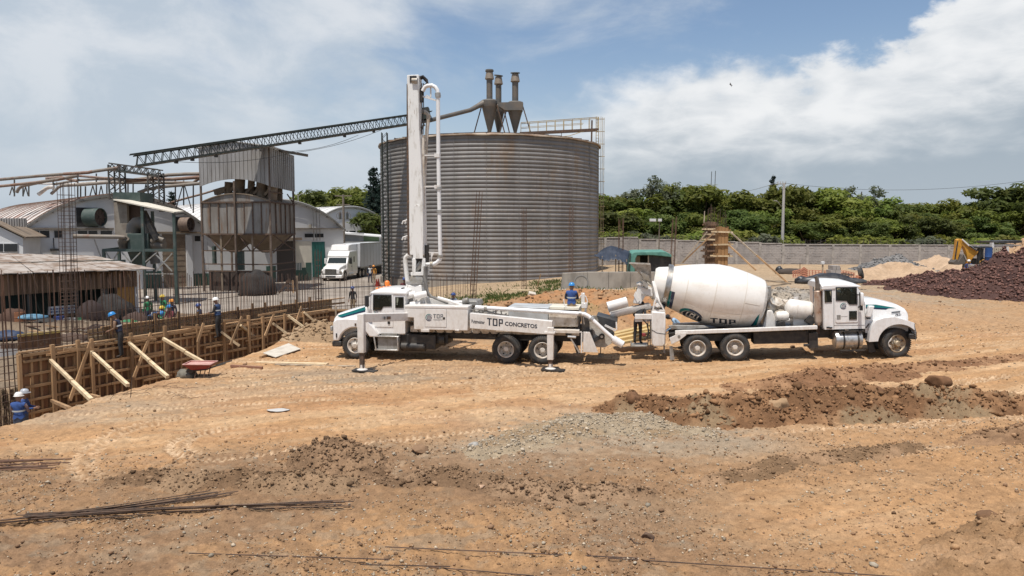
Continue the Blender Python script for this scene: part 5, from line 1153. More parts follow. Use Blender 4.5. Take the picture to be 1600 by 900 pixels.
for y in(cy0+.08,1.25,cy1-.08):mb.bar((fx0-.02,y,zc),(fx1-.02,y,zt),.07,.07)
cabm=P(mix_,'cab',mb,cab_white)
mb=MB();mb.hexa([(fx0-.012,cy0+.1,zc),(fx0-.012,cy1-.1,zc),(fx1-.012,cy1-.1,zt),(fx1-.012,cy0+.1,zt)],[(fx0-.02,cy0+.1,zc),(fx0-.02,cy1-.1,zc),(fx1-.02,cy1-.1,zt),(fx1-.02,cy0+.1,zt)]);P(cabm,'windscreen',mb,glass)
rp=X([(1283.5,452),(1283.8,444.5),(1288,441.5),(1300,440),(1322,440.5),(1337,443.5),(1345,446.6),(1338,448)],cy0);zr=rp[-1][1]-.01
mb=MB();mb.loft([[(x,y,zr+(z-zr)*(k if z>zr else 1))for x,z in rp]for y,k in((cy0-.03,.4),(cy0+.12,.9),(cy0+.35,1.1),(1.25,1.25),(cy1-.35,1.1),(cy1-.12,.9),(cy1+.03,.4))]);P(cabm,'roof',mb,cab_white,smooth=40)
mb=MB();q=mtf.at(1331,437.5,1.0)
for y in(.8,1.25,1.7):mb.box((q.x-.1,y,zr+.40),(.16,.12,.05))
P(cabm,'marker_lamp',mb,rusty)
dr=X([(1305,448.2),(1340,447.8),(1341.5,470),(1341,502),(1339,503.5),(1307.5,504.5),(1305.2,502.5)],cy0)
mb=MB();mb.plate(dr,[w1,w3],cy0-.022,cy0-.002);dd=P(cabm,'door',mb,cab_white,bevel=.012)
window(cabm,w1,cy0-.03);window(cabm,w2,cy0-.01);window(cabm,w3,cy0-.03)
mb=MB();mb.prism(X([(1307.2,492.2),(1313.2,492),(1313.2,498.8),(1307.2,499)],cy0),cy0-.028,cy0-.02);P(dd,'vent',mb,grey_steel)
mb=MB();q=X([(1303,490)],cy0)[0]
for a_,b_ in(((1302.4,466),(1303.2,466)),):mb.prism(X([(1302.6,466),(1303.3,466),(1303.3,513),(1302.6,513)],cy0),cy0-.006,cy0+.001)
mb.prism(X([(1303.3,508.3),(1351,507.8),(1351,508.3),(1303.3,508.8)],cy0),cy0-.005,cy0+.001);P(cabm,'panel_gap',mb,ink_grey)
mb=MB()
for q in((1293.5,511.5),(1298,512)):c_=mtf.at(*q,cy0);mb.box(c_+Vector((0,-.02,0)),(.1,.04,.05))
P(cabm,'hinge',mb,blackp)
cq=lambda pts,y:[Vector((x,y,z))for x,z in X(pts,y)]
emblem(dd,on_quad(*cq([(1312.8,483.6),(1323.2,483.4),(1323.2,473.4),(1312.8,473.6)],cy0-.022),.004),cab_white)
mb=MB();mb.prism(X([(1314,494.3),(1324,494.1),(1324,494.5),(1314,494.7)],cy0),cy0-.027,cy0-.02);P(dd,'lettering',mb,ink_grey)
cab_inside(cabm,bx,fx0,zb,zc+.05,1)
mb=MB();q=X([(1344.4,457),(1350.4,478)],-.18);mb.span((q[0][0],-.26,q[1][1]),(q[1][0]-.02,-.08,q[0][1]));mir=P(cabm,'mirror',mb,cab_white,bevel=.05);mb=MB();mb.span((q[0][0]-.02,-.2,q[1][1]-.16),(q[0][0]+.07,-.08,q[1][1]+.02));mb.bar((q[0][0],-.1,q[0][1]-.1),(q[0][0]-.02,cy0,q[0][1]-.1),.03);mb.bar((q[0][0],-.1,q[1][1]),(q[0][0],cy0,q[1][1]-.1),.03);mb.bar((q[0][0]-.01,-.12,q[0][1]),(q[0][0]-.01,-.12,q[1][1]-.1),.03);P(mir,'bracket',mb,blackp)
hb=X([(1352,467.5),(1372,468.8),(1406,477),(1417,482.5),(1419.8,500)],.3);hxs=[hb[0][0]-.03,hb[1][0],hb[2][0],hb[3][0],hb[3][0]+.07]
hz2=lambda x:float(np.interp(x,[hb[0][0],hb[1][0],hb[2][0],hb[3][0],hb[3][0]+.07],[hb[0][1],hb[1][1],hb[2][1],hb[3][1],hb[3][1]-.1]));fy=lambda x:float(np.interp(x,[hxs[0],hxs[-1]],[.24,.40]))
mb=MB();mb.loft(ring_sections(hxs,.3,2.2,lambda x:.95,hz2,.18,lambda x:(fy(x),2.5-fy(x))));bon=P(mix_,'bonnet',mb,cab_white,smooth=50)
for pl,m_ in(([(1352.3,475.9),(1368,475.9),(1387,479),(1402,481.8),(1389,482),(1352.3,479.5)],teal),([(1352.3,479.5),(1389,482),(1384.5,484),(1352.3,481.8)],navy)):
 q=X(pl,.28);mb=MB();mb.add([(x,fy(x)-.005,z)for x,z in q],[tuple(range(len(q)))]);P(bon,'stripe',mb,m_)
mb=MB();q=X([(1393.5,487.4),(1407.3,486),(1407.3,488),(1393.5,489.4)],.3);mb.add([(x,fy(x)-.02,z)for x,z in q]+[(x,fy(x)+.01,z)for x,z in q],[(0,1,2,3),(0,4,5,1),(3,7,6,2)]);P(bon,'vent',mb,ink_grey)
lettering(bon,'CR-21',on_quad(*[Vector((x,fy(x),z))for x,z in X([(1399.2,494.2),(1408.6,493.4),(1408.6,490),(1399.2,490.8)],.33)],.006),ink,.03)
mb=MB();q=X([(1358.5,478),(1367,478),(1361.5,495.4),(1354,495.4)],.0);mb.prism(q,.0,.26);P(mix_,'air_intake',mb,cab_white,bevel=.03)
mb=MB();mb.box(mtf.at(1357,497.2,.18),(.14,.05,.05));mb.box(mtf.at(1397,497.5,.0),(.07,.06,.11));mb.prism(X([(1351.5,513),(1358,504.5),(1358.5,507),(1353,513)],.1),.08,.12);P(mix_,'side_marker',mb,blackp)
oc=X([(1357,534),(1358.5,520),(1362,508),(1368,501),(1380,496.5),(1397,495),(1413,499.5),(1427.5,504),(1430.5,520),(1430,527)],.0)
ar=arc_pts(mf,wr+.04,.70,33,172,16)
mb=MB();mb.prism(oc+ar,-.06,.5);mb.prism(oc+ar,2.0,2.56);P(mix_,'fender',mb,cab_white,bevel=.06,seg=3)
ai=arc_pts(mf,wr+.04,.69,25,170,14)+[(mf-.5,wr+.2),(mf+.45,wr+.3)];mb=MB();mb.prism(ai,.42,.48);mb.prism(ai,2.02,2.08);mb.span((hxs[0]+.05,.5,.75),(hxs[-1]-.15,2.0,1.3));P(mix_,'wheel_housing',mb,black)
mb=MB();q=X([(1420,503),(1428.8,504.5),(1429.5,513),(1421,512)],.02);mb.prism(q,-.05,.3);P(mix_,'headlight',mb,galv,bevel=.03)
mb=MB();q=X([(1420,521.5),(1432.5,521.5),(1432.5,530.5),(1420,530)],.0);mb.prism(q,-.02,2.52);P(mix_,'bumper',mb,black,bevel=.03)
mb=MB();mb.prism(X([(1351.5,519),(1358,519),(1369,550),(1358,551)],.25),.25,.32);P(mix_,'mud_flap',mb,black)
mb=MB();mb.span((hxs[-1]-.02,.7,1.1),(hxs[-1]+.03,1.8,hz2(hxs[-1])-.1));P(mix_,'grille',mb,chrome,bevel=.02)
t0,t1=mtf.at(1303.5,531,.38),mtf.at(1344.5,531,.38);mb=MB();mb.lathe([(.24,-.03),(.33,0),(.335,.02),(.335,t1.x-t0.x-.02),(.33,t1.x-t0.x),(.24,t1.x-t0.x+.03)],t0,(1,0,0),32);ft=P(mix_,'fuel_tank',mb,alu,smooth=40)
mb=MB()
for k in(.30,.84):xx=t0.x+(t1.x-t0.x)*k;mb.lathe([(.337,-.03),(.347,-.03),(.347,.03),(.337,.03)],(xx,t0.y,t0.z),(1,0,0),28,closed=True)
mb.bar((t0.x+.1,.05,t0.z-.35),(t1.x+.06,.05,t0.z-.35),.1,.04,mi=1);mb.bar((t0.x+.1,.1,t0.z+.35),(t1.x+.02,.1,t0.z+.35),.12,.03,mi=1);P(ft,'tank_strap',mb,[black,alu])
mb=MB();c_=(t0.x+(t1.x-t0.x)*.48,.38,t0.z+.33);mb.cyl(c_,(c_[0],.38,c_[2]+.09),.08,n=12);P(ft,'filler_cap',mb,chrome,smooth=40)
mb=MB();mb.span((t0.x-.1,.5,.7),(mtf.x(1375,.5),1.0,1.1));mb.span((mtf.x(1277,.6),.6,.75),(mtf.x(1300,.6),1.2,1.15));P(mix_,'frame_box',mb,black)
e0,e1,e2=mtf.at(1278.4,503,.42),mtf.at(1278.2,454,.42),mtf.at(1277.2,434,.42);e1.x=e2.x=e0.x
ex=mat('exhaust_shield',(.52,.42,.34),.5,.5,col2=(.30,.13,.055),nscale=1.6,nlo=.45,nhi=.62,stretch=(1,1,.6),rust=(.20,.08,.035),rscale=2.3,rlo=.56,rhi=.7)
mb=MB();mb.lathe([(.09,-.12),(.13,0),(.135,.03),(.135,e1.z-e0.z-.03),(.10,e1.z-e0.z)],e0,(0,0,1),20);exh=P(mix_,'exhaust_stack',mb,ex,smooth=40)
mb=MB();mb.tube([e1-Vector((0,0,.02)),e1.lerp(e2,.6),e2+Vector((-.02,0,-.03)),e2+Vector((-.06,0,.06))],[.085,.075,.072,.07],14);P(exh,'pipe',mb,mat('exhaust_pipe',(.20,.17,.14),.5,.6,col2=(.06,.05,.045),nscale=2),smooth=45)
mb=MB();mb.box(e0+Vector((0,.1,-.25)),(.12,.12,.4));mb.box(e0+Vector((.1,.2,-.1)),(.3,.2,.1));P(exh,'bracket',mb,rusty)
# formwork wall in the trench
WU=Vector((FB[0]-FA[0],FB[1]-FA[1],0));WL=WU.length;WU.normalize();WN=Vector((WU.y,-WU.x,0))
W0=Vector((FA[0],FA[1],0))
def wp(t,d,z):return W0+WU*t+WN*d+Vector((0,0,z))
def wall_tz(px,py,d=0.0):
 r=ray(px,py);o=Vector((0,0,CAM_H))-(W0+WN*d);k=-o.dot(WN)/r.dot(WN);p=o+r*k;return p.dot(WU),p.z
WROT=math.atan2(WU.y,WU.x)
form=thing('formwork_wall','long timber formwork of boards, rails and props along the left trench, rebar rising above it','formwork',wp(0,0,-1.7))
def box_mesh(name,size,m,centre=(0,0,0)):b=MB();b.box(centre,size);return mesh_of(name,b,m)
def wput(name,me,t,d,z,rot=(0,0,0),scl=(1,1,1),parent=None):
 parent=parent or form
 Mw=Matrix.Translation(wp(t,d,z))@Matrix.Rotation(WROT,4,'Z')@Euler(rot).to_matrix().to_4x4()@Matrix.Diagonal((*scl,1))
 return inst(name,me,parent,M=WM[parent].inverted()@Mw)
ZT=.80
pl_me=box_mesh('plank',(.285,.025,2.4),wood_red);st_me=box_mesh('stud',(.075,.085,2.4),wood);rail_me=box_mesh('rail',(1,.05,.095),wood);post_me=box_mesh('post',(.12,.12,1),wood)
n=int(WL/.3)
for i in range(n+1):
 t=.1+i*.3
 wput('plank',pl_me,t,0,-.43+random.uniform(-.01,.01));wput('stud',st_me,t+.15,.06,-.44+random.uniform(-.03,.03),(0,random.uniform(-.012,.012),0))
for r_,z in enumerate((.74,.50,.06,-.38,-.82,-1.26)):
 t=-.05
 while t<WL-.2:
  ln=min(random.uniform(2.4,3.4),WL-t);wput('rail',rail_me,t+ln/2,.13+random.uniform(0,.012),z+random.uniform(-.025,.025),(0,random.uniform(-.008,.008),0),(ln-.03,1,random.uniform(.85,1.1)));t+=ln
 if r_ in(0,2,4):
  t=random.uniform(.3,1.2)
  while t<WL-1.2:wput('rail',rail_me,t+.7,.185,z-.1,(0,random.uniform(-.01,.01),0),(1.3,1,.8));t+=random.uniform(2.2,3.4)
t=-.1
while t<WL:ln=min(random.uniform(2.6,3.8),WL+.3-t);wput('rail',rail_me,t+ln/2,.03,ZT+.03,(math.pi/2,0,0),(ln-.02,1,2.0));t+=ln
for px,zt in((77,.98),(117,1.02),(138,1.0),(200,1.02),(253,1.12),(304,1.0),(345,.95),(384,1.1),(406,.95),(440,.95),(470,.95)):
 t,_=wall_tz(px,560-(px-77)*.12);zb_=-1.75 if px not in(117,384)else-.6;h=zt-zb_;wput('post',post_me,t,.20,(zt+zb_)/2,(0,random.uniform(-.01,.01),0),(random.uniform(.85,1.1),.9,h))
ply_me=box_mesh('plank',(1,.03,.30),ply)
t=2.7
while t<WL:
 for z in(.95,1.24):
  wput('plank',ply_me,t+.75,-.52,z-.12,(0,random.uniform(-.012,.012),0),(1.5,1,random.uniform(.8,1)))
 t+=1.52
t=3.2
while t<WL:ln=random.uniform(2.4,3.4);wput('rail',rail_me,t+ln/2,-.50,1.28,(math.pi/2,random.uniform(-.01,.01),0),(ln-.04,1,1.5));wput('rail',rail_me,t+ln/2,-.46,1.02,(0,random.uniform(-.01,.01),0),(ln-.04,1,1));t+=ln
t=3.6
while t<WL:wput('post',post_me,t,-.42,1.1,(0,random.uniform(-.03,.03),0),(.8,.6,random.uniform(.7,1.0)));t+=random.uniform(.75,1.25)
def prop(u,l,w=.10,m=wood_pale,d=.28,name='brace',two=True):
 t,z=wall_tz(*u,d);a=wp(t,d,z);b=G(*l,-.12)
 if two:
  k=.55;mb=MB();mb.bar(a,a.lerp(b,k),w,w);ob(name,mb,m,form);mb=MB();off=Vector((.02,.02,-.05));mb.bar(a.lerp(b,k-.05)+off,b,w*1.1,w*1.1);ob(name,mb,m,form)
 else:mb=MB();mb.bar(a,b,w,w);ob(name,mb,m,form)
for u,l in(((79,563),(143,625)),((143,550),(200,602)),((202,536),(262,589)),((255,529),(318,566)),((345,518),(374,540)),((376,508),(402,530)),((426,505),(457,527)),((450,493),(492,524)),((475,488),(508,517))):prop(u,l)
prop((81,626),(109,638),.09,wood,two=False);prop((141,617),(155,621),.09,wood,two=False)
for(a,b)in(((141,536),(109,626)),((236,520),(209,590)),((378,495),(360,539)),((428,490),(414,525)),((471,479),(456,525)),((318,505),(309,535))):
 t0,z0_=wall_tz(*a,.42);t1,z1_=wall_tz(*b,.55);mb=MB();mb.bar(wp(t0,.42,z0_),wp(t1,.55,z1_),.11,.05,up=WN);ob('brace',mb,wood,form)
for(a,b)in(((100,546),(152,546)),((200,528),(236,527)),((284,511),(330,512)),((350,501),(390,500)),((404,493),(446,485))):
 t0,z0_=wall_tz(*a,.40);t1,z1_=wall_tz(*b,.40);mb=MB();mb.bar(wp(t0,.38,z0_),wp(t1,.46,z1_),.05,.09);ob('brace',mb,wood,form)
rb=MB();rb.cyl((0,0,0),(0,0,1),.0132,n=5);rebar_me=mesh_of('rebar',rb,rebar_m)
rb=MB();rb.cyl((0,0,0),(0,0,1),.0142,n=5);rebar_me2=mesh_of('rebar',rb,rebar_brown)
t=-6.0;k=0
while t<WL+.2:
 top=float(np.interp(t,[-6,0,WL],[3.9,3.5,2.6]))+random.uniform(-.16,.16);z0_=-1.7 if t<0 else.2
 wput('rebar',rebar_me if random.random()<.75 else rebar_me2,t,-.14 if k%2 else-.36,z0_,(random.uniform(-.018,.018),random.uniform(-.018,.018),0),(1,1,top-z0_));k+=1;t+=.055 if t<-.1 and k%2 else.10+(.02 if t<0 else.0)
 if k>238:break
for z in np.arange(-1.5,1.6,.24):wput('rebar',rebar_me,-6,-.12,float(z),(0,math.pi/2,0),(1,1,6.2 if z<.8 else 9.0))
for z in(1.15,1.9):wput('rebar',rebar_me,2.5,-.16,z,(0,math.pi/2-.01,0),(1,1,WL-3))
mb=MB();mb.bar(wp(-.12,.02,-1.7),wp(-.12,.02,.82),.12,.06,up=WN);mb.bar(wp(-.18,.16,-1.7),wp(-.18,.16,.78),.1,.1,up=WN);obs('post',mb,wood,form)
ret=thing('formwork_return','dark boarded end of the trench behind the pump truck bonnet','formwork',(FB[0],FB[1],-1.5))
rx=Vector((1,.16,0)).normalized()
rl_me=MB();rl_me.box((0,0,0),(1,.03,.26));rl_me=mesh_of('plank',rl_me,wood_red)
for i in range(8):
 for j in range(3):
  c=Vector((FB[0],FB[1],0))+rx*(1.1+j*2.1)+Vector((0,0,-1.3+i*.275));inst('plank',rl_me,ret,M=WM[ret].inverted()@Matrix.Translation(c)@Matrix.Rotation(math.atan2(rx.y,rx.x)+random.uniform(-.004,.004),4,'Z')@Matrix.Diagonal((2.08,1,1,1)))
for z in(-.75,.02,.8):
 mb=MB();a=Vector((FB[0]-.1,FB[1]-.08,z));mb.bar(a,a+rx*6.5,.06,.1);ob('rail',mb,wood_grey if z<.5 else wood,ret)
for k in range(5):
 mb=MB();a=Vector((FB[0],FB[1]-.1,-1.4))+rx*(.5+k*1.4);mb.bar(a,a+Vector((0,0,2.4)),.09,.09);ob('post',mb,wood_grey,ret)
fence=thing('rebar_row','row of upright rebar rising behind the pump truck cab in front of the silo','rebar',(FB[0],FB[1]+.5,0))
a=Vector((FB[0]+.1,FB[1]+.3,0));b=Q(742,470,43.0);b.z=0;L_=(b-a).length;nb=int(L_/.155)
for i in range(nb+1):
 if i>118:break
 p=a.lerp(b,i/nb)+Vector((0,.25*(i%2),0));z0_=.1 if i<nb*.5 else hz(p.x,p.y)-.1;z1_=2.35+random.uniform(-.15,.15)
 inst('rebar',rebar_me if random.random()<.8 else rebar_me2,fence,M=WM[fence].inverted()@Matrix.Translation((p.x,p.y,z0_))@Euler((random.uniform(-.02,.02),random.uniform(-.02,.02),0)).to_matrix().to_4x4()@Matrix.Diagonal((1,1,z1_-z0_,1)))
for z in(.75,.95):
 mb=MB();mb.tube([a+Vector((0,.1,z)),b+Vector((0,.1,z))],.022,5);ob('rebar',mb,rebar_m,fence)
def rebar_cage(px,py_top,Y,z_base,w,label,tilt=0.0,pitch=.22,bars=8):
 p=Q(px,400,Y);zt=Q(px,py_top,Y).z;t=thing('rebar_cage',label,'rebar cage',(p.x,Y,z_base),0,'rebar column cages');h=zt-z_base
 for i in range(bars):
  s=i*4/bars;e,f_=int(s),s-int(s);c=[(-1,-1),(1,-1),(1,1),(-1,1),(-1,-1)];x=(c[e][0]+(c[e+1][0]-c[e][0])*f_)*w/2;y=(c[e][1]+(c[e+1][1]-c[e][1])*f_)*w/2
  inst('rebar',rebar_me2 if Y>45 else rebar_me,t,M=Matrix.Translation((x,y,0))@Euler((0,tilt,0)).to_matrix().to_4x4()@Matrix.Diagonal((1.15,1.15,h*random.uniform(.95,1.0),1)))
 mb=MB();mb.tube([(-w/2,-w/2,0),(w/2,-w/2,0),(w/2,w/2,0),(-w/2,w/2,0),(-w/2,-w/2,0)],.010,4);st=mesh_of('stirrup',mb,rebar_m)
 z=.1
 while z<h*.93:inst('stirrup',st,t,(math.tan(tilt)*z,0,z));z+=pitch*random.uniform(.8,1.2)*(1.0 if(z/h)%.5<.3 else 1.6)
 return t
rebar_cage(105,277,37,-.4,.55,'tall rebar column cage in front of the shed and green fan',.012,.20)
rebar_cage(497,388,41,-.3,.30,'small rebar cage standing beside the white lorry',0,.3,6)
rebar_cage(738,296,47,.2,.36,'rebar cage leaning slightly before the middle of the silo',.065,.30)
rebar_cage(819,322,50,.4,.30,'rebar cage rising before the silo behind the pump hopper',.0,.32,6)
rebar_cage(892,318,56,.8,.30,'rebar cage before the right side of the silo',.0,.36,6)
rebar_cage(970,340,57,.8,.36,'short rebar cage in front of the dark blue tarpaulin',.0,.3,6)
rebar_cage(1050,338,58,.8,.34,'short rebar cage beside the green hut',.03,.3,6)
# yard
YZ=-.36
mb=MB();yp=[(-70,50.5),(-26,47.5),(-15,47.2),(-9.0,51),(-6.2,58),(-8,75),(-10,110),(-16,140),(-90,140)]
mb.add([(x,y,YZ)for x,y in yp],[tuple(range(len(yp)))]);ob('yard_pavement',mb,yard_m,kind='structure',fix=False)
mb=MB()
for k in range(7):
 a=Q(215,462,56+k*6);mb.bar((a.x+2,55+k*6,YZ+.004),(-9-k*.2,57+k*5.5,YZ+.004),.07,.004)
ob('yard_joints',mb,mat('joint',(.16,.13,.11),.9),kind='structure')
# silo
SC=Vector((-34/F*79.5,79.5,0));SR=11.45;SH=13.72
silo=thing('silo','huge round corrugated steel silo with rust streaks behind the pump truck','silo',(SC.x,SC.y,0))
NR=36;ph=(SH-.3)/NR;mb=MB();pr=[]
for k in range(7):u=k/6;pr.append((SR-.012+.085*math.sin(math.pi*u)**.8*(1 if u<.99 else 1),u*ph))
mb.lathe(pr,(0,0,0),(0,0,1),110);mb.f=[f for f in mb.f if len(f)==4];mb.m=[0]*len(mb.f);ring_me=mesh_of('ring',mb,silo_m,smooth=70)
for k in range(NR):inst('ring',ring_me,silo,(0,0,.3+k*ph),(0,0,0))
mb=MB();mb.lathe([(SR-.2,-.8),(SR+.18,-.8),(SR+.18,.32),(SR-.2,.32)],SC,(0,0,1),80,closed=True);ob('footing',mb,concrete,silo,smooth=40)
mb=MB();pr=[(SR+.26,SH-.06),(SR+.26,SH+.04),(SR-.2,SH+.12)]+[(SR*(1-k/8),SH+.12+1.55*k/8)for k in range(1,9)];mb.lathe(pr,SC,(0,0,1),96)
for i,v in enumerate(mb.v):
 r_=math.hypot(v[0]-SC.x,v[1]-SC.y)
 if r_>SR-.1:a=math.atan2(v[1]-SC.y,v[0]-SC.x);mb.v[i]=(v[0],v[1],v[2]+.035*math.sin(a*13)+.025*math.sin(a*29+1))
roof=ob('roof',mb,mat('silo_roof',(.45,.37,.28),.7,.1,col2=(.30,.19,.12),nscale=.8),silo,smooth=50)
mb=MB()
for k in range(48):a=2*math.pi*k/48;mb.bar((SC.x+SR*math.cos(a),SC.y+SR*math.sin(a),SH+.15),(SC.x+1.5*math.cos(a),SC.y+1.5*math.sin(a),SH+1.5),.08,.08)
o=ob('rib',mb,rusty,silo,kind='stuff')
mb=MB()
for a in np.arange(0,360,15):
 p=SC+Vector((math.cos(R(a))*(SR+.085),math.sin(R(a))*(SR+.085),0));mb.bar(p+Vector((0,0,.3)),p+Vector((0,0,SH)),.035,.02)
ob('seam',mb,silo_m,silo,kind='stuff')
def cyclone(px,yb,yc,rc,ytop,rs,Y,label,cap):
 p=Q(px,200,Y);zf=lambda y:Q(px,y,Y).z;t=thing('cyclone_separator',label,'cyclone',(p.x,Y,zf(208)),0,'cyclones on the silo roof')
 mb=MB();mb.lathe([(.12,zf(209)),(.18,zf(206)),(rc*.97,zf(yc+10)),(rc,zf(yc+9)),(rc,zf(yc)),(rc*.8,zf(yc-2)),(rs,zf(yc-3))],(p.x,Y,0),(0,0,1),24);ob('cone',mb,cyclone_m,t,smooth=35)
 mb=MB();mb.lathe([(rs,zf(yc)),(rs,zf(ytop+14))],(p.x,Y,0),(0,0,1),18);ob('stack',mb,cyclone_m,t,smooth=40)
 mb=MB();mb.lathe([(rs*1.05,zf(ytop+16)),(rs*1.5,zf(ytop+14.5)),(rs*1.4,zf(ytop+12)),(rs*1.1,zf(ytop+4)),(rs*1.05,zf(ytop+3))],(p.x,Y,0),(0,0,1),18);ob('stack_head',mb,cyclone_tan,t,smooth=40)
 mb=MB();q=(p.x,Y,zf(ytop+1.2))
 if cap==0:mb.lathe([(rs*1.35,zf(ytop+3)),(rs*1.4,zf(ytop+2.5)),(rs*1.3,zf(ytop))],(p.x,Y,0),(0,0,1),16)
 else:mb.lathe([(rs*1.5,-.04),(rs*1.5,.05),(0,.10)],q,(.12*(cap-1),-.1,1),18)
 ob('rain_cap',mb,cyclone_m,t,smooth=40)
 for a in(R(200),R(340),R(90)):
  mb=MB();mb.bar((p.x+rc*math.cos(a),Y+rc*math.sin(a),zf(yc+6)),(p.x+rc*2.1*math.cos(a),Y+rc*2.1*math.sin(a),zf(211)),.10);ob('leg',mb,rusty,t)
 return t
c1=cyclone(765,0,158,.83,109,.32,79.0,'tallest grey cyclone with the inlet pipe, left of the three on the silo',0)
cyclone(779,0,166,.62,117,.32,81.2,'middle grey cyclone set behind the others, flat cap tilted',2)
c3=cyclone(805,0,161,.85,113,.33,79.3,'right grey cyclone with flat duct at its side',1)
mb=MB();mb.tube([Q(672,188,71),Q(735,172,77),Q(748,165,78.4),Q(757,161,78.8)],[.20,.22,.27,.40],14);ob('inlet_pipe',mb,pipe_tan if False else cyclone_m,c1,smooth=50)
mb=MB();mb.prismf([(778,160),(817,159),(817,172),(789,172),(780,166)],lambda a,b:Q(a,b,78.3),lambda a,b:Q(a,b,78.3)+Vector((0,1.2,0)));ob('flat_duct',mb,cyclone_m,c3)
cw=thing('catwalk','rusty catwalk with handrail and caged ladder at the right edge of the silo','catwalk',Q(940,440,79))
Yc=78.6
for a,b,w in(((812,208),(935,202),.22),((814,191.5),(936,183),.07),((814,199),(912,192.5),.05)):
 for dy in(0,.9):mb=MB();mb.bar(Q(*a,Yc)+Vector((0,dy,0)),Q(*b,Yc)+Vector((0,dy,0)),w*.6,w);ob('rail',mb,rusty if w>.1 else yellowish,cw)
for k in range(10):
 f=k/9
 for dy in(0,.9):mb=MB();mb.bar(Q(814+121*f,208-6*f,Yc)+Vector((0,dy,0)),Q(814+121*f,191.5-8.5*f,Yc)+Vector((0,dy,0)),.06);ob('post',mb,yellowish,cw)
for px in(843,877):mb=MB();mb.bar(Q(px,206,Yc),Q(px+1,218,Yc-.0),.06);ob('post',mb,rusty,cw)
mb=MB();mb.tube([Q(850,217,Yc),Q(890,212,Yc),Q(912,205,Yc)],.04,5);ob('stay',mb,yellowish,cw)
for px,yt in((931.5,182),(935.5,183)):mb=MB();mb.bar(Q(px,yt,79),Q(px-1,432,79),.07);ob('stringer',mb,yellowish,cw)
for px,dy in((938.5,-.35),(941.5,0),(944.5,.3)):mb=MB();mb.bar(Q(px,183,79)+Vector((0,dy,0)),Q(px-1.5,405,79)+Vector((0,dy,0)),.045);ob('cage_bar',mb,yellowish,cw)
for k in range(12):y=186+k*19.5;mb=MB();mb.tube([Q(931,y,79),Q(938,y,78.3),Q(944.5,y,78.9),Q(942,y,79.6),Q(931,y,79.4)],.035,5);ob('cage_hoop',mb,yellowish,cw)
for k in range(50):y=192+k*4.8;mb=MB();mb.bar(Q(931.3,y,79),Q(935.3,y,79),.035);ob('rung',mb,yellowish,cw)
mb=MB();mb.bar(Q(925,188,79.5),Q(924,232,79.5),.16);ob('post',mb,rusty,cw)
# lattice helper
def lattice(root,p0,p1,w,h,n,m,chord=.10,web=.05,up=(0,0,1),deck=None):
 p0,p1=Vector(p0),Vector(p1);d=(p1-p0).normalized();up=Vector(up);a=d.cross(up).normalized();b=a.cross(d)
 for sa in(-1,1):
  for sb in(-1,1):mb=MB();o=a*sa*w/2+b*sb*h/2;mb.bar(p0+o,p1+o,chord);ob('chord',mb,m,root)
 for sa in(-1,1):
  for i in range(n):
   f0,f1=i/n,(i+1)/n;A,B_=p0.lerp(p1,f0),p0.lerp(p1,f1);M_=p0.lerp(p1,(f0+f1)/2);o=a*sa*w/2
   mb=MB();mb.bar(A+o-b*h/2,M_+o+b*h/2,web);ob('web_bar',mb,m,root);mb=MB();mb.bar(M_+o+b*h/2,B_+o-b*h/2,web);ob('web_bar',mb,m,root)
 mb=MB()
 for sb in(-1,1):
  for i in range(n):f0,f1=i/n,(i+1)/n;mb.bar(p0.lerp(p1,f0)+a*w/2*(1 if i%2 else-1)+b*sb*h/2,p0.lerp(p1,f1)-a*w/2*(1 if i%2 else-1)+b*sb*h/2,web)
 ob('lacing',mb,m,root,kind='stuff')
cv=thing('conveyor_bridge','long sloping dark green lattice conveyor bridge running up to the silo top','conveyor',Q(205,252,58))
a,b=Q(211,251.5,58),Q(672,182,71);lattice(cv,a,b,.95,.82,42,truss_green,.10,.045)
mb=MB();off=Vector((0,0,-.42));mb.bar(a+off,b+off,.75,.20);ob('trough',mb,cyclone_m,cv)
mb=MB();mb.bar(a+Vector((-.4,0,.48)),b+Vector((0,0,.45)),1.1,.05);ob('cover',mb,truss_green,cv)
mb=MB();c=Q(664,178,70.6);mb.box(c,(.9,1.0,1.05),(0,-.15,0));ob('head_box',mb,truss_green,cv)
for px in(267,289,322,447,520,570):f=(px-211)/461;p=a.lerp(b,f);mb=MB();mb.box(p+Vector((0,-.3,-.62)),(.22,.3,.22));ob('roller',mb,black,cv)
for px0,Y,zb_,lbl in((602,72.5,.0,'tall slim lattice mast at the left edge of the silo carrying the conveyor'),(622,78.5,13.9,'short lattice mast under the conveyor above the silo rim')):
 q=Q(px0,300,Y);f=(px0-211)/461;zt=a.lerp(b,f).z-.5;t=thing('lattice_mast',lbl,'mast',(q.x,Y,zb_));lattice(t,(q.x,Y,zb_),(q.x,Y,zt),.5,.5,26 if zb_<5 else 3,truss_green,.07,.035,up=(0,1,0))
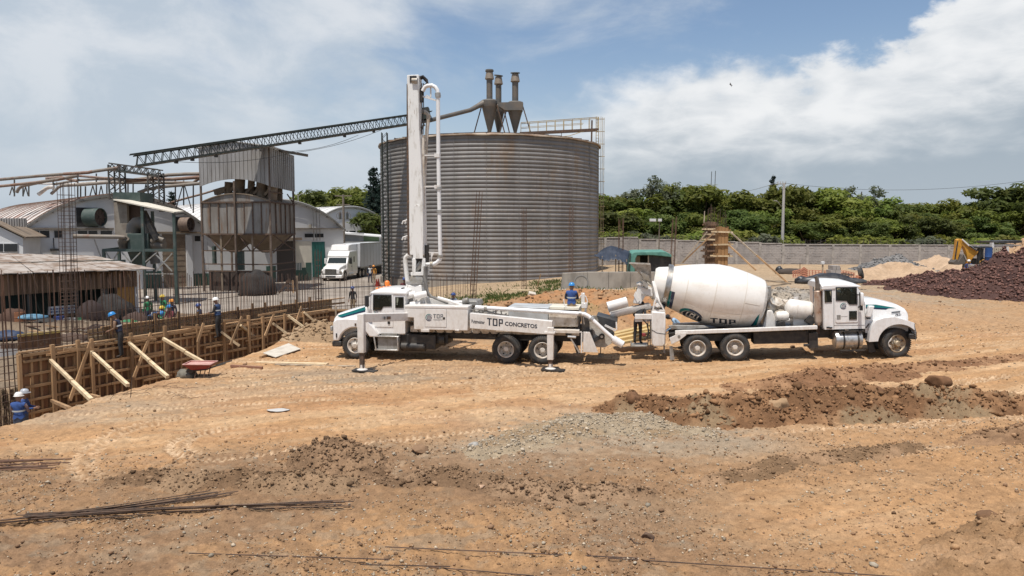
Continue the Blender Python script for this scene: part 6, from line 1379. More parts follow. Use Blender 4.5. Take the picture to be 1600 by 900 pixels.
# warehouses
BU=Vector((.72,.694,0)).normalized();BN=Vector((BU.y,-BU.x,0));B0=Vector(((41-800)/F*62,62,0));GZ0=-.4
def bp(s,d,z):return B0+BU*s+BN*d+Vector((0,0,z))
def b_sz(px,py,d=0.0):
 r=ray(px,py);o=Vector((0,0,CAM_H))-(B0+BN*d);k=-o.dot(BN)/r.dot(BN);p=o+r*k;return p.dot(BU),p.z
def facade_box(name,root,px0,py0,px1,py1,d0,d1,m,**k):
 (s0,zt),(s1,_)=b_sz(px0,py0,d1),b_sz(px1,py0,d1);_,zb_=b_sz((px0+px1)/2,py1,d1);mb=MB()
 mb.hexa([bp(s0,d1,zb_),bp(s1,d1,zb_),bp(s1,d1,zt),bp(s0,d1,zt)],[bp(s0,d0,zb_),bp(s1,d0,zb_),bp(s1,d0,zt),bp(s0,d0,zt)]);return ob(name,mb,m,root,**k)
def facade_win(root,px0,py0,px1,py1,mull=1):
 f=facade_box('window',root,px0-.7,py0-.7,px1+.7,py1+.7,-.02,.05,plaster);g=facade_box('pane',f,px0,py0,px1,py1,.02,.055,win_dark)
def barn(label,o,span,eave,peak,length,roofm,npan=16,over=.25,dado=True,zb_=GZ0,thick=.3):
 """barrel-roofed hall: gable wall facing the yard, axis running back"""
 root=thing('warehouse',label,'warehouse',(o.x,o.y,zb_),0,'barrel roofed warehouses');rise=peak-eave;Rr=((span/2)**2+rise**2)/(2*rise);zc=peak-Rr
 W=lambda s,d,z:o+BU*s+BN*d+Vector((0,0,z));zs=lambda s:zc+math.sqrt(max(0,Rr**2-(s-span/2)**2))
 ss=np.linspace(0,span,25);poly=[(0,zb_),(span,zb_)]+[(s,zs(s)-.06)for s in ss[::-1]]
 mb=MB();mb.prismf(poly,lambda s,z:W(s,0,z),lambda s,z:W(s,-thick,z));ob('wall',mb,plaster,root)
 mb=MB();mb.hexa([W(0,-thick,zb_),W(.3,-thick,zb_),W(.3,-thick,eave),W(0,-thick,eave)],[W(0,-length,zb_),W(.3,-length,zb_),W(.3,-length,eave),W(0,-length,eave)]);ob('wall',mb,plaster,root)
 pw=(length+over)/npan;so=np.linspace(-.15,span+.15,26)
 for k in range(npan):
  d0,d1=over-k*pw,over-(k+1)*pw;off=.04*(k%2);mb=MB();secs=[]
  for s in so:z=zs(min(max(s,0),span))+off-(.08 if s<0 or s>span else 0);secs.append([W(s,d0,z),W(s,d1-.05,z),W(s,d1-.05,z+.05),W(s,d0,z+.05)])
  mb.loft(secs);ob('roof_panel',mb,roofm,root,smooth=30)
  mb=MB();secs=[]
  for s in so:z=zs(min(max(s,0),span))+.06;secs.append([W(s,d0-.12,z),W(s,d0+.02-.3,z),W(s,d0+.02-.3,z+.09),W(s,d0-.12,z+.09)])
  mb.loft(secs);ob('roof_rib',mb,pipe_rust if roofm is roof_rust else roof_white,root,smooth=30)
 for i in range(len(so)-1):
  pass
 mb=MB();secs=[]
 for s in so:z=zs(min(max(s,0),span));secs.append([W(s,over+.02,z-.16),W(s,over+.06,z-.16),W(s,over+.06,z+.06),W(s,over+.02,z+.06)])
 mb.loft(secs);ob('fascia',mb,mat('fascia',(.20,.19,.17),.8),root)
 for s in np.linspace(.8,span-.8,12):mb=MB();mb.box(W(s,.14,zs(s)-.14),(.14,.2,.14));ob('purlin_end',mb,truss_grey,root)
 return root
S1=15.15
b1=barn('white warehouse with rust striped barrel roof and a big green round fan',B0,S1,5.25,8.2,32,roof_rust)
b2=barn('white warehouse with barrel roof behind the rusty hopper tower',B0+BU*(S1+.02),S1,5.1,8.2,32,roof_white)
o3=Q(550,400,118);o3.z=0;b3=barn('far white warehouse with pale barrel roof and a row of dark windows',o3-BU*7.6,15.2,5.0,8.85,24,roof_white,12)
for x0,x1 in((46.5,61),(62.5,77),(84.5,97.5),(121.5,136.5),(138,152),(157,175)):facade_win(b1,x0,360.5,x1,371.5)
facade_box('ledge',b1,41,355.5,178,358.5,0,.3,pipe_tan);facade_box('ledge',b1,245,362,318,364.5,0,.25,tan_steel)
facade_win(b1,304,368.5,313,377)
dd=facade_box('door',b1,253,366,290,449,0,.03,tan_steel)
for k in range(9):facade_box('door_rib',dd,253.5,372+k*8.5,289.5,373+k*8.5,.03,.05,tan_steel)
facade_box('pilaster',b1,291,367,300,449,0,.3,plaster)
facade_box('dado',b1,300.5,428,326,450,0,.035,green_wall);facade_box('dado',b1,226,424,252,452,0,.035,green_wall)
mb=MB();s_,z_=b_sz(84,390);mb.box(bp(s_,.25,z_),(.55,.4,.18),(0,0,.75));mb.bar(bp(s_,.1,z_+.1),bp(s_,.1,z_+1.0),.05);ob('wall_lamp',mb,black,b1)
for px,py,r_,L_,m_,lb in((136,339.5,.80,1.35,green_steel,'green'),(283,350.5,.66,1.0,mat('fan_brown',(.19,.135,.10),.7,col2=(.13,.09,.07),nscale=3),'brown')):
 s_,z_=b_sz(px,py);t=thing('exhaust_fan',f'round {lb} exhaust fan housing sticking out of the white warehouse gable','fan',bp(s_,0,z_));c=bp(s_,.05,z_);FX=(BN+BU*.75).normalized()
 mb=MB();mb.lathe([(r_-.05,.08),(r_-.05,L_),(r_,L_),(r_,.04)],c,FX,28,closed=True);ob('housing',mb,m_,t,smooth=40)
 mb=MB();mb.hexa([bp(s_-r_*1.05,.06,z_-r_*1.05),bp(s_+r_*1.05,.06,z_-r_*1.05),bp(s_+r_*1.05,.06,z_+r_*1.05),bp(s_-r_*1.05,.06,z_+r_*1.05)],[bp(s_-r_*1.05,.01,z_-r_*1.05),bp(s_+r_*1.05,.01,z_-r_*1.05),bp(s_+r_*1.05,.01,z_+r_*1.05),bp(s_-r_*1.05,.01,z_+r_*1.05)]);ob('frame',mb,dark_in,t)
 mb=MB();mb.lathe([(r_-.05,L_-.25),(0,L_-.22)],c,FX,28);mb.cyl(c+FX*(L_-.25),c+FX*(L_-.1),.12,n=10);
 for k in range(4):a=k*math.pi/4;v=FX.cross(Vector((0,0,1)))*math.cos(a)+Vector((0,0,1))*math.sin(a);mb.bar(c+FX*(L_-.06)-v*(r_-.06),c+FX*(L_-.06)+v*(r_-.06),.04)
 ob('grille',mb,mat('fan_grille',(.10,.07,.055),.8),t)
for x0,x1 in((476,489.5),(492,505.5)):facade_win(b2,x0,365,x1,371)
facade_box('ledge',b2,460,356,535,358,0,.3,pipe_tan)
facade_box('door',b2,487.5,378,507.5,433,0,.04,green_door);facade_box('panel',b2,462,377,486.5,411,0,.03,plaster_cream);facade_box('dado',b2,459,411,486.5,438,0,.035,green_wall);facade_box('dado',b2,416,416,431,442,0,.035,green_wall);facade_box('door',b2,432,377,458,440,0,.03,mat('painted_doorway_shade',(.065,.055,.05),.8));facade_box('canopy',b2,416,371.5,472,375.5,0,1.3,tan_steel)  # darkest door is a flat sheet coloured as the shade of an open doorway
facade_box('dado',b2,330,426,415,448,0,.035,green_wall);facade_box('notice',b2,471.5,409,477.5,418,.035,.05,plaster_cream)
for px in(462.5,465,467.5,470):facade_box('grille_bar',b2,px,411,px+1,422,.03,.05,plaster)
for k in range(5):facade_box('door_rib',b2,488.5+k*4,379,489.2+k*4,432,.04,.055,green_door)
for px,py in((482.5,353.5),):s_,z_=b_sz(px,py);mb=MB();mb.box(bp(s_,.2,z_),(.35,.3,.4));ob('wall_lamp',mb,galv,b2)
for px in(489,494,499):(s_,zt),(_,zb2_)=b_sz(px,325,.4),b_sz(px,376,.4);mb=MB();mb.bar(bp(s_,.4,zb2_),bp(s_,.4,zt),.045);ob('ladder_rail',mb,truss_grey,b2)
def far_box(name,root,px0,py0,px1,py1,Y,th,m):
 mb=MB();mb.hexa([Q(px0,py1,Y),Q(px1,py1,Y),Q(px1,py0,Y),Q(px0,py0,Y)],[Q(px0,py1,Y)+Vector((0,th,0)),Q(px1,py1,Y)+Vector((0,th,0)),Q(px1,py0,Y)+Vector((0,th,0)),Q(px0,py0,Y)+Vector((0,th,0))]);return ob(name,mb,m,root)
B0s=B0;B0=o3-BU*7.6
for x0,x1 in((541,544),(546,555.5),(558,566.5),(568.5,577),(580,588),(589.5,596)):facade_win(b3,x0,360.5,x1,366.5)
B0=B0s
ls=thing('low_shed','low grey and green shed with pale roof edge behind the white lorry','shed',Q(509,420,96))
far_box('wall',ls,509,364,568,432,96,.2,mat('shed_grey',(.30,.31,.30),.8,col2=(.36,.36,.35),nscale=.8));far_box('wall',ls,568.2,369,592,432,96,.2,mat('shed_green',(.13,.19,.10),.8));far_box('wall',ls,592.2,369,602,432,96,.2,plaster)
mb=MB();mb.hexa([Q(507,361.5,95.4),Q(600,369.5,95.4),Q(600,371,95.4),Q(507,363.5,95.4)],[Q(507,359.5,103),Q(600,367,103),Q(600,368.5,103),Q(507,361.5,103)]);ob('roof',mb,roof_white,ls)
far_box('lintel',ls,507,377,600,379,95.6,.2,mat('lintel_grey',(.2,.2,.19),.8));far_box('lintel',ls,509,379.2,601,432,95.5,.2,mat('shed_wall_pale',(.42,.42,.41),.85))
lh=thing('small_house','small white house with dark windows at the left edge behind the shed roof','house',Q(10,420,56))
mb=MB();mb.prismf([(-70,425),(36,425),(36,372),(-20,345),(-70,372)],lambda a,b:Q(a,b,56),lambda a,b:Q(a,b,56)+Vector((-2.5,6,0)));ob('wall',mb,plaster,lh)
for pts in(((-20,343),(40,372)),((-20,343),(-80,372))):
 a_,b_=Q(*pts[0],55.7),Q(*pts[1],55.7);mb=MB();mb.hexa([a_,b_,b_+Vector((0,0,.1)),a_+Vector((0,0,.1))],[a_+Vector((-2.5,6.5,0)),b_+Vector((-2.5,6.5,0)),b_+Vector((-2.5,6.5,.1)),a_+Vector((-2.5,6.5,.1))]);ob('roof',mb,tan_steel,lh)
for x0,x1 in((-14,4),(6,26.5)):f=far_box('window',lh,x0-1,380,x1+1,394,55.9,.2,plaster);far_box('pane',f,x0,381,x1,393,55.85,.2,win_dark)
mb=MB();mb.hexa([Q(0,341,58),Q(40,341,58),Q(42,355,58),Q(0,352,58)],[Q(0,341,58)+Vector((0,.1,0)),Q(40,341,58)+Vector((0,.1,0)),Q(42,355,58)+Vector((0,.1,0)),Q(0,352,58)+Vector((0,.1,0))]);gt=thing('valley_gutter','rusty corrugated gutter sheet between the small house and the striped roof','gutter',Q(20,355,58));ob('sheet',mb,corr_grey,gt)
for k in range(10):mb=MB();mb.bar(Q(1+k*4,341,57.97),Q(1+k*4.1,353.5,57.97),.10,.08);ob('sheet_rib',mb,corr_grey,gt)
# hopper tower
HC=Q(424,400,64);HL=Q(317.5,400,65.2);HR=Vector((HC.x+.2,70.2,0));HC.z=HL.z=0;HB=HL+(HR-HC)
tw=thing('hopper_tower','rusty steel hopper bin on stilts with a corrugated grey canopy above it','hopper tower',(HC.x,HC.y,-.4))
zq=lambda y:Q(372,y,64.5).z
hf=lambda u,d,z:HL.lerp(HC,u)+(HR-HC).normalized()*d+Vector((0,0,z))
hr=lambda u,d,z:HC.lerp(HR,u)+(HC-HL).normalized()*d+Vector((0,0,z))
zarc=lambda u,e,p:e+(p-e)*(1-(2*u-1)**2)
DEP=(HR-HC).length
zb0,ze,zp=zq(366),zq(316),zq(303)
for i in range(8):
 u0,u1=i/8,(i+1)/8;mb=MB();mb.hexa([hf(u0+.004,-.03*(i%2),zb0),hf(u1-.004,-.03*(i%2),zb0),hf(u1-.004,-.03*(i%2),ze),hf(u0+.004,-.03*(i%2),ze)],[hf(u0+.004,.08,zb0),hf(u1-.004,.08,zb0),hf(u1-.004,.08,ze),hf(u0+.004,.08,ze)]);ob('panel',mb,bin_grey,tw)
 mb=MB();mb.bar(hf(u0,-.06,zb0),hf(u0,-.06,ze),.09,.08);ob('stiffener',mb,rusty,tw)
for i in range(5):
 u0,u1=i/5,(i+1)/5;mb=MB();mb.hexa([hr(u0+.004,.03*(i%2),zb0),hr(u1-.004,.03*(i%2),zb0),hr(u1-.004,.03*(i%2),ze),hr(u0+.004,.03*(i%2),ze)],[hr(u0+.004,-.08,zb0),hr(u1-.004,-.08,zb0),hr(u1-.004,-.08,ze),hr(u0+.004,-.08,ze)]);ob('panel',mb,bin_grey,tw)
 mb=MB();mb.bar(hr(u1,.06,zb0),hr(u1,.06,ze),.09,.08);ob('stiffener',mb,rusty,tw)
us=np.linspace(0,1,15)
mb=MB();mb.prismf([(u,0)for u in us],lambda u,z:hf(u,-.02,zarc(u,ze,zp)),lambda u,z:hf(u,DEP,zarc(u,ze,zp)));mb.f=mb.f[2:];mb.m=mb.m[2:]
mb=MB();secs=[[hf(u,-.12,zarc(u,ze,zp)),hf(u,DEP+.1,zarc(u,ze,zp)),hf(u,DEP+.1,zarc(u,ze,zp)+.08),hf(u,-.12,zarc(u,ze,zp)+.08)]for u in us];mb.loft(secs);ob('bin_roof',mb,tan_steel,tw)
mb=MB();mb.prismf([(0,ze),(1,ze)]+[(u,zarc(u,ze,zp))for u in us[::-1][1:-1]],lambda u,z:hf(u,0,z),lambda u,z:hf(u,.06,z));ob('gable',mb,bin_grey,tw)
for z in(zb0,ze):
 mb=MB();mb.bar(hf(-.01,-.06,z),hf(1.01,-.06,z),.16,.14);ob('band',mb,rusty,tw);mb=MB();mb.bar(hr(0,.06,z),hr(1,.06,z),.16,.14);ob('band',mb,rusty,tw)
for(u0,u1)in((.02,.49),(.51,.98)):
 um=(u0+u1)/2;q0=[hf(u0,.1,zb0-.05),hf(u1,.1,zb0-.05),hf(u1,DEP-.1,zb0-.05),hf(u0,DEP-.1,zb0-.05)];q1=[hf(um-.05,DEP/2-.3,zq(396)),hf(um+.05,DEP/2-.3,zq(396)),hf(um+.05,DEP/2+.3,zq(396)),hf(um-.05,DEP/2+.3,zq(396))]
 mb=MB();mb.hexa(q0,q1);ob('hopper_cone',mb,tan_steel,tw)
zt_=zq(225)
for u,d,top in((0,0,zq(231)),(.5,-.15,zq(283)),(1,0,zq(231)),(0,DEP,zq(300)),(1,DEP,zq(240)),(.27,.1,zb0),(.73,.1,zb0)):
 mb=MB();mb.bar(hf(u,d-.05,-.5),hf(u,d-.05,top),.15,.15);ob('leg',mb,mat('leg_brown',(.10,.068,.05),.8,col2=(.16,.12,.09),nscale=2)if u not in(.27,.73)else tan_steel,tw)
for y in(392,413,424):
 mb=MB();mb.bar(hf(0,-.02,zq(y)),hf(1,-.02,zq(y)),.10);ob('brace',mb,rusty,tw);mb=MB();mb.bar(hr(0,.02,zq(y)),hr(1,.02,zq(y)),.10);ob('brace',mb,rusty,tw)
for a_,b_ in(((.07,366),(.27,392)),((.47,366),(.27,392)),((.53,366),(.70,392)),((.97,366),(.73,392))):mb=MB();mb.bar(hf(a_[0],0,zq(a_[1])),hf(b_[0],0,zq(b_[1])),.09);ob('brace',mb,rusty,tw)
for a_,b_ in(((.05,366),(.9,392)),((.95,366),(.05,395)),((.0,300),(.5,300))):mb=MB();mb.bar(hr(a_[0],.05,zq(a_[1])),hr(b_[0],.05,zq(b_[1])),.09);ob('brace',mb,rusty,tw)
mb=MB();mb.bar(hr(.7,.05,zq(300)),hr(1.0,.05,zq(315)),.08);ob('brace',mb,rusty,tw)
mb=MB();mb.box(hf(.02,2,zq(400)),(.2,.5,1.6));mb.box(hf(.47,1.2,zq(408)),(.55,.5,1.7));obs('control_cabinet',mb,green_steel,tw)
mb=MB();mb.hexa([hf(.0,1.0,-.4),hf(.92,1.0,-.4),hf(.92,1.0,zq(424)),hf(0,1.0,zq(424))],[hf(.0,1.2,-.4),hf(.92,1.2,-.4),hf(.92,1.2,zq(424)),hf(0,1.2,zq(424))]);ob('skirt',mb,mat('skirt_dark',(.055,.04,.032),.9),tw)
mb=MB();random.seed(3)
for u,r_,z0_,z1_ in((.28,.35,zq(318),zq(282)),(.45,.45,zq(306),zq(278)),(.62,.3,zq(304),zq(280)),(.78,.5,zq(308),zq(282)),(.93,.45,zq(312),zq(286))):mb.cyl(hf(u,1.6,z0_),hf(u+.02,1.6,z1_),r_,n=12)
for u in(.18,.3,.4,.58,.7,.86):mb.bar(hf(u,1.0,zq(300+12*abs(u-.5))),hf(u+.12,1.4,zq(286)),.2)
for u0,u1 in((.05,.4),(.5,.95)):mb.bar(hf(u0,2.2,zq(298)),hf(u1,2.2,zq(288)),.5)
obs('duct',mb,tan_steel,tw,smooth=40)
mb=MB();mb.prismf([(.42,zq(312)),(.98,zq(314)),(.98,zq(286)),(.65,zq(280))],lambda u,z:hf(u,3.4,z),lambda u,z:hf(u,3.6,z));ob('back_sheet',mb,tan_steel,tw)
za=lambda u:zarc(u,zq(291),zq(280));zt=lambda u:zq(231)+(zq(221.5)-zq(231))*(1-abs(2*u-1))
nsh=34
for i in range(nsh):
 u0,u1=i/nsh,(i+1)/nsh;o_=.05 if i%2 else 0;mb=MB();mb.hexa([hf(u0,-.22-o_,za(u0)),hf(u1,-.22-o_,za(u1)),hf(u1,-.22-o_,zt(u1)),hf(u0,-.22-o_,zt(u0))],[hf(u0,-.12,za(u0)),hf(u1,-.12,za(u1)),hf(u1,-.12,zt(u1)),hf(u0,-.12,zt(u0))]);ob('sheet',mb,corr_grey,tw)
for i in range(24):
 u0,u1=i/24,(i+1)/24;o_=.05 if i%2 else 0;f0=lambda u:zq(292)+(zq(294)-zq(292))*u;mb=MB();mb.hexa([hr(u0,.12+o_,f0(u0)),hr(u1,.12+o_,f0(u1)),hr(u1,.12+o_,zq(232)-u1*.05),hr(u0,.12+o_,zq(232)-u0*.05)],[hr(u0,.06,f0(u0)),hr(u1,.06,f0(u1)),hr(u1,.06,zq(232)),hr(u0,.06,zq(232))]);ob('sheet',mb,corr_grey,tw)
for ua,ub in((-.04,.5),(.5,1.06)):
 mb=MB();mb.hexa([hf(ua,-.4,zt(max(0,min(1,ua)))),hf(ub,-.4,zt(max(0,min(1,ub)))),hf(ub,-.4,zt(max(0,min(1,ub)))+.07),hf(ua,-.4,zt(max(0,min(1,ua)))+.07)],[hf(ua,DEP+.4,zt(max(0,min(1,ua)))),hf(ub,DEP+.4,zt(max(0,min(1,ub)))),hf(ub,DEP+.4,zt(max(0,min(1,ub)))+.07),hf(ua,DEP+.4,zt(max(0,min(1,ua)))+.07)]);ob('canopy_roof',mb,roof_white,tw)
for dz in(0,.25):mb=MB();mb.bar(hr(.35,.1,zq(231)-dz*.4),Q(481,242+dz*8,68),.12);ob('jib',mb,truss_grey,tw)
# pipe rack and gantry above the roofs
rk=thing('pipe_rack','tangle of long rusty and pale pipes on thin posts above the warehouse roofs','pipes',Q(150,310,67))
def pipe(pts,r_,m,Y):mb=MB();mb.tube([Q(*p[:2],p[2]if len(p)>2 else Y)for p in pts],r_*.8,10);return ob('pipe',mb,m,rk,smooth=50)
pipe([(-20,281.5),(0,280.5),(60,275),(100,272)],.17,pipe_tan,64);pipe([(100,272),(138,269.5),(145,268)],.18,pipe_rust,64);pipe([(145,268),(176,263.5),(185,262)],.18,pipe_tan,64)
pipe([(-20,293),(20,289),(56,285),(70,283)],.16,pipe_rust,65);pipe([(66,284),(90,280.5),(108,277),(122,274.5)],.19,pipe_tan,65);pipe([(72,279),(96,277),(120,283)],.16,pipe_rust,66);pipe([(118,274.5),(160,278),(216,281),(240,281)],.13,pipe_rust,66)
pipe([(26,301),(29,295),(35,290.5),(50,287.5),(76,282)],.18,pipe_tan,66.5);pipe([(60,304),(72,294.5),(77,292.5),(84,292)],.21,pipe_white,65.5);pipe([(80,303),(92,292),(98,290),(130,288.5),(172,285),(240,285.5),(302,285.5),(308,281),(312,278.5)],.17,pipe_tan,67)
pipe([(84,288),(120,281.5),(150,280),(210,281)],.14,pipe_tan,67.5);pipe([(210,281),(240,277),(262,273.5),(290,272),(318,271.5)],.20,pipe_tan,67);pipe([(196,283),(240,280),(270,280),(318,276.5),(331,273.5)],.20,pipe_rust,66.5);pipe([(216,301),(230,296),(250,292),(290,288.5),(318,286)],.19,pipe_tan,66);pipe([(262,318),(290,310),(320,302),(346,294)],.12,pipe_rust,68);pipe([(60,287),(110,287.5),(170,283)],.10,pipe_white,68)
for px,y0,y1 in((22.5,281,304),(36,291,304),(45,288,304),(83,275,294),(121.5,274,307),(126,288,306),(133.5,291,306),(150.5,271,307),(167,285,307),(200,285,306),(208,286,308),(256,280,316),(274,278,318),(287,282,318),(302,286,330)):
 mb=MB();mb.bar(Q(px,y1+3,67.3),Q(px,y0,67.3),.09);ob('support',mb,truss_grey,rk)
for px,y0,y1,w in((145,290,307,5),(158,290,307,4),(40,292,305,4),(228,288,309,5),(287,285,325,12),(19,292,304,4)):
 for s in(-1,1):mb=MB();mb.bar(Q(px+s*w,y1+1,67.3),Q(px,y0,67.3),.07);ob('support',mb,truss_grey,rk)
gy=65.5;gn=thing('pipe_gantry','dark green lattice gantry on the warehouse ridge where the conveyor starts','gantry',Q(210,310,gy))
for px,yt,yb_ in((182,258,312),(243,270,316)):q0,q1=Q(px,yb_,gy),Q(px,yt,gy);q0.x=q1.x;lattice(gn,q0,q1,.95,.95,4,truss_grey,.11,.06,up=(0,1,0))
lattice(gn,Q(174,261,gy),Q(250,271,gy),.95,.6,7,truss_grey,.11,.06)
mb=MB();mb.bar(Q(174,264.5,gy),Q(250,275,gy),1.0,.12);ob('walkway',mb,truss_green,gn)
# cyclone dust unit with cream canopy
du=thing('dust_collector','green dust collector under a slanting cream canopy on steel posts','dust collector',Q(222,476,54))
Yd=54.0
def dbox(name,px0,py0,px1,py1,y0,y1,m,**k):a_,b_=Q(px0,py0,y0),Q(px1,py1,y0);mb=MB();mb.span((a_.x,y0,b_.z),(b_.x,y1,a_.z));return ob(name,mb,m,du,**k)
mb=MB();mb.hexa([Q(177,312.5,53.3),Q(218,320,53.3),Q(286,333.5,53.3),Q(240,326,53.3)],[Q(177,312.5,53.3)+Vector((0,0,.06)),Q(218,320,53.3)+Vector((0,0,.06)),Q(286,333.5,53.3)+Vector((0,0,.06)),Q(240,326,53.3)+Vector((0,0,.06))])
cp=[Q(177,313,53.2),Q(272,333,53.2),Q(287,331.5,56.5),Q(216,315,56.5)]
mb=MB();mb.hexa(cp,[p+Vector((0,0,.09))for p in cp]);ob('canopy',mb,mat('canopy_cream',(.62,.57,.47),.7,col2=(.52,.47,.38),nscale=1),du)
for k in range(5):
 f=k/4;mb=MB();mb.bar(cp[0].lerp(cp[1],f)+Vector((0,.1,-.08)),cp[3].lerp(cp[2],f)+Vector((0,0,-.08)),.08,.1);ob('rafter',mb,truss_grey,du)
dbox('top_box',176.5,300.5,219,316,55.5,57.5,green_steel)
dbox('tower_panel',178,313,200,372,56,56.3,mat('duct_grey_tan',(.25,.22,.18),.85,col2=(.18,.15,.12),nscale=1.5));dbox('tower_panel',200,318,222,372,56.6,56.8,mat('duct_brown',(.12,.08,.06),.85));dbox('tower_panel',178,313,180,372,56.3,58,tan_steel)
dbox('fan_box',198,365,232,393,53.6,55.4,green_steel,bevel=.05)
mb=MB();q0=[Q(199,393.5,53.7),Q(231,393.5,53.7),Q(231,393.5,53.7)+Vector((0,1.6,0)),Q(199,393.5,53.7)+Vector((0,1.6,0))];q1=[Q(207,414,54.3),Q(222,414,54.3),Q(222,414,54.3)+Vector((0,.5,0)),Q(207,414,54.3)+Vector((0,.5,0))];mb.hexa(q0,q1);ob('hopper',mb,green_steel,du)
mb=MB();c=Q(220,358,54.4);mb.tube([Q(208,365,54.4),Q(209,355,54.4),Q(214,349.5,54.4),Q(222,348,54.4),Q(229,351,54.4),Q(233,360,54.4),Q(236,375,54.4)],.5,14);ob('duct',mb,cyclone_m,du,smooth=50)
mb=MB();mb.tube([Q(115,369,53),Q(180,370,53),Q(193,370.5,53.2),Q(197,373,53.6)],.15,10);ob('pipe',mb,pipe_tan,du,smooth=50)
mb=MB();mb.tube([Q(195,371,53.4),Q(191,378,53.6),Q(194,388,54)],.32,10);mb.cyl(Q(232,381,54.2),Q(257,384,54.2),.38,n=14);mb.tube([Q(238,378,54),Q(246,372,54),Q(256,376,54)],.25,10);mb.tube([Q(236,385,54.5),Q(241,400,54.5),Q(243,412,54.5)],.35,10);obs('duct',mb,cyclone_m,du,smooth=50)
mb=MB();mb.bar(Q(224,330,53.8),Q(246,375,53.8),.45,.3);ob('chute',mb,black,du)
for px,y0_,Y in((222,322,53.4),(271.5,332,53.4),(162,390,53.4),(186,390,54.6),(238,330,56.2)):a_=Q(px,y0_,Y);mb=MB();mb.bar(Vector((a_.x,Y,-.45)),a_,.18,.18);ob('leg',mb,green_steel if px>160 else truss_grey,du)
for a_,b_ in(((161,391),(273,391)),((161,391),(186,388))):mb=MB();mb.bar(Q(*a_,53.4),Q(*b_,53.4 if b_[0]>200 else 55),.14,.2);ob('beam',mb,green_steel,du)
for a_,b_ in(((164,392),(175,409)),((186,392),(175,409)),((190,394),(220,428)),((220,394),(200,414)),((224,412),(248,392)),((244,398),(269,424)),((269,396),(244,424)),((224,428),(272,428))):mb=MB();mb.bar(Q(*a_,53.4),Q(*b_,53.4),.09,.07);ob('brace',mb,galv,du)
mb=MB();mb.tube([Q(147,374,60),Q(153,390,58),Q(159,405,56)],.05,5);ob('stay_wire',mb,black,du)
# open shed on the left
sh=thing('shed','open fronted brown corrugated shed with weathered tin roof at left','shed',Q(212,490,47))
E0,E1=Q(-60,431,40.5),Q(242,421,47.2);E0b,E1b=Q(-60,395,49),Q(150,401,52)
npz=15
for i in range(npz):
 f0,f1=i/npz,(i+1)/npz;dz=.015*(i%2);mb=MB();a_,b_,c_,d_=E0.lerp(E1,f0),E0.lerp(E1,f1),E0b.lerp(E1b,f1),E0b.lerp(E1b,f0);w=Vector((0,0,.05+dz));z1_=Vector((0,0,dz))
 a_=a_+Vector((0,random.uniform(-.12,.12),random.uniform(-.02,.02)));mb.hexa([a_+z1_,b_+z1_,c_+z1_,d_+z1_],[a_+w,b_+w,c_+w,d_+w]);ob('roof_sheet',mb,shed_roof_m,sh)
fr0,fr1=Q(-60,433,41.2),Q(213,425,47.4);F0=Vector((fr0.x,fr0.y,0));F1=Vector((fr1.x,fr1.y,0));ztop=fr1.z-.05;zlow=Q(210,447,47.4).z
ns=60
for i in range(ns):
 f0,f1=i/ns,(i+1)/ns;a_,b_=F0.lerp(F1,f0),F0.lerp(F1,f1);o_=Vector((.05,-.09,0))*(i%2);zl=zlow-(.25*(1-f0));mb=MB();mb.hexa([a_+o_+Vector((0,0,zl)),b_+o_+Vector((0,0,zl)),b_+o_+Vector((0,0,ztop+.15)),a_+o_+Vector((0,0,ztop+.15))],[p+Vector((0,.06,0))for p in(a_+Vector((0,0,zl)),b_+Vector((0,0,zl)),b_+Vector((0,0,ztop+.15)),a_+Vector((0,0,ztop+.15)))]);ob('sheet',mb,brown_sheet,sh)
P_=lambda f,d,z:F0.lerp(F1,f)+Vector((-.6,.8,0)).normalized()*d+Vector((0,0,z))
for f in(0.35,.62,.80,.997):mb=MB();mb.bar(P_(f,.1,-.5),P_(f,.1,ztop),.16,.16);ob('post',mb,plaster if f>.9 else truss_grey,sh)
mb=MB();mb.hexa([P_(.87,.12,-.5),P_(.985,.12,-.5),P_(.985,.12,zlow),P_(.87,.12,zlow)],[P_(.87,.18,-.5),P_(.985,.18,-.5),P_(.985,.18,zlow),P_(.87,.18,zlow)]);ob('door',mb,yellow_door,sh)
mb=MB();mb.hexa([P_(0,3.6,-.5),P_(1,3.6,-.5),P_(1,3.6,3),P_(0,3.6,3)],[P_(0,3.8,-.5),P_(1,3.8,-.5),P_(1,3.8,3),P_(0,3.8,3)]);ob('back_wall',mb,mat('shed_back_green',(.022,.05,.043),.8,col2=(.03,.035,.033),nscale=1),sh)
mb=MB();mb.hexa([P_(1,.2,-.5),P_(1,3.6,-.5),P_(1,3.6,2.3),P_(1,.2,2.3)],[P_(.99,.2,-.5),P_(.99,3.6,-.5),P_(.99,3.6,2.3),P_(.99,.2,2.3)]);ob('side_wall',mb,brown_sheet,sh)
mb=MB();mb.hexa([P_(.79,1.2,-.2),P_(.83,1.2,-.2),P_(.83,1.2,1.4),P_(.79,1.2,1.4)],[P_(.79,1.25,-.2),P_(.83,1.25,-.2),P_(.83,1.25,1.4),P_(.79,1.25,1.4)]);ob('white_panel',mb,fabric_w,sh)
def wall_sign(px0,py0,px1,py1,Y0,Y1):return Q(px0,py1,Y0),Q(px1,py1,Y1),Q(px1,py0,Y1),Q(px0,py0,Y0)
sg=thing('sign_board','white board with blue lettering hung low inside the shed','sign',Q(98,494,44));c_=wall_sign(75,479.5,122,476.5,43.6,45);c_=[Q(75,492,44.2),Q(122,488.5,45.6),Q(122,476,45.6),Q(75,479.5,44.2)]
mb=MB();mb.hexa(c_,[p+Vector((-.03,.05,0))for p in c_]);ob('board',mb,signw,sg)
mq=on_quad(*c_,.012);mb=MB()
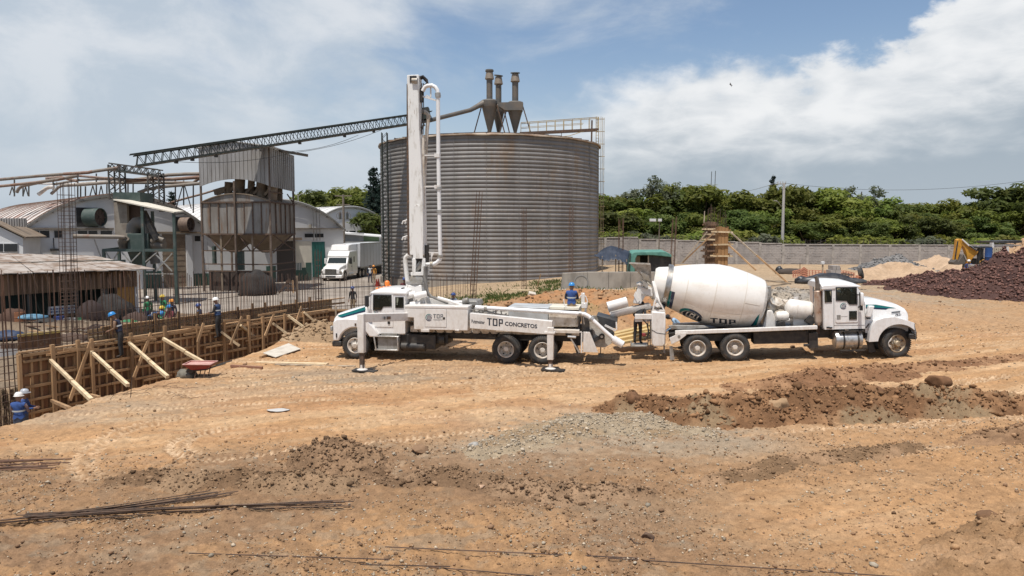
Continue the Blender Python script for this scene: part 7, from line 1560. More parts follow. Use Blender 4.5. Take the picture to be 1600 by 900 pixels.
for row,(v0,v1)in enumerate(((.56,.78),(.22,.42))):
 u=.06
 while u<.92:w=random.uniform(.03,.09);mb.add([mq(u,v0),mq(min(u+w,.94),v0),mq(min(u+w,.94),v1),mq(u,v1)],[(0,1,2,3)]);u+=w+.025
ob('writing',mb,signb,sg,fix=False)
s2=thing('number_plate','small white plate with dark figures on the green shed wall','sign',Q(88,466,46.8));c_=[Q(85,471.5,47.6),Q(91,471.2,47.6),Q(91,460,47.6),Q(85,460.3,47.6)];mb=MB();mb.hexa(c_,[p+Vector((0,.04,0))for p in c_]);ob('plate',mb,signw,s2);mq=on_quad(*c_,.01);v,f=text_mesh('01',.02);mb=MB();mb.add([mq(.15+.7*a,.25+.5*b)for a,b in v],f);ob('figures',mb,ink,s2,fix=False)
def lump(name,label,cat,px,py,Y,size,m,seed=1,flat=1.0,z=None):
 q=Q(px,py,Y);v=ICO3[0].copy();v[:,2]=np.where(v[:,2]<-.15,-.15,v[:,2]);n=fbm(v[:,0]*1.7+seed*7,v[:,1]*1.7+v[:,2],4,seed);fold=np.abs(fbm(np.arctan2(v[:,1],v[:,0])*3+9,v[:,2]*1.2,3,seed+2)-.5);v=v*(1+.55*(n[:,None]-.5)-.6*fold[:,None])*np.array(size)/np.array((1,1,1.0));v[:,2]+=.15*size[2]
 me=np_mesh(name,v,ICO3[1],None,[m],tris=True,smooth=False);o=link(name,me,label,cat);o.location=(q.x,Y,q.z if z is None else z);return o
lump('tarp_heap','dark brown tarpaulin covered heap standing on the yard before the hopper tower','covered heap',400,462,61.5,(1.65,1.3,1.8),bag_m,4,z=-.4)
lump('scrap_heap','large dark netted bag heap inside the shed by the ochre door','bag',178,505,44,(1.35,.9,1.45),bag_m,5,z=-.4)
lump('scrap_heap','reddish dark scrap heap in the middle of the shed','scrap heap',146,506,43.4,(1.0,.8,1.1),mat('scrap_red',(.028,.016,.014),.9,bump=1.0,bscale=8),6,z=-.4)
lump('tarp_heap','pale blue tarpaulin spread over a stack at the front of the shed','tarpaulin',52,500,40,(.8,.6,.22),sky_tarp,7,z=.2)
lump('tarp_heap','dark blue tarpaulin low on the ground at the left edge','tarpaulin',12,525,36,(.8,.6,.4),mat('deep_blue_tarp',(.012,.028,.07),.6),8,z=-.35)
for px,py0,py1,Y,m,lb in((93,494,514,42.2,mat('drum_blue',(.03,.05,.16),.5),'blue plastic drum under the white board in the shed'),(104,497,515,42.4,mat('drum_grey',(.20,.20,.21),.5),'grey drum beside the blue drum in the shed'),(116,497,514,42.6,mat('barrel_white',(.30,.30,.30),.6),'whitish drum under the white board in the shed'),(127,496,513,42.8,mat('drum_green',(.03,.16,.08),.5),'green drum beside the scrap heap in the shed'),(32,488,515,41.0,mat('drum_rust',(.22,.09,.04),.7),'orange rusty drum at the left of the shed')):
 a_,b_=Q(px,py1,Y),Q(px,py0,Y);t=thing('barrel',lb,'barrel',(a_.x,Y,-.42));mb=MB();h=b_.z+.42;r_=.27;mb.lathe([(r_,0),(r_,h*.32),(r_+.015,h*.34),(r_,h*.36),(r_,h*.64),(r_+.015,h*.66),(r_,h*.68),(r_,h),(r_-.03,h+.01),(r_-.03,h-.02),(0,h-.02)],(a_.x,Y,-.42),(0,0,1),18);ob('body',mb,m,t,smooth=40);mb=MB();mb.cyl((a_.x+.12,Y,-.42+h-.02),(a_.x+.12,Y,-.42+h+.02),.04,n=8);ob('bung',mb,black,t)
lump('tarp_heap','green bag lying at the edge of the shed near the white helmet group','bag',203,504,41,(.55,.4,.35),mat('bag_green',(.03,.17,.07),.8),9,z=-.35)
lump('debris_heap','brown debris heap beside the shed post','debris',216,500,42,(.9,.6,.7),mat('debris_brown',(.06,.035,.026),.9),10,z=-.4)
pn=thing('leaning_sheet','formwork panel with yellow edge standing behind the rebar at left','formwork panel',Q(60,545,30.5));c_=[Q(28,548,30),Q(95,541,31.5),Q(95,519,31.5),Q(28,526,30)];mb=MB();mb.hexa(c_,[p+Vector((-.05,.06,0))for p in c_]);ob('sheet',mb,wood_red,pn);mb=MB();mb.bar(c_[3]+Vector((0,-.02,.04)),c_[2]+Vector((0,-.02,.04)),.06,.10);ob('edge',mb,mat('edge_yellow',(.50,.36,.10),.7),pn)
mb=MB();c_=[Q(0,558,29),Q(27,554,29.4),Q(27,538,29.4),Q(0,541,29)];mb.hexa(c_,[p+Vector((-.05,.06,0))for p in c_]);bl=thing('block_stack','pale blocks behind the rebar at the left edge','blocks',Q(14,556,29));ob('stack',mb,plaster,bl)
for k in range(6):mb=MB();mb.box(Q(3+k*4.4,540.5,28.95),(.09,.05,.22));ob('block',mb,rusty,bl)
for px,Y in((588.5,71),(591.5,71.5)):q=Q(px,436,Y);t=thing('traffic_cone',('left' if px<590 else 'right')+' one of two red traffic cones on the yard beside the lattice mast','traffic cone',(q.x,Y,YZ),0,'traffic cones');mb=MB();mb.lathe([(.2,.03),(.16,.05),(.03,.75),(0,.76)],(q.x,Y,YZ),(0,0,1),14);mb.box((q.x,Y,YZ+.02),(.45,.45,.04));ob('cone',mb,mat('cone_red',(.55,.06,.03),.6),t,smooth=40)
bk=thing('timber_barrier','striped timber barrier leaning beside the hopper tower leg','barrier',Q(450,458,60))
for a_,b_ in(((436,458),(452,436)),((450,456),(451,437)),((447,440),(460,441)),((447,447),(461,448)),((445,453),(462,454)),((458,458),(457,438))):mb=MB();mb.bar(Q(*a_,60),Q(*b_,60.2),.10,.16);ob('board',mb,wood if random.random()<.6 else rusty,bk)
t=thing('timber_stake','lone upright timber stake in the rebar line','stake',Q(464,475,40));mb=MB();mb.bar(Q(464.5,478,38.3),Q(464,431,38.3),.11);ob('stake',mb,tan_steel,t)
random.seed(23)
for i,(px,py,Y,sz,m,lb,ct)in enumerate(((70,512,41,(.9,.5,.5),dark_in,'dark stack of scrap timber behind the yellow edged panel','scrap heap'),(20,505,42,(.8,.6,.9),mat('scrap_rust',(.07,.035,.022),.9,bump=1.0,bscale=8),'rusty scrap piled at the left end of the shed','scrap heap'),(155,520,38.5,(.9,.5,.45),mat('scrap_brown',(.08,.05,.035),.9,bump=1.0,bscale=8),'low brown scrap behind the worker with the bright blue helmet','scrap heap'),(115,527,36,(.7,.5,.4),mat('scrap_brown',(.08,.05,.035),.9),'grey timber offcuts heaped behind the tall rebar cage','timber heap'),(245,497,41.5,(.9,.5,.35),mat('scrap_brown',(.08,.05,.035),.9),'low brown scrap beside the crouching workers','scrap heap'))):lump('scrap_heap',lb,ct,px,py,Y,sz,m,30+i,z=-.45)
for i in range(26):
 px,py=random.uniform(5,205),random.uniform(505,535);a=Q(px,py,0+42-(py-505)*.18);a.z=-.4;an=random.uniform(-.4,.6);b=a+Vector((math.cos(an),math.sin(an),0))*random.uniform(1.2,2.6);a.z+=random.uniform(.02,.35);b.z+=random.uniform(.02,.3);mb=MB();mb.bar(a,b,.10,.05);ob('loose_board',mb,(wood_grey,wood,rebar_brown)[i%3],smooth=None,label='loose board or bar littering the ground between the shed and the formwork',cat='board',group='boards littering the ground before the shed')
# boundary wall
WY=88.0;WZ=.55
wl=thing('boundary_wall','long grey concrete block wall with pale pillars in front of the trees','wall',(Q(1250,400,WY).x,WY,WZ))
def block_panel(seed,w,h):
 rnd=random.Random(seed);mb=MB();ny=int(h/.2)
 for j in range(ny):
  x=-(.2 if j%2 else 0)
  while x<w:
   x0,x1=max(0,x+.006),min(w,x+.394)
   if x1-x0>.04:y=rnd.uniform(-.018,.012);mb.span((x0,y,j*.2+.008),(x1,.14,j*.2+.194))
   x+=.4
 return mb
wall_tops=[(915,371),(946,371),(971,370),(999,370),(1000,373),(1027,373.4),(1057,374.2),(1090,376),(1120,376.6),(1151,377.4),(1188,378.5),(1224,381),(1262,381.2),(1302,381.4),(1345,381.6),(1391,381.8),(1437,382),(1483,382.2),(1528,382.4),(1574,382.6),(1620,382.8),(1666,383),(1712,383)]
mort=MB()
for i in range(len(wall_tops)-1):
 (p0,y0),(p1,y1)=wall_tops[i],wall_tops[i+1]
 if p1-p0<3:continue
 a,b=Q(p0,y0,WY),Q(p1,y1,WY);h=(a.z+b.z)/2-WZ-.12;w=b.x-a.x
 me=mesh_of('block_courses',block_panel(i,w-.30,h),block_m,fix=False);o=inst('block_courses',me,wl,(a.x-Q(1250,400,WY).x+.15,0,0));o['kind']='stuff'
 mb=MB();mb.span((a.x+.1,WY+.02,WZ-1),(b.x-.1,WY+.12,WZ+h));ob('mortar',mb,block_b,wl)
 mb=MB();mb.span((a.x-.15,WY-.06,WZ-1),(a.x+.14,WY+.2,a.z));ob('pillar',mb,pillar_m,wl);mb=MB();mb.span((a.x+.15,WY-.05,WZ+h+.005),(b.x-.16,WY+.19,WZ+h+.13));ob('coping',mb,pillar_m,wl)
 mb=MB()
 for k in range(5):x=a.x+(k+.5)/5*w;mb.bar((x,WY+.07,WZ+h+.1),(x+random.uniform(-.1,.1),WY+random.uniform(-.1,.2),WZ+h+.7),.03)
 for z in(.35,.55):mb.bar((a.x,WY+.07,WZ+h+z),(b.x,WY+.07,WZ+h+z),.012)
 ob('barbed_wire',mb,truss_grey,wl,kind='stuff')
# trees
def leaf_cloud(clumps,n,size,seed,flat=.6,up=.5):
 r=np.random.default_rng(seed);w=np.array([c[3]**2 for c in clumps]);k=r.choice(len(clumps),n,p=w/w.sum());C=np.array(clumps)[k]
 d=r.normal(size=(n,3));d/=np.linalg.norm(d,axis=1)[:,None];rad=C[:,3]*r.uniform(.15,1,n)**.4*r.uniform(.75,1.15,n);p=C[:,:3]+d*rad[:,None]*np.array([1,1,flat])
 nn=d*.7+np.array([0,0,up])+r.normal(size=(n,3))*.45;nn/=np.linalg.norm(nn,axis=1)[:,None];t=np.cross(nn,r.normal(size=(n,3)));t/=np.linalg.norm(t,axis=1)[:,None];b=np.cross(nn,t);s=size*r.uniform(.55,1.25,n)[:,None]
 v=np.stack([p-t*s,p+b*s*.42,p+t*s,p-b*s*.42],1).reshape(-1,3);f=np.arange(n*4).reshape(-1,4);ct=r.uniform(0,1,len(clumps))[k]
 return v,f,np.repeat(np.clip(.45*ct+.55*r.uniform(0,1,n),0,1),4)
def leaf_mesh(name,clumps,n,size,seed,m,flat=.6,up=.5):
 v,f,t=leaf_cloud(clumps,n,size,seed,flat,up);me=np_mesh(name,v,f,None,[m]);a=me.attributes.new('tint','FLOAT','POINT');a.data.foreach_set('value',t.astype(np.float32));return me
def tree_proto(kind,seed):
 r=random.Random(seed);mb=MB();clumps=[]
 if kind=='broad':
  H=8.0;mb.tube([(0,0,0),(.1,.05,1.4),(-.05,.1,2.6),(.1,0,4.0)],[.30,.24,.19,.12],8)
  for i in range(9):
   a=i*2.4+r.uniform(-.4,.4);z0_=r.uniform(1.6,3.6);L_=r.uniform(1.6,3.3);e=Vector((math.cos(a)*L_,math.sin(a)*L_,z0_+r.uniform(1.5,3.0)));m_=Vector((math.cos(a)*L_*.5,math.sin(a)*L_*.5,z0_+1.0));mb.tube([(0,0,z0_),m_,e],[.12,.08,.03],6)
   for q in range(4):clumps.append((e.x+r.uniform(-.8,.8),e.y+r.uniform(-.8,.8),e.z+r.uniform(-.7,.9),r.uniform(.65,1.25)))
  for i in range(9):a=r.uniform(0,6.28);d=r.uniform(0,1.5);clumps.append((math.cos(a)*d,math.sin(a)*d,r.uniform(5.6,7.2),r.uniform(.7,1.2)))
  for i in range(10):a=r.uniform(0,6.28);d=r.uniform(1.6,2.8);clumps.append((math.cos(a)*d,math.sin(a)*d,r.uniform(1.2,3.4),r.uniform(.7,1.15)))
  return mb,leaf_mesh('crown',clumps,6200,.27,seed,leaf_a,.6)
 if kind=='sparse':
  mb.tube([(0,0,0),(.1,0,3),(-.1,.1,5.5),(.05,0,7.6)],[.26,.2,.13,.05],8)
  for i in range(11):
   a=i*2.4;z0_=r.uniform(3,6.4);L_=r.uniform(1.1,2.4);e=Vector((math.cos(a)*L_,math.sin(a)*L_,z0_+r.uniform(.9,1.9)));mb.tube([(0,0,z0_),e*.5+Vector((0,0,z0_*.5+.1)),e],[.08,.05,.02],5)
   clumps.append((e.x,e.y,e.z,r.uniform(.5,.85)));clumps.append((e.x*.7,e.y*.7,e.z+.4,r.uniform(.4,.7)))
  return mb,leaf_mesh('crown',clumps,1500,.20,seed,leaf_c,.8)
 if kind=='conifer':
  mb.tube([(0,0,0),(0,0,6),(0,0,11.4)],[.28,.16,.03],8)
  z=1.0
  while z<11.2:
   rr=2.0*(1-(z/11.8))**.85+.12
   for i in range(6):a=r.uniform(0,6.28);L_=rr*r.uniform(.6,1.1);mb.tube([(0,0,z),(math.cos(a)*L_,math.sin(a)*L_,z+L_*.35)],[.04,.012],4);clumps.append((math.cos(a)*L_*.75,math.sin(a)*L_*.75,z+L_*.3,.22+rr*.20));clumps.append((math.cos(a)*L_*.4,math.sin(a)*L_*.4,z+L_*.15,.2+rr*.16))
   z+=.55
  return mb,leaf_mesh('crown',clumps,4200,.22,seed,leaf_d,.9,.3)
 if kind=='bush':
  for i in range(6):a=i*1.05;mb.tube([(0,0,0),(math.cos(a)*.7,math.sin(a)*.7,1.6)],[.07,.02],5)
  for i in range(20):a=r.uniform(0,6.28);d=r.uniform(0,1.9);clumps.append((math.cos(a)*d,math.sin(a)*d,r.uniform(.5,2.6-d*.5),r.uniform(.45,.9)))
  return mb,leaf_mesh('crown',clumps,3000,.22,seed,leaf_a,.75)
PROT={}
def plant(kind,px,top_y,Y,label,var=0,m=None,sx=1.0,group=None):
 key=(kind,var)
 if key not in PROT:
  mb,lm=tree_proto(kind,31+var*7+len(kind));PROT[key]=(mesh_of('trunk',mb,bark,smooth=60),lm,max(v.co.z for v in lm.vertices))
 tm,lm,H=PROT[key];q=Q(px,top_y,Y);zb_=.9 if px>900 else-.3;s=(q.z-zb_)/H
 t=thing('pine_tree' if kind=='conifer' else 'shrub' if kind=='bush' else 'tree',label,'shrub' if kind=='bush' else 'tree',(q.x,Y,zb_),random.uniform(0,6.28),group);t.scale=(s*sx,s*sx,s);inst('trunk',tm,t);c=inst('crown',lm,t)
 if m is not None:c.material_slots[0].link='OBJECT';c.material_slots[0].material=m
 return t
random.seed(11)
g1='dense treeline behind the block wall'
lab='lower broad leaved tree in front of the treeline behind the block wall'
for i,(px,ty,Y)in enumerate(((925,300,118),(958,303,112),(985,306,110),(1030,301,112),(1068,291,113),(1098,284,110),(1128,297,112),(1160,303,113),(1186,308,112),(1218,293,110),(1244,291,112),(1272,300,113),(1302,293,110),(1332,305,112),(1362,318,113),(1392,323,112),(1420,317,110),(1450,320,113),(1480,313,112),(1512,311,110),(1545,313,113),(1572,304,108),(1606,286,105),(1640,288,106))):
 k_=random.randrange(3);plant('broad',px,ty+random.uniform(-5,5),Y,'green tree of the back row rising above the others behind the block wall' if px<1570 else 'dark tree at the right edge rising above the treeline',i%4,leaf_b if px>1560 else(leaf_y,None,leaf_b)[k_],random.uniform(.95,1.4),g1+' back row' if px<1570 else 'dark trees at the right edge')
for i,(px,ty)in enumerate(((940,330),(972,336),(1004,328),(1042,334),(1080,330),(1118,336),(1150,326),(1185,330),(1236,334),(1262,342),(1290,326),(1322,336),(1352,338),(1384,342),(1414,336),(1446,342),(1474,338),(1506,334),(1538,340),(1570,332),(1604,330))):
 plant('broad',px,ty+random.uniform(-8,8),100+(i%3)*2.5,lab,(i+1)%4,(leaf_b,None,leaf_y)[i%3],random.uniform(1.1,1.6),g1)
for i,(px,ty)in enumerate(((946,360),(966,358),(992,362),(1020,360),(1046,364),(1070,360),(1098,366),(1132,362),(1160,358),(1180,364),(1208,366),(1340,366),(1362,370),(1376,366),(1400,372),(1430,368),(1456,374),(1500,366),(1530,370),(1556,366),(1582,372))):
 plant('bush',px,ty,93+(i%3),'pale grey green shrub just behind the block wall' if i%6==3 else 'bright green shrub just behind the block wall',i%2,leaf_c if i%6==3 else leaf_y,1.3,'shrubs behind the wall '+('grey' if i%6==3 else 'green'))
plant('sparse',1016,275,112,'tall sparse grey green tree left of the column forms with sky between its branches',0,None,1.25)
plant('sparse',1057,284,114,'smaller sparse grey green tree beside the tallest grey one',1,None,1.0)
plant('sparse',1346,289,110,'bare looking grey tree sticking out of the treeline right of the utility pole',2,None,1.1)
plant('sparse',1180,303,115,'pale sparse tree left of the utility pole',3,None,1.3)
plant('conifer',1208,274,116,'narrow dark pine beside the top of the utility pole',0,None,.8)
plant('conifer',583,261,128,'tall dark pine at the left edge of the silo',0,None,1.25);plant('conifer',598,280,124,'shorter dark pine hugging the silo edge',1,None,1.3);plant('conifer',268,299,120,'small distant dark pine above the striped roofs',1,None,1.2)
for i,(px,ty)in enumerate(((494,297),(524,292),(553,289),(572,300))):plant('broad',px,ty,142+i,'round green tree behind the white warehouses, '+('leftmost' if i==0 else 'second from the left' if i==1 else 'tallest with pale crown' if i==2 else 'darkest beside the pine'),i,leaf_b if i in(0,3)else None,1.25)
plant('broad',585,330,120,'dark tree low between far warehouse and silo',1,leaf_b,1.3);plant('bush',476,312,130,'small round tree top above the warehouse ridge',0,leaf_b,.8)
# grass tufts
def grass():
 n=60000;r=np.random.default_rng(9);x=r.uniform(-12,8,n);y=r.uniform(33,66,n);k=np.exp(-((x+1.0)/4.5)**2-((y-47)/6.5)**2)+.8*np.exp(-((x-.8)/3.2)**2-((y-36.5)/1.3)**2)+np.exp(-((x+7.5)/2.0)**2-((y-45)/3.5)**2)+.8*np.exp(-((x-5)/3)**2-((y-62)/5)**2);k*=fbm(x*.9,y*.9,3,33)>.44;ok=r.uniform(0,1,n)<k;x,y=x[ok],y[ok];n=len(x);z=height(x,y)
 a=r.uniform(0,6.28,n);h=r.uniform(.05,.24,n)*(1-.4*(y<39));w=r.uniform(.02,.05,n);lean=r.normal(size=(n,2))*.12;dx,dy=np.cos(a)*w,np.sin(a)*w
 v=np.stack([np.stack([x-dx,y-dy,z-.02],1),np.stack([x+dx,y+dy,z-.02],1),np.stack([x+dx*.4+lean[:,0],y+dy*.4+lean[:,1],z+h],1),np.stack([x-dx*.4+lean[:,0],y-dy*.4+lean[:,1],z+h],1)],1).reshape(-1,3)
 me=np_mesh('grass',v,np.arange(4*n).reshape(-1,4),None,[grass_m]);at=me.attributes.new('tint','FLOAT','POINT');at.data.foreach_set('value',np.repeat(r.uniform(0,1,n),4).astype(np.float32));link('grass',me,'patchy green weeds between the silo and the pump truck','grass',kind='stuff')
grass()
# poles, lamp, wires, masts
def pole(px,y0,y1,Y,r_,m,label):a,b=Q(px,y1,Y),Q(px,y0,Y);b.x=a.x;t=thing('utility_pole',label,'utility pole',a);mb=MB();mb.cyl(a,b,r_,r_*.75,10);ob('pole',mb,m,t,smooth=40);return t,b
t,top=pole(1222,286,396,92,.20,pole_m,'pale concrete utility pole behind the block wall')
mb=MB();mb.bar(top+Vector((-.8,0,-.12)),top+Vector((.25,0,-.12)),.10);ob('cross_arm',mb,galv,t)
for dx in(-.75,-.45,-.15,.2):mb=MB();mb.cyl(top+Vector((dx,0,-.08)),top+Vector((dx,0,.2)),.05,n=8);ob('insulator',mb,pole_m,t)
mb=MB();mb.tube([Q(1221,323,92),Q(1216,316,91.6),Q(1212,313.5,91.2)],.04,6);mb.box(Q(1211.5,313.5,91),(.4,.2,.1));ob('lamp_arm',mb,galv,t)
wr_=thing('power_line','thin power line from the concrete pole to the right edge','power line',top)
for dz in(0,):mb=MB();q1=Q(1640,276.5,86);mb.tube([top.lerp(q1,f)+Vector((0,0,-1.15*4*f*(1-f)))for f in np.linspace(0,1,20)],.022,4);ob('wire',mb,black,wr_);mb=MB();q1=Q(1095,300,130);mb.tube([(top+Vector((-.7,0,.1))).lerp(q1,f)+Vector((0,0,-.8*4*f*(1-f)))for f in np.linspace(0,1,12)],.028,4);ob('wire',mb,pole_m,wr_)
t,top=pole(538.5,304,432,88,.17,pole_wood,'dark power pole with cross arms before the far white warehouse')
for dz,w in((-.15,1.0),(-1.2,.8)):mb=MB();mb.bar(top+Vector((-w,0,dz)),top+Vector((w,0,dz)),.12);ob('cross_arm',mb,pole_wood,t)
for dx in(-.42,.42):
 mb=MB();mb.cyl(top+Vector((dx,0,-2.9)),top+Vector((dx,0,-2.2)),.16,n=10);mb.cyl(top+Vector((dx,0,-2.2)),top+Vector((dx,0,-2.0)),.06,n=8);ob('transformer',mb,truss_grey,t)
 mb=MB();mb.tube([top+Vector((dx+.42*math.cos(a),0,-2.5+.42*math.sin(a)))for a in np.linspace(0,6.28,16)],.025,4);ob('bracket_ring',mb,pole_wood,t)
t,top=pole(1029.5,344,396,72,.06,pole_wood,'slim lamp post with two white floodlights behind the green hut')
for px in(1020,1031):mb=MB();mb.box(Q(px,344,71.8),(.62 if px<1025 else.36,.2,.26));ob('floodlight',mb,plaster,t,bevel=.02)
t,top=pole(466.5,306,340,110,.06,pole_m,'double armed street lamp above the warehouse ridge')
for s in(-1,1):mb=MB();mb.tube([top,top+Vector((s*.5,0,.3)),top+Vector((s*.95,0,.42))],.04,5);ob('lamp_arm',mb,galv,t)
for px,y0,lb in((1110.5,268,'left thin mast above the trees behind the column forms'),(1116.5,267,'right thin mast above the trees behind the column forms')):a,b=Q(px-1,330,135),Q(px+1.5,y0,135);t=thing('radio_mast',lb,'mast',a);mb=MB();mb.bar(a,b,.09);ob('mast',mb,truss_grey,t)
sp=thing('stay_cable','pair of thin cables from the conveyor down past the hopper tower canopy','cable',Q(450,238,66))
for a,b in(((596,203,71),(446,240,66)),((560,211,70),(446,237,66)),((448,241,63.5),(268,252,60))):mb=MB();q0,q1=Q(*a),Q(*b);mb.tube([q0.lerp(q1,f)+Vector((0,0,-.35*4*f*(1-f)))for f in np.linspace(0,1,10)],.022,4);ob('cable',mb,black,sp)
# column forms and props
def column_form(px0,px1,y0,y1,Y,label,m,yokes,seed):
 a,b=Q(px0,y1,Y),Q(px1,y0,Y);w=b.x-a.x;t=thing('column_form',label,'column formwork',((a.x+b.x)/2,Y,a.z));rnd=random.Random(seed)
 for k in range(3):
  for f in range(2):
   x0=a.x+w*k/3;y=Y-.02 if f==0 else Y+w-.02;mb=MB();mb.span((x0+.015,y+rnd.uniform(-.02,.01),a.z-.6),(x0+w/3-.015,y+.04,b.z+rnd.uniform(-.1,.05)));ob('board',mb,m,t)
 for x in(a.x-.03,b.x-.01):mb=MB();mb.span((x,Y+.025,a.z-.6),(x+.04,Y+w-.05,b.z));ob('board',mb,m,t)
 for y in yokes:
  z=Q(px0,y,Y).z;e=rnd.uniform(.12,.4)
  for yy in(Y-.10,Y+w+.03):mb=MB();mb.bar((a.x-e,yy,z),(b.x+e,yy,z+rnd.uniform(-.05,.05)),.07,.12);ob('yoke',mb,wood_pale if rnd.random()<.5 else m,t)
  for x in(a.x-.09,b.x+.09):mb=MB();mb.bar((x,Y-.2,z+.13),(x,Y+w+.2,z+.13),.07,.12);ob('yoke',mb,m,t)
 for k in range(6):x=a.x+.1+(w-.2)*(k%3)/2;yy=Y+.15+(k//3)*(w-.3);mb=MB();mb.cyl((x,yy,b.z-.5),(x+rnd.uniform(-.1,.1),yy,b.z+rnd.uniform(.8,1.5)),.02,n=5);ob('rebar',mb,rebar_m,t)
 return t
cf=mat('form_ochre',(.36,.20,.085),.8,col2=(.28,.15,.06),nscale=2,stretch=(1,1,.3),vary=.12)
cA=column_form(1121,1138,354,424,57,'ochre timber column form with three yokes, the front one of the pair',cf,(362,382.5,400),1)
cB=column_form(1104,1118,346.5,424,59.5,'weathered brown column form standing behind the ochre one',mat('form_old',(.19,.115,.07),.85,col2=(.12,.075,.05),nscale=2,vary=.2),(351,358,366,374,383,392,402),2)
for root,a,b,w in((cB,(1105,362),(1064,412),.13),(cA,(1115,364),(1066,411),.15),(cA,(1142,363),(1182,399),.12),(cA,(1180,397),(1232,443),.16),(cA,(1139,383),(1181,422),.15),(cB,(1100,348),(1101,330),.06)):mb=MB();mb.bar(Q(*a,56.5),Q(*b,55 if b[0]>1150 else 57),w,w*.7);ob('brace',mb,wood if w>.14 else wood_grey,root)
tb=thing('timber_prop','weathered timber prop lying on the tan ground right of the drum','timber',Q(1210,446,50))
mb=MB();mb.bar(Q(1196,438,51),Q(1236,443.5,49.5),.08,.10);ob('beam',mb,wood_grey,tb);mb=MB();mb.bar(Q(1204,447,49),Q(1230,443.5,49.2),.07,.08);ob('beam',mb,wood_grey,tb)
# hut, tarpaulin, low concrete wall
hut=thing('green_hut','small hut roofed with green sheeting and black plastic behind the mixer hopper','hut',Q(1015,424,57))
mb=MB();mb.prismf([(984,430),(987,396),(992,393.5),(1040,393),(1049,398),(1050,402),(1020,399),(996,399),(993,405),(992,430)],lambda a,b:Q(a,b,56),lambda a,b:Q(a,b,56)+Vector((.1,2.4,.1)));ob('sheeting',mb,green_tarp,hut,bevel=.05)
mb=MB();mb.prismf([(1012,399),(1049,402),(1051,428),(1014,430)],lambda a,b:Q(a,b,56.6),lambda a,b:Q(a,b,56.7));ob('plastic_curtain',mb,tar,hut)
for px in(984.5,993,1013,1050):mb=MB();mb.bar(Q(px,432,56.3),Q(px,396,56.3),.09);ob('post',mb,green_steel if px<990 else wood_grey,hut)
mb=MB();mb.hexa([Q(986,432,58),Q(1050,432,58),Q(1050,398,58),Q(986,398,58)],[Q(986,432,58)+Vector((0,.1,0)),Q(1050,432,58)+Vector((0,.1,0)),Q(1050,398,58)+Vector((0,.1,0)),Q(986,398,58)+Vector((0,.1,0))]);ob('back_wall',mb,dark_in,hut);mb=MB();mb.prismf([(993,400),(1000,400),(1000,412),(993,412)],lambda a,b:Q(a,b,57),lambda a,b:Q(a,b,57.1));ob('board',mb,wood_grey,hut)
mb=MB();mb.bar(Q(986,392,58.5),Q(1025,391.5,58.5),.3,.12);ob('ridge',mb,green_steel,hut)
def cloth_sheet(name,pts_top,label,cat,m,Y,seed):
 ridge,eave=pts_top;n=26;rows=9;v=[];rnd=np.random.default_rng(seed)
 for j in range(rows):
  g=j/(rows-1)
  for i in range(n):
   f=i/(n-1);a=np.interp(f,np.linspace(0,1,len(ridge)),[p[0]for p in ridge]),np.interp(f,np.linspace(0,1,len(ridge)),[p[1]for p in ridge]);b=np.interp(f,np.linspace(0,1,len(eave)),[p[0]for p in eave]),np.interp(f,np.linspace(0,1,len(eave)),[p[1]for p in eave])
   q=Q(a[0],a[1],Y+2.6).lerp(Q(b[0],b[1],Y),g);q.z+=.07*math.sin(i*1.9+seed)*g+.10*math.sin(i*.8)*(g*(1-g))-.12*math.sin(math.pi*g);v.append(q)
 mb=MB();mb.add(v,[(j*n+i,j*n+i+1,(j+1)*n+i+1,(j+1)*n+i)for j in range(rows-1)for i in range(n-1)]);o=ob(name,mb,m,smooth=80,fix=False,label=label,cat=cat);s=o.modifiers.new('thickness','SOLIDIFY');s.thickness=.02;return o
cloth_sheet('tarpaulin',([(936,394),(944,388),(954,384),(966,387),(984,393)],[(928,398),(938,405),(948,408),(960,405),(970,407),(980,414)]),'dark blue tarpaulin stretched over stored goods right of the silo','tarpaulin',blue_tarp,54.5,2)
for px,y0 in((941,400),(962,398),(979,405)):t=thing('tent_pole','rough pole holding up the dark blue tarpaulin','pole',Q(px,428,55),0,'poles under the dark blue tarpaulin');mb=MB();mb.bar(Q(px,428,55.2),Q(px,y0,55.2),.07);ob('pole',mb,wood_grey,t)
lump('white_sheet','white sheet hanging under the dark blue tarpaulin','sheet',943,420,56.5,(.6,.3,1.0),fabric_w,12,z=.8);lump('scrap_heap','dark scrap heap under the dark blue tarpaulin','scrap heap',961,426,56,(1.0,.7,.9),mat('scrap_dark',(.05,.035,.028),.9),13,z=.8)
lump('tarp_heap','pale tan sheet spread beside the dark scrap under the tarpaulin','sheet',975,424,55.5,(.6,.6,.3),wood_pale,14,z=.8)
cwl=thing('concrete_wall','low bare concrete wall with a round form mark behind the pump operator','concrete wall',Q(945,455,52))
xs=[(879,427),(918,425.2),(951,425.2),(985,425),(1025,425),(1062,425)]
for(p0,y0),(p1,y1)in zip(xs[:-1],xs[1:]):
 mb=MB();a0=p0-(3 if p0==879 else 0);lo=[Q(a0,462,52),Q(p1,462,52)];hi=[Q(p0,y0,52),Q(p1,y1,52)];g_=.012;mb.hexa([lo[0]+Vector((g_,0,0)),lo[1]-Vector((g_,0,0)),hi[1]-Vector((g_,0,0)),hi[0]+Vector((g_,0,0))],[p+Vector((0,.5,0))for p in(lo[0],lo[1],hi[1],hi[0])]);ob('panel',mb,concrete,cwl,bevel=.015)
mb=MB();c=Q(908,441,51.99);mb.lathe([(.52,0),(.50,.012),(.44,.012),(.42,0)],c,(0,-1,0),32,closed=True);ob('form_ring',mb,mat('form_mark',(.22,.205,.185),.9),cwl)
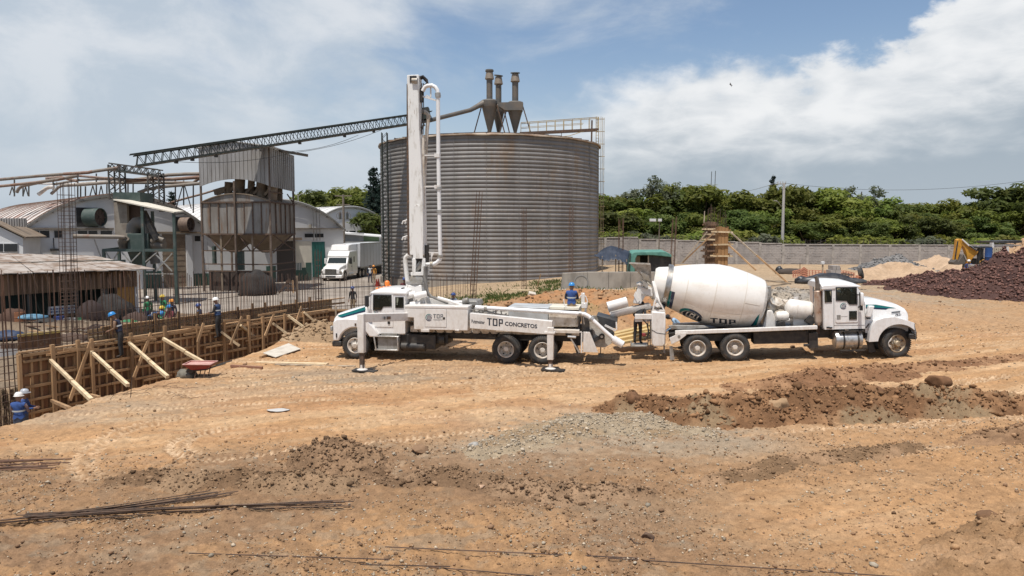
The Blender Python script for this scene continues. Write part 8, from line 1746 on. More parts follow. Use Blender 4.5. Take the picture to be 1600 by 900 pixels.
mb=MB();mb.hexa([Q(866,455,51),Q(1062,455,51),Q(1062,451.5,51.5),Q(868,451.5,51.5)],[Q(866,455,51)+Vector((0,0,-.4)),Q(1062,455,51)+Vector((0,0,-.4)),Q(1062,451.5,51.9)+Vector((0,0,-.3)),Q(868,451.5,51.9)+Vector((0,0,-.3))]);ob('kerb',mb,plaster,cwl)
t=thing('timber_stake','leaning timber stake in the grass before the silo','stake',Q(840,452,50));mb=MB();mb.bar(Q(837,456,49.8),Q(845,428,49.8),.13,.06);ob('stake',mb,wood,t)
t=thing('timber_edge','pale plank edging on top of the orange earth mound','timber',Q(830,453,44));mb=MB();mb.bar(Q(797,453,44),Q(866,454.5,44),.2,.08);ob('plank',mb,wood_pale,t)
t=thing('flat_stone','pale broken slab lying on the orange mound','slab',Q(831,460,40));mb=MB();mb.box(Q(831,461,38),(.38,.25,.3),(.5,.2,.3));ob('slab',mb,ply_pale,t,bevel=.03)
lump('tarp_heap','crumpled black plastic sheet on the ground behind the mixer cab','plastic sheet',1292,443,47,(1.9,.8,.6),tar,15);lump('tarp_heap','small black plastic bundle left of the crumpled sheet','plastic sheet',1252,443,47.5,(.45,.4,.45),tar,16);lump('tarp_heap','black plastic trailing right behind the mixer cab roof','plastic sheet',1333,442,48,(.9,.5,.3),tar,17)
lump('debris_heap','dark scrap bundle of cut rebar left of the orange mesh','debris',1232,428,56,(1.1,.5,.4),mat('debris_dark',(.06,.045,.035),.9),18);lump('debris_heap','black bag standing at the left end of the scrap bundle','bag',1218,425,57,(.32,.3,.45),tar,19)
sf=thing('safety_mesh','faded orange safety mesh strung behind the black plastic','safety mesh',Q(1290,434,54));mb=MB()
pts=[(1238,424,433),(1252,421,433),(1256,417.5,432),(1262,422,434),(1282,423,433),(1300,424,433),(1320,423,433),(1336,427,436)]
for(a,y0,y1),(b,y2,y3)in zip(pts[:-1],pts[1:]):
 q=[Q(a,y1,54),Q(b,y3,54),Q(b,y2,54),Q(a,y0,54)];mm=MB()
 for k in range(5):f=k/4;mm.bar(q[0].lerp(q[3],f),q[1].lerp(q[2],f),.05,.05)
 for k in range(4):f=(k+.5)/4;mm.bar(q[0].lerp(q[1],f),q[3].lerp(q[2],f),.05,.05)
 ob('mesh_bay',mm,mesh_or,sf,kind='stuff')
for px,y0 in((1250,412),(1255,418),(1296,414),(1313,418)):mb=MB();mb.bar(Q(px,436,54),Q(px,y0,54),.04);ob('stake',mb,rebar_brown,sf)
t=thing('marker_post','thin post with a white cap behind the mixer cab','post',Q(1285.5,430,53));mb=MB();mb.bar(Q(1285.5,436,53),Q(1285.5,412,53),.09);ob('post',mb,wood_grey,t);mb=MB();mb.box(Q(1285.5,411,53),(.22,.22,.22));ob('cap',mb,plaster,t,bevel=.03)
bs=thing('block_pallet','small stack of grey concrete blocks behind the black plastic','blocks',Q(1306,430,53))
for j,(p0,p1,y0,y1)in enumerate(((1298,1306,422,430),(1306.3,1314,422,430),(1301,1307,415,421.8),(1307.3,1313,415,421.8))):a,b=Q(p0,y1,53),Q(p1,y0,53);mb=MB();mb.span((a.x,53,a.z),(b.x,53.8,b.z));ob('block',mb,block_m,bs,bevel=.01)
t=thing('worn_tyre','old black tyre standing upright beside the pale sand pile','tyre',Q(1345,432,54));tyr=MB();tyr.lathe([(.24,-.14),(.3,-.16),(.40,-.12),(.42,0),(.40,.12),(.3,.16),(.24,.14)],Q(1345,427,54),(.85,-.5,.25),26,closed=True);ob('tyre',tyr,rubber,t,smooth=50)
t=thing('brick_pile','small red brick chunk beside the old tyre','brick',Q(1341,436,54));mb=MB();mb.box(Q(1341,434,53.8),(.3,.3,.3),(.3,.2,.4));ob('brick',mb,mat('brick_red',(.38,.16,.09),.9),t,bevel=.03)
# backhoe and block stacks at the right
BY=62.0;bh=thing('backhoe','yellow backhoe with bent digging arm and black cab frame behind the gravel','backhoe',Q(1520,420,BY));zz=lambda x,y:(1460+x/11.25,360+y/11.25)
def bpart(name,pts,y0,y1,m,**k):mb=MB();mb.prismf(pts,lambda a,b:Q(*zz(a,b),BY)+Vector((0,y0,0)),lambda a,b:Q(*zz(a,b),BY)+Vector((0,y1,0)));return ob(name,mb,m,bh,**k)
bpart('dipper_arm',[(395,165),(430,145),(490,160),(505,215),(470,330),(405,545),(350,525),(370,400)],0,.35,yellow,bevel=.03);bpart('ram',[(398,190),(410,190),(362,500),(350,500)],-.1,0,black)
bpart('boom',[(430,150),(490,160),(620,280),(775,370),(740,430),(690,470),(620,560),(585,545),(560,400),(530,320),(470,240)],-.02,.38,yellow,bevel=.03);bpart('boom_ram',[(485,150),(600,250),(740,345),(730,365),(590,275),(478,170)],-.12,-.02,white)
bpart('boom_ram',[(600,262),(740,350),(732,370),(592,282)],-.18,-.12,black);bpart('bucket',[(310,560),(365,500),(400,545),(450,470),(490,420),(540,530),(500,590),(400,605),(320,600)],-.2,.6,mat('bucket_steel',(.10,.085,.07),.6),bevel=.02);bpart('bucket_link',[(480,420),(500,420),(545,520),(525,525)],-.25,-.2,galv)
bpart('swing_post',[(570,500),(640,470),(640,640),(575,640)],0,.6,yellow,bevel=.03);bpart('body',[(780,580),(790,560),(900,500),(1010,500),(1010,600),(780,600)],.2,1.8,yellow,bevel=.05)
for pts in([(760,580),(790,580),(830,320),(800,320)],[(830,470),(850,470),(870,320),(850,320)],[(980,560),(1000,560),(1000,300),(980,300)]):
 for y0 in(0,1.6):bpart('cab_post',pts,y0,y0+.12,blackp)
bpart('cab_roof',[(760,290),(1005,285),(1005,310),(760,318)],-.1,1.8,blackp,bevel=.02);bpart('seat',[(890,560),(890,330),(930,320),(930,560)],.5,1.1,blackp);bpart('engine_hood',[(880,580),(900,555),(1050,560),(1050,600),(880,600)],.3,1.5,plaster)
for x in(700,930):c=Q(*zz(x,640),BY);mb=MB();mb.lathe([(.3,-.2),(.6,-.22),(.72,-.1),(.72,.1),(.6,.22),(.3,.2),(0,.18)],c+Vector((0,.4,0)),(0,-1,0),24);ob('wheel',mb,rubber,bh,smooth=45)
t=thing('barrel','blue drum standing upright beside the backhoe cab','barrel',Q(1544,411,61));a,b=Q(*zz(945,580),61),Q(*zz(945,305),61);mb=MB();mb.lathe([(.27,a.z),(.27,a.z+.5),(.285,a.z+.53),(.27,a.z+.56),(.27,b.z),(0,b.z)],(a.x,61,0),(0,0,1),18);ob('body',mb,mat('drum_royal',(.012,.05,.17),.5),t,smooth=40);mb=MB();mb.cyl((a.x,61,b.z),(a.x,61,b.z+.05),.06,n=8);ob('cap',mb,black,t)
bw=thing('block_stack','stack of pale hollow blocks with rows of holes under a white ledge','blocks',Q(1560,412,63));
for j in range(5):
 for i in range(4):
  x0,x1,y0,y1=988+i*69,988+(i+1)*69-3,305+j*58,305+(j+1)*58-3;a,b=Q(*zz(x0,y1),63),Q(*zz(x1,y0),63);w,h=b.x-a.x,b.z-a.z;mb=MB();mb.plate([(a.x,a.z),(b.x,a.z),(b.x,b.z),(a.x,b.z)],[[(a.x+w*.38,a.z+h*.3),(a.x+w*.62,a.z+h*.3),(a.x+w*.62,a.z+h*.72),(a.x+w*.38,a.z+h*.72)]],63,63.35);mb.span((a.x+.01,63.36,a.z+.01),(b.x-.01,63.4,b.z-.01));ob('block',mb,mat('hollow_block',(.43,.38,.29),.9,vary=.08,col2=(.36,.31,.23),nscale=3),bw)
dt=thing('site_shelter','low white edged shelter with a black roof sheet at the right edge','shelter',Q(1580,400,64));
for pts,m,y0,y1,nm in(([(1010,215),(1050,215),(1050,300),(1010,300)],plaster,0,.3,'post'),([(1050,245),(1420,240),(1420,275),(1050,280)],plaster,.1,2.0,'ledge'),([(1045,190),(1520,175),(1520,215),(1400,225),(1060,225)],tar,-.1,2.5,'roof_sheet'),([(1270,290),(1310,290),(1310,450),(1270,450)],plaster,0,.3,'post')):mb=MB();mb.prismf(pts,lambda a,b:Q(*zz(a,b),65)+Vector((0,y0,0)),lambda a,b:Q(*zz(a,b),65)+Vector((0,y1,0)));ob(nm,mb,m,dt)
gb=thing('block_stack','low grey block wall in front of the backhoe','blocks',Q(1535,424,59))
for j in range(3):
 for i in range(6):a,b=Q(*zz(640+i*68,645+j*45-3-0),59),Q(*zz(640+(i+1)*68-4,600+j*45),59);mb=MB();mb.span((a.x,59+random.uniform(-.02,.02),a.z),(b.x,59.4,b.z));ob('block',mb,block_b if(i+j)%3 else block_m,gb,bevel=.01)
# people
SK=[mat('skin',(.23,.125,.08),.6),None]
CL={}
def cloth(name,c,c2=None):
 if name not in CL:CL[name]=mat('cloth_'+name,c,.85,col2=c2 or tuple(x*.7 for x in c),nscale=9)
 return CL[name]
NAVY=cloth('navy',(.022,.03,.06));BLUE=cloth('blue',(.03,.075,.24));DARK=cloth('dark',(.03,.029,.03));JEAN=cloth('denim',(.07,.085,.12));BROWN=cloth('brown',(.22,.135,.085));GREEN=cloth('green',(.03,.22,.09));RED=cloth('red',(.16,.035,.04));SKY=cloth('sky',(.30,.45,.62));WHT=cloth('white',(.6,.6,.58));PLAID=cloth('plaid',(.30,.20,.18),(.12,.10,.13));VEST=cloth('vest',(.035,.07,.16));TANC=cloth('tan',(.32,.23,.14));ORNG=cloth('orange',(.55,.25,.05));BOOT=cloth('boot',(.035,.025,.02))
HEL={k:mat('helmet_'+k,c,.3,coat=.4)for k,c in dict(white=(.74,.72,.68),blue=(.03,.22,.52),navy=(.03,.06,.2),yellow=(.72,.50,.05),orange=(.75,.30,.04),grey=(.38,.40,.43)).items()}
def reflect_m():return mat('reflective_tape',(.42,.44,.43),.4)
def person(loc,rot,label,pose='stand',shirt=NAVY,vest=None,legs=DARK,helmet='blue',arms='down',lean=0.0,hair=None,group='site workers',h=1.0,sleeves=None,head_turn=0.0):
 J={};K={}
 if pose=='crouch':pz,kn,an=.42,(.20,.34,.48),(.14,.05,.08)
 elif pose=='sit':pz,kn,an=.48,(.13,.42,.50),(.13,.42,.08)
 elif pose=='kneel':pz,kn,an=.55,(.15,.28,.12),(.13,-.14,.10)
 else:pz,kn,an=.94,(.105,.035,.50),(.12,-.01,.08)
 if pose=='walk':kn=(.10,.10,.51)
 def up(x,y,z):
  dy,dz=y,z-.94;c,s=math.cos(lean),math.sin(lean);return Vector((x,dy*c+dz*s,pz+dz*c-dy*s))
 J['pelvis']=Vector((0,0,pz));J['waist']=up(0,.01,1.10);J['chest']=up(0,0,1.30);J['neck']=up(0,.0,1.46);J['throat']=up(0,.015,1.52);J['head']=up(0,.035+lean*.03,1.62);J['crown']=up(0,.03,1.705);J['nose']=up(0,.15,1.60)
 K.update(pelvis=(.15,.11),waist=(.135,.10),chest=(.165,.115),neck=(.075,.065),throat=(.055,.055),head=(.082,.095),crown=(.06,.07),nose=(.018,.018))
 B=[('pelvis','waist','torso'),('waist','chest','torso'),('chest','neck','torso'),('neck','throat','skin'),('throat','head','skin'),('head','crown','skin'),('head','nose','skin')]
 for s,sd in((-1,'l'),(1,'r')):
  J['ear'+sd]=up(s*.092,.02,1.61);K['ear'+sd]=(.018,.018);B.append(('head','ear'+sd,'skin'))
  st=(.16 if s>0 else-.16)if pose=='walk' else 0
  J['hip'+sd]=J['pelvis']+Vector((s*.095,0,-.07));J['knee'+sd]=Vector((s*kn[0],kn[1]+st*.6,kn[2]));J['ank'+sd]=Vector((s*an[0],an[1]+st,an[2]));J['toe'+sd]=Vector((s*(an[0]+.02),an[1]+st+(.17 if pose!='kneel' else-.05),.035 if pose!='kneel' else.03))
  J['sho'+sd]=up(s*.185,0,1.42)
  a=arms if isinstance(arms,str)else arms[0 if s<0 else 1]
  if a=='down':J['elb'+sd]=up(s*.245,-.03,1.14);hd=Vector((s*.255,.06,.92));J['wri'+sd]=up(*hd);fd=up(s*.25,.09,.80)-up(*hd)
  elif a=='fwd':J['elb'+sd]=up(s*.24,.08,1.16);J['wri'+sd]=up(s*.12,.30,1.14);fd=up(s*.08,.42,1.15)-up(s*.12,.30,1.14)
  elif a=='hips':J['elb'+sd]=up(s*.36,-.10,1.18);J['wri'+sd]=up(s*.20,.02,1.02);fd=up(s*.12,.10,.98)-up(s*.20,.02,1.02)
  elif a=='up':J['elb'+sd]=up(s*.30,.12,1.52);J['wri'+sd]=up(s*.26,.26,1.74);fd=up(s*.24,.30,1.86)-up(s*.26,.26,1.74)
  else:J['elb'+sd]=up(s*.22,.12,1.20);J['wri'+sd]=J['sho'+sd]+Vector((-s*.04,.28,-.50));fd=Vector((0,.04,-.12))
  fd=fd.normalized();J['palm'+sd]=J['wri'+sd]+fd*.07
  K['hip'+sd]=(.095,.10);K['knee'+sd]=(.066,.068);K['ank'+sd]=(.046,.05);K['toe'+sd]=(.045,.032);K['sho'+sd]=(.068,.066);K['elb'+sd]=(.046,.046);K['wri'+sd]=(.03,.028);K['palm'+sd]=(.034,.02)
  B+=[('pelvis','hip'+sd,'legs'),('hip'+sd,'knee'+sd,'legs'),('knee'+sd,'ank'+sd,'legs'),('ank'+sd,'toe'+sd,'boot'),('chest','sho'+sd,'torso'),('sho'+sd,'elb'+sd,'sleeve'),('elb'+sd,'wri'+sd,'fore'),('wri'+sd,'palm'+sd,'skin')]
  side=fd.cross(Vector((0,1,.3)));side=side.normalized()if side.length>.01 else Vector((1,0,0));curl=fd.cross(side).normalized()*(.35)
  for q,(o_,ln)in enumerate(((-.030,.075),(-.010,.085),(.011,.080),(.031,.064))):
   n1,n2='f%d%sa'%(q,sd),'f%d%sb'%(q,sd);J[n1]=J['palm'+sd]+fd*.035+side*o_+curl*.01;J[n2]=J[n1]+(fd+curl*.8).normalized()*ln;K[n1]=(.009,.009);K[n2]=(.008,.008);B+=[('palm'+sd,n1,'skin'),(n1,n2,'skin')]
  J['th'+sd]=J['wri'+sd].lerp(J['palm'+sd],.5)-side*.05+curl*.06+fd*.03;K['th'+sd]=(.010,.010);B.append(('wri'+sd,'th'+sd,'skin'))
 names=list(J);ix={n_:i for i,n_ in enumerate(names)}
 me=bpy.data.meshes.new('sk');me.from_pydata([J[n_]for n_ in names],[(ix[a],ix[b])for a,b,_ in B],[])
 o=bpy.data.objects.new('sk',me);COL.objects.link(o);md=o.modifiers.new('skin','SKIN');md.use_smooth_shade=True
 for i,n_ in enumerate(names):me.skin_vertices[0].data[i].radius=K[n_]
 me.skin_vertices[0].data[ix['pelvis']].use_root=True
 sb_=o.modifiers.new('sub','SUBSURF');sb_.levels=1;sb_.render_levels=1
 body=bpy.data.meshes.new_from_object(o.evaluated_get(bpy.context.evaluated_depsgraph_get()));bpy.data.objects.remove(o);bpy.data.meshes.remove(me);body.name='person'
 body.materials.clear()
 mats=[SK[0],shirt,legs,BOOT,sleeves or shirt]
 for m in mats:body.materials.append(m)
 reg={'skin':0,'torso':1,'legs':2,'boot':3,'sleeve':4,'fore':4}
 A=np.array([J[a][:]for a,b,_ in B]);Bv=np.array([J[b][:]for a,b,_ in B]);rg=[reg[c]for _,_,c in B]
 cen=np.zeros(len(body.polygons)*3);body.polygons.foreach_get('center',cen);cen=cen.reshape(-1,3);D=Bv-A;L2=(D**2).sum(1)
 t=np.clip(((cen[:,None]-A[None])*D[None]).sum(2)/L2[None],0,1);dist=np.linalg.norm(cen[:,None]-A[None]-t[...,None]*D[None],axis=2);near=dist.argmin(1)
 mi=np.array(rg)[near];mi[(mi==1)&(t[np.arange(len(near)),near]<.1)&(near==0)]=2
 body.polygons.foreach_set('material_index',mi.astype(np.int32));body.polygons.foreach_set('use_smooth',np.ones(len(mi),bool))
 p=bpy.data.objects.new('person',body);COL.objects.link(p);p.location=loc;p.rotation_euler=(0,0,rot);p.scale=(h,h,h);tag(p,label,'person',group);WM[p]=Matrix.Translation(Vector(loc))@Matrix.Rotation(rot,4,'Z')
 up3=(J['crown']-J['throat']).normalized();fw=(J['nose']-J['head']);fw=(fw-up3*fw.dot(up3)).normalized();rt=fw.cross(up3)
 def hp(x,y,z):return J['head']+rt*x+fw*y+up3*z
 if vest is not None:
  vi=[v.vertices[:]for v,m in zip(body.polygons,mi)if m==1];idx=sorted({i for f in vi for i in f});mp={i:k for k,i in enumerate(idx)}
  mb=MB();mb.add([body.vertices[i].co+body.vertices[i].normal*.018 for i in idx],[tuple(mp[i]for i in f)for f in vi]);v=ob('safety_vest',mb,vest,p,world=False,fix=False,smooth=80)
  zc=[up(0,0,z)for z in(1.20,1.24)];axs=(J['chest']-J['waist']).normalized();mb=MB();fwd=axs.cross(Vector((1,0,0)));secs=[]
  for z in(1.19,1.24):c=up(0,.005,z);secs.append([c+Vector((1,0,0))*math.cos(a)*.185+fwd*math.sin(a)*.148 for a in np.linspace(0,2*math.pi,20)[:-1]])
  mb.loft(secs,caps=False);ob('tape',mb,reflect_m(),v,world=False,smooth=60)
 eb=MB()
 for s in(-1,1):c=hp(s*.034,.083,.005);eb.lathe([(.011,-.006),(.012,0),(.006,.006),(0,.007)],c,fw,8)
 ob('eyes',eb,blackp,p,world=False)
 mb=MB();mb.box(hp(0,.088,-.05),(.045,.012,.010));ob('mouth',mb,RED,p,world=False)
 if helmet:
  mb=MB();pr=[(.142,0),(.146,.006),(.122,.012),(.118,.05),(.10,.095),(.065,.125),(.0,.135)];mb.lathe(pr,hp(0,.0,.035),up3,22,scale=(1.0,1.12));
  br=[hp(.10*math.sin(a),.10+.085*math.cos(a),.040)for a in np.linspace(-1.35,1.35,9)];mb.loft([[b+up3*.008 for b in br],br],caps=True);ob('helmet',mb,HEL[helmet],p,world=False,smooth=50)
 else:
  mb=MB();mb.lathe([(.095,-.05),(.105,0),(.10,.05),(.07,.09),(0,.105)],hp(0,-.012,.03),up3,16);ob('hair',mb,hair or DARK,p,world=False,smooth=60)
 return p
def gp(px,Y,z=None):q=Q(px,450,Y);return(q.x,Y,hz(q.x,Y)if z is None else z)
def at_head(px,py,Y,hgt=1.75):
 q=Q(px,py,Y);return(q.x,Y,q.z-hgt)
person(at_head(28,614.5,22.6),R(8),'worker with white helmet and blue vest, plaid sleeves, back turned, in the trench',shirt=PLAID,vest=BLUE,legs=JEAN,helmet='white',arms='fwd')
person(at_head(36,609,23.9),R(-75),'worker with grey helmet and blue shirt half hidden behind the white helmet',shirt=BLUE,legs=JEAN,helmet='grey',arms='fwd')
t,z=wall_tz(188,557,.25);q=wp(t,.33,z);person((q.x,q.y,q.z-.02),R(90)+.25,'worker with bright blue helmet and brown shirt clinging to the formwork, looking down',shirt=BROWN,vest=NAVY,legs=DARK,helmet='blue',arms='fwd',lean=.32)
t,z=wall_tz(341,528,.25);q=wp(t,.30,z);person((q.x,q.y,q.z),WROT+R(20),'worker with white helmet and blue vest standing on the formwork rail, back turned',shirt=DARK,vest=VEST,legs=DARK,helmet='white',arms='fwd',lean=.1)
person(at_head(311,475,37),R(120),'worker with navy helmet and blue shirt just behind the formwork',shirt=NAVY,vest=VEST,helmet='navy',arms='down')
person(at_head(230.5,463.5,42),R(60),'worker with white helmet and green shirt among the group by the shed post',shirt=GREEN,legs=JEAN,helmet='white')
person(at_head(254.5,461,42.5),R(150),'worker with yellow helmet and green shirt in the group',shirt=GREEN,legs=JEAN,helmet='yellow')
person(at_head(268.5,468,40.5),R(170),'worker with orange helmet and dark clothes in the group',shirt=NAVY,legs=DARK,helmet='orange')
person(gp(231,38.5,-.45),R(-95),'worker bending right over in dark navy clothes, blue helmet',shirt=NAVY,vest=VEST,legs=DARK,helmet='blue',lean=1.25,arms='reach')
person(at_head(265,475,37.5,1.28),R(160),'worker in red shirt and blue helmet crouching at the wall',pose='crouch',shirt=RED,legs=DARK,helmet='blue',arms='fwd')
person(at_head(254,477,39.5,1.28),R(150),'worker with yellow helmet crouching between the others',pose='crouch',shirt=GREEN,legs=DARK,helmet='yellow',arms='fwd')
person(at_head(551,447,46),R(165),'worker in black with navy cap standing alone on the yard behind the bonnet',shirt=DARK,legs=TANC,helmet='navy',arms='down',h=.98)
person(at_head(578,414,72),R(200),'person in white and navy standing beside the white lorry',shirt=WHT,sleeves=NAVY,legs=NAVY,helmet=None)
person(at_head(584,414.5,74),R(170),'worker in orange clothes beside the white lorry',shirt=ORNG,legs=TANC,helmet='orange')
person(at_head(709,458,42),R(150),'worker with navy helmet low in the grass behind the pump boom',shirt=cloth('slate',(.16,.19,.25)),legs=JEAN,helmet='navy')
person(at_head(632,434,42),R(190),'worker in red shirt behind the pump boom hose',shirt=RED,legs=DARK,helmet='navy')
q=ptf.w(ptf.at(893,479,1.3));person((q.x,q.y,q.z-.86),R(-8),'pump operator in blue vest and bright blue helmet on the pump deck, back turned',shirt=NAVY,vest=BLUE,legs=TANC,helmet='blue',arms='fwd')
q=mtf.w(mtf.at(996,538,.6));person((q.x,q.y,q.z+.02),R(-30),'worker in dark trousers standing on the mixer rear step under the chutes',shirt=DARK,legs=DARK,helmet=None,arms='fwd',lean=.55)
q=Q(1066,500,30.6);person((q.x,q.y,hz(q.x,q.y)),R(80),'worker in light blue shirt bending behind the mixer drum',shirt=SKY,legs=JEAN,helmet=None,lean=.9,arms='reach')
person(at_head(1514,406,60,1.75),R(150),'worker with white helmet and blue shirt standing by the yellow backhoe',shirt=BLUE,legs=NAVY,helmet='white')
# white articulated lorry
stf=TF((0,0,0),0);p=Q(517,437,78.6);stf.M=Matrix.Translation((p.x,78.6,YZ))@Matrix.Rotation(R(83.7),4,'Z');stf.Mi=stf.M.inverted();stf.loc=(p.x,78.6,YZ);stf.rot=(0,0,R(83.7))
sem=stf.root('semi_truck','white lorry tractor with sleeper cab and roof fairing parked facing the yard','lorry')
def S(name,mb,m,par=None,**k):k.setdefault('world',False);return ob(name,mb,m,par or sem,**k)
mb=MB();mb.prism([(1.85,.55),(1.85,1.78),(2.35,2.46),(2.3,2.62),(2.75,3.15),(5.35,3.2),(5.4,.55)],-1.2,1.2);cab_=S('cab',mb,cab_white,bevel=.12,seg=3)
mb=MB();mb.loft([[(2.75,-1.05,3.15),(2.75,1.05,3.15),(3.05,.95,3.80),(3.05,-.95,3.80)],[(3.8,-1.15,3.15),(3.8,1.15,3.15),(3.9,1.05,3.92),(3.9,-1.05,3.92)],[(5.35,-1.2,3.15),(5.35,1.2,3.15),(5.35,1.15,3.92),(5.35,-1.15,3.92)]]);S('roof_fairing',mb,cab_white,bevel=.08)
mb=MB();mb.loft([[(0,-.95,.75),(0,.95,.75),(.02,.9,1.30),(.02,-.9,1.30)],[(.35,-1.0,.75),(.35,1.0,.75),(.3,.92,1.48),(.3,-.92,1.48)],[(1.9,-1.12,.75),(1.9,1.12,.75),(1.9,1.08,1.80),(1.9,-1.08,1.80)]]);bon=S('bonnet',mb,cab_white,bevel=.09)
mb=MB();mb.span((-.03,-.62,.62),(.02,.62,1.30));g=S('grille',mb,blackp,bevel=.03);mb=MB()
for k in range(6):mb.span((-.045,-.58,.68+k*.1),(-.03,.58,.71+k*.1))
S('grille_bar',mb,galv,g,kind='stuff')
mb=MB();mb.prism([(-.08,.32),(-.05,.66),(.5,.70),(.5,.30)],-1.22,1.22);S('bumper',mb,cab_white,bevel=.06)
mb=MB();mb.span((-.10,-.55,.40),(-.06,.55,.56));S('intake',mb,blackp)
for s in(-1,1):
 mb=MB();mb.box((.16,s*1.0,1.0),(.30,.22,.22));S('headlight',mb,galv,bevel=.04);mb=MB();ar=arc_pts(1.15,.52,.64,-5,185,12);mb.prism([(.35,.45),(.35,.95),(.6,1.22),(1.7,1.25),(1.95,.95),(1.95,.45)]+ar,s*1.24 if s<0 else.92,-.92 if s<0 else 1.24);S('fender',mb,cab_white,bevel=.04)
 mb=MB();mb.span((2.3,s*1.45-.1,1.75),(2.42,s*1.45+.1,2.35));mb.bar((2.36,s*1.4,2.2),(2.5,s*1.15,2.3),.04);S('mirror',mb,blackp if s<0 else cab_white,bevel=.02)
 mb=MB();mb.prism([(2.42,1.78),(2.62,2.42),(3.25,2.42),(3.25,1.72)],s*1.212-.006,s*1.212+.006);S('side_window',mb,win_dark,cab_);mb=MB();mb.prism([(4.0,1.9),(4.0,2.5),(4.3,2.5),(4.3,1.9)],s*1.212-.006,s*1.212+.006);S('side_window',mb,win_dark,cab_)
 mb=MB();mb.prism([(3.4,.6),(3.4,2.6),(3.42,2.6),(3.42,.6)],s*1.208-.006,s*1.208+.006);S('door_gap',mb,ink_grey,cab_);mb=MB();mb.box((3.25,s*1.23,1.45),(.2,.04,.06));S('handle',mb,blackp,cab_)
 mb=MB();mb.cyl((2.3,s*.95,.62),(3.9,s*.95,.62),.30,n=16);S('fuel_tank',mb,alu,smooth=40);mb=MB();mb.span((2.2,s*1.2-.05,.85),(5.2,s*1.2+.02,.95));S('side_skirt',mb,cab_white)
 mb=MB();mb.span((5.36,s*1.1-.06,.9),(5.5,s*1.1+.06,3.85));S('side_extender',mb,blackp)
mb=MB();mb.hexa([(1.88,-1.06,1.84),(1.88,1.06,1.84),(2.30,.98,2.42),(2.30,-.98,2.42)],[(1.93,-1.06,1.80),(1.93,1.06,1.80),(2.36,.98,2.42),(2.36,-.98,2.42)]);S('windscreen',mb,mat('dark_glass',(.012,.02,.02),.08),cab_)
for x in(1.15,6.2,7.5):
 for s in(-1,1):wheel(sem,x,s*1.22,.51,.51,.3,(rim_white,grey_steel,black),front=(x<2),flip=s>0)
mb=MB();mb.span((.5,-.5,.55),(8.2,.5,.85));S('chassis_frame',mb,black)
tr=stf.root('semi_trailer','long pale grey box trailer coupled behind the white lorry','trailer');mb=MB();mb.span((6.2,-1.27,1.15),(19.5,1.27,3.92));S('box',mb,mat('trailer_panel',(.52,.53,.54),.5,col2=(.46,.47,.48),nscale=.6),tr,bevel=.03)
for z in(1.17,3.9):mb=MB();mb.span((6.15,-1.30,z-.06),(19.5,-1.275,z+.06));S('rail',mb,galv,tr)
for k in range(11):mb=MB();mb.span((6.3+k*1.22,-1.285,1.2),(6.34+k*1.22,-1.272,3.85));S('post',mb,galv,tr)
for x in(16.5,17.8):
 for s in(-1,1):wheel(tr,x,s*1.22,.51,.51,.3,(rim_white,grey_steel,black),flip=s>0)
mb=MB();mb.span((8.8,-1.1,.2),(8.95,-.9,1.15));S('landing_leg',mb,galv,tr);mb=MB();mb.span((6.4,-1.2,1.0),(19.4,1.2,1.14));S('underframe',mb,black,tr)
# wheelbarrow
wq_=G(312,589);wb=thing('wheelbarrow','red wheelbarrow with a dusty tray standing at the edge of the trench','wheelbarrow',wq_);Yw=wq_.y
wbq=lambda x,y,d=0.0:Q(240+x/4.444,540+y/4.444,Yw)+Vector((0,d,0))
a_,b_,c_,d_=wbq(228,118),wbq(415,122),wbq(372,163),wbq(275,160)
mb=MB();top=[wbq(228,121,-.3),wbq(415,123,-.28),wbq(415,121,.38),wbq(228,118,.36)];bot=[wbq(275,161,-.15),wbq(370,162,-.15),wbq(370,160,.22),wbq(275,160,.22)]
mb.add(top+bot,[(0,1,5,4),(1,2,6,5),(2,3,7,6),(3,0,4,7),(4,5,6,7)]);tray=ob('tray',mb,red_paint,wb,fix=False);s_=tray.modifiers.new('t','SOLIDIFY');s_.thickness=.015
mb=MB();mb.add([p.lerp(q,.12)for p,q in zip(top,bot)],[(0,1,2,3)]);ob('load',mb,pink_dust,wb,fix=False);mb=MB();mb.tube([top[0],top[1],top[2],top[3],top[0]],.018,6);ob('rim',mb,pink_dust,tray)
mb=MB();mb.lathe([(.12,-.05),(.17,-.055),(.20,0),(.17,.055),(.12,.05)],wbq(258,197),(0.1,1,0),22,closed=True);whl=ob('wheel',mb,rubber,wb,smooth=45);mb=MB();mb.cyl(wbq(258,197,-.03),wbq(258,197,.03),.125,n=16);ob('rim',mb,rusty,whl)
for dy in(-.16,.2):mb=MB();mb.tube([wbq(258,197,dy*.5),wbq(290,170,dy),wbq(385,160,dy*1.2),wbq(450,135,dy*1.5),wbq(520,116,dy*1.6)],.02,6);ob('handle',mb,black,wb,smooth=50)
for dx in(0,62):
 for dy in(-.18,.22):mb=MB();mb.bar(wbq(312+dx,165,dy),wbq(300+dx,218,dy),.025);ob('leg',mb,rusty,wb);mb=MB();mb.bar(wbq(300+dx,218,dy),wbq(352 if dx==0 else 380,215,dy),.02);ob('leg',mb,rusty,wb)
lump('cement_sack','grey lumpy sack lying against the wheelbarrow wheel','sack',291,589,Yw+.1,(.36,.26,.26),mat('sack_grey',(.16,.145,.115),.9,col2=(.11,.1,.08),nscale=5),21,z=hz(wbq(215,200).x,Yw)-.02)
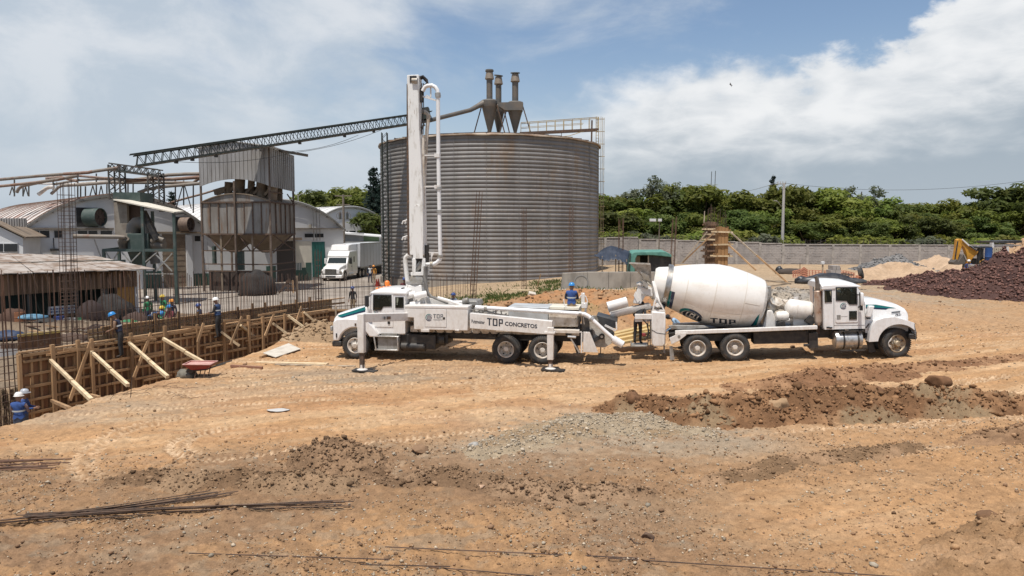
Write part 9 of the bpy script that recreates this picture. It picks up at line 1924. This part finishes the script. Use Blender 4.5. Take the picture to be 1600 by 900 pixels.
# loose timber and boards
t=thing('plywood_sheet','pale plywood sheet propped up on a timber left of the pump truck','plywood',on_ground(440,556));pl=[on_ground(411,557)+Vector((0,0,.12)),on_ground(431,560.5)+Vector((0,0,.04)),on_ground(470,548)+Vector((0,0,.06)),on_ground(451,543)+Vector((0,0,.16))];mb=MB();mb.hexa(pl,[p+Vector((0,0,.025))for p in pl]);ob('sheet',mb,ply_pale,t)
def plank(p0,p1,w,h,m,label,lift=.0):a,b=on_ground(*p0),on_ground(*p1);a.z+=h/2+lift;b.z+=h/2;t=thing('timber_plank',label,'timber',a,0,None);mb=MB();mb.bar(a,b,w,h);ob('plank',mb,m,t,bevel=.006)
plank((407,561),(419,557),.10,.12,wood,'short timber block under the plywood sheet');plank((400,567.5),(512,570),.20,.06,wood_pale,'long pale plank on the ground left of the front outrigger');plank((430,570.5),(555,573.5),.12,.05,wood_grey,'thin dark plank lying beside the long pale one');plank((361,574),(410,577),.12,.10,mat('reddish_timber',(.24,.12,.075),.85),'reddish round timber lying alone right of the wheelbarrow')
for i,(a,b,Yp,dz,lb)in enumerate((((958,522),(1022,507),30.8,0,'topmost'),((958,526),(1024,512),30.5,-.06,'second'),((960,531),(1026,517.5),30.2,-.1,'third'),((966,536),(1020,526),29.9,0,'lowest'))):q0,q1=Q(*a,Yp),Q(*b,Yp+.6);t=thing('timber_plank',f'{lb} of the yellow planks stacked under the mixer chute','timber',q0,0,'yellow planks under the chute');mb=MB();mb.bar(q0,q1,.34,.09);ob('plank',mb,mat('yellow_timber',(.58,.43,.20),.75,col2=(.48,.34,.15),nscale=3,vary=.1),t)
lump('dirt_clod','spilled whitish cement spot on the tracks below the wheelbarrow','cement spill',435,642,G(435,642).y,(.33,.20,.02),mat('cement_grey',(.45,.43,.40),.9),22,z=hz(G(435,642).x,G(435,642).y)-.0)
lump('plastic_scrap','crumpled white plastic beside the small dirt pile','plastic',560,728,G(560,728).y,(.13,.1,.08),fabric_w,23,z=hz(G(560,728).x,G(560,728).y))
lump('plastic_scrap','crumpled white plastic on the rubble near the last prop','plastic',417,532,33,(.3,.25,.2),fabric_w,24,z=hz(Q(417,532,33).x,33)+.05)
rb=MB();
def bars(p0,p1,n,spread,lift,label,group,m,bow=.0,r_=.0095):
 rnd=random.Random(n)
 for i in range(n):
  a,b=on_ground(p0[0]+rnd.uniform(-14,14),p0[1]+rnd.uniform(-1,1)*spread),on_ground(p1[0]+rnd.uniform(-26,26),p1[1]+rnd.uniform(-1,1)*spread);pts=[]
  for k in range(13):f=k/12;q=a.lerp(b,f);q.y+=bow*math.sin(math.pi*f);pts.append(q)
  up_=max(0,max(hz(q.x,q.y)-q.z for q in pts[2:11]))*.85+lift*(i%3)/3+.012
  for q in pts:q.z+=up_
  mb=MB();mb.tube(pts,r_,6);ob('rebar',mb,m,smooth=60,label=label,cat='rebar',group=group)
bars((-60,825),(352,773),9,2.2,.09,'rusty rebar of the curved bundle running off the left edge','curved rebar bundle',rusty,-.12)
bars((40,818),(530,794),10,5.0,.09,'rusty rebar of the long straight bundle in the left foreground','long rebar bundle',rusty,.06)
bars((-60,728),(92,723),5,.8,.05,'dark rebar of the upper short bundle at the left edge','upper rebar bundle',rebar_brown,0,.016);bars((-60,737),(72,731),5,.8,.05,'dark rebar of the lower short bundle at the left edge','lower rebar bundle',rebar_brown,0,.016)
for p0,p1,lb in(((306,870),(595,880),'single thin bar on the ground left of the frame middle'),((612,861),(1010,880),'single thin bar lying across the centre foreground'),((960,876),(1400,906),'long thin bar running to the bottom edge right of centre'),((575,890),(690,893),'short thin bar nearest the bottom edge'),((680,888),(820,902),'short thin bar slanting down at the bottom edge')):bars(p0,p1,1,0,.01,lb,None,rebar_m,0,.009)
wv=thing('bent_wire','tangled dark wires on the ground right of the trench lip','wire',on_ground(215,612));rnd=random.Random(2)
for k in range(9):
 a=on_ground(rnd.uniform(175,270),rnd.uniform(600,625));mb=MB();n_=7;ang=rnd.uniform(0,6.28);pts=[a]
 for j in range(n_):ang+=rnd.uniform(-.7,.7);q=pts[-1]+Vector((math.cos(ang)*.14,math.sin(ang)*.14,0));q.z=hz(q.x,q.y)+.03+.05*rnd.random();pts.append(q)
 mb.tube(pts,.007,4);ob('wire',mb,rebar_m,wv)
a=on_ground(204,622);mb=MB();mb.bar(a,a+Vector((.08,0,.75)),.016);ob('wire',mb,rebar_m,wv)
wv2=thing('bent_wire','short bent dark rod lying on the centre right foreground','wire',on_ground(1005,846));mb=MB();mb.tube([on_ground(*q)+Vector((0,0,.02))for q in((985,842),(992,850),(1006,852),(1020,848),(1022,840))],.008,5);ob('rod',mb,rebar_m,wv2)
# bird
q=Q(1142,132.5,62);bd=thing('bird','small dark bird gliding before the white cloud','bird',q);mb=MB();mb.lathe([(0,-.16),(.035,-.08),(.04,0),(.02,.1),(0,.18)],q,(1,.2,-.35),8);ob('body',mb,black,bd,smooth=60)
for s in(-1,1):mb=MB();a=Vector((.25,s*.6,.55*s)).normalized();mb.add([q+Vector((.05,0,0)),q+a*.18+Vector((-.03,0,.05)),q+a*.36+Vector((-.10,0,0)),q+a*.16+Vector((-.10,0,.02)),q+Vector((-.06,0,0))],[(0,1,2,3,4)]);w=ob('wing',mb,black,bd,fix=False);sd=w.modifiers.new('t','SOLIDIFY');sd.thickness=.012
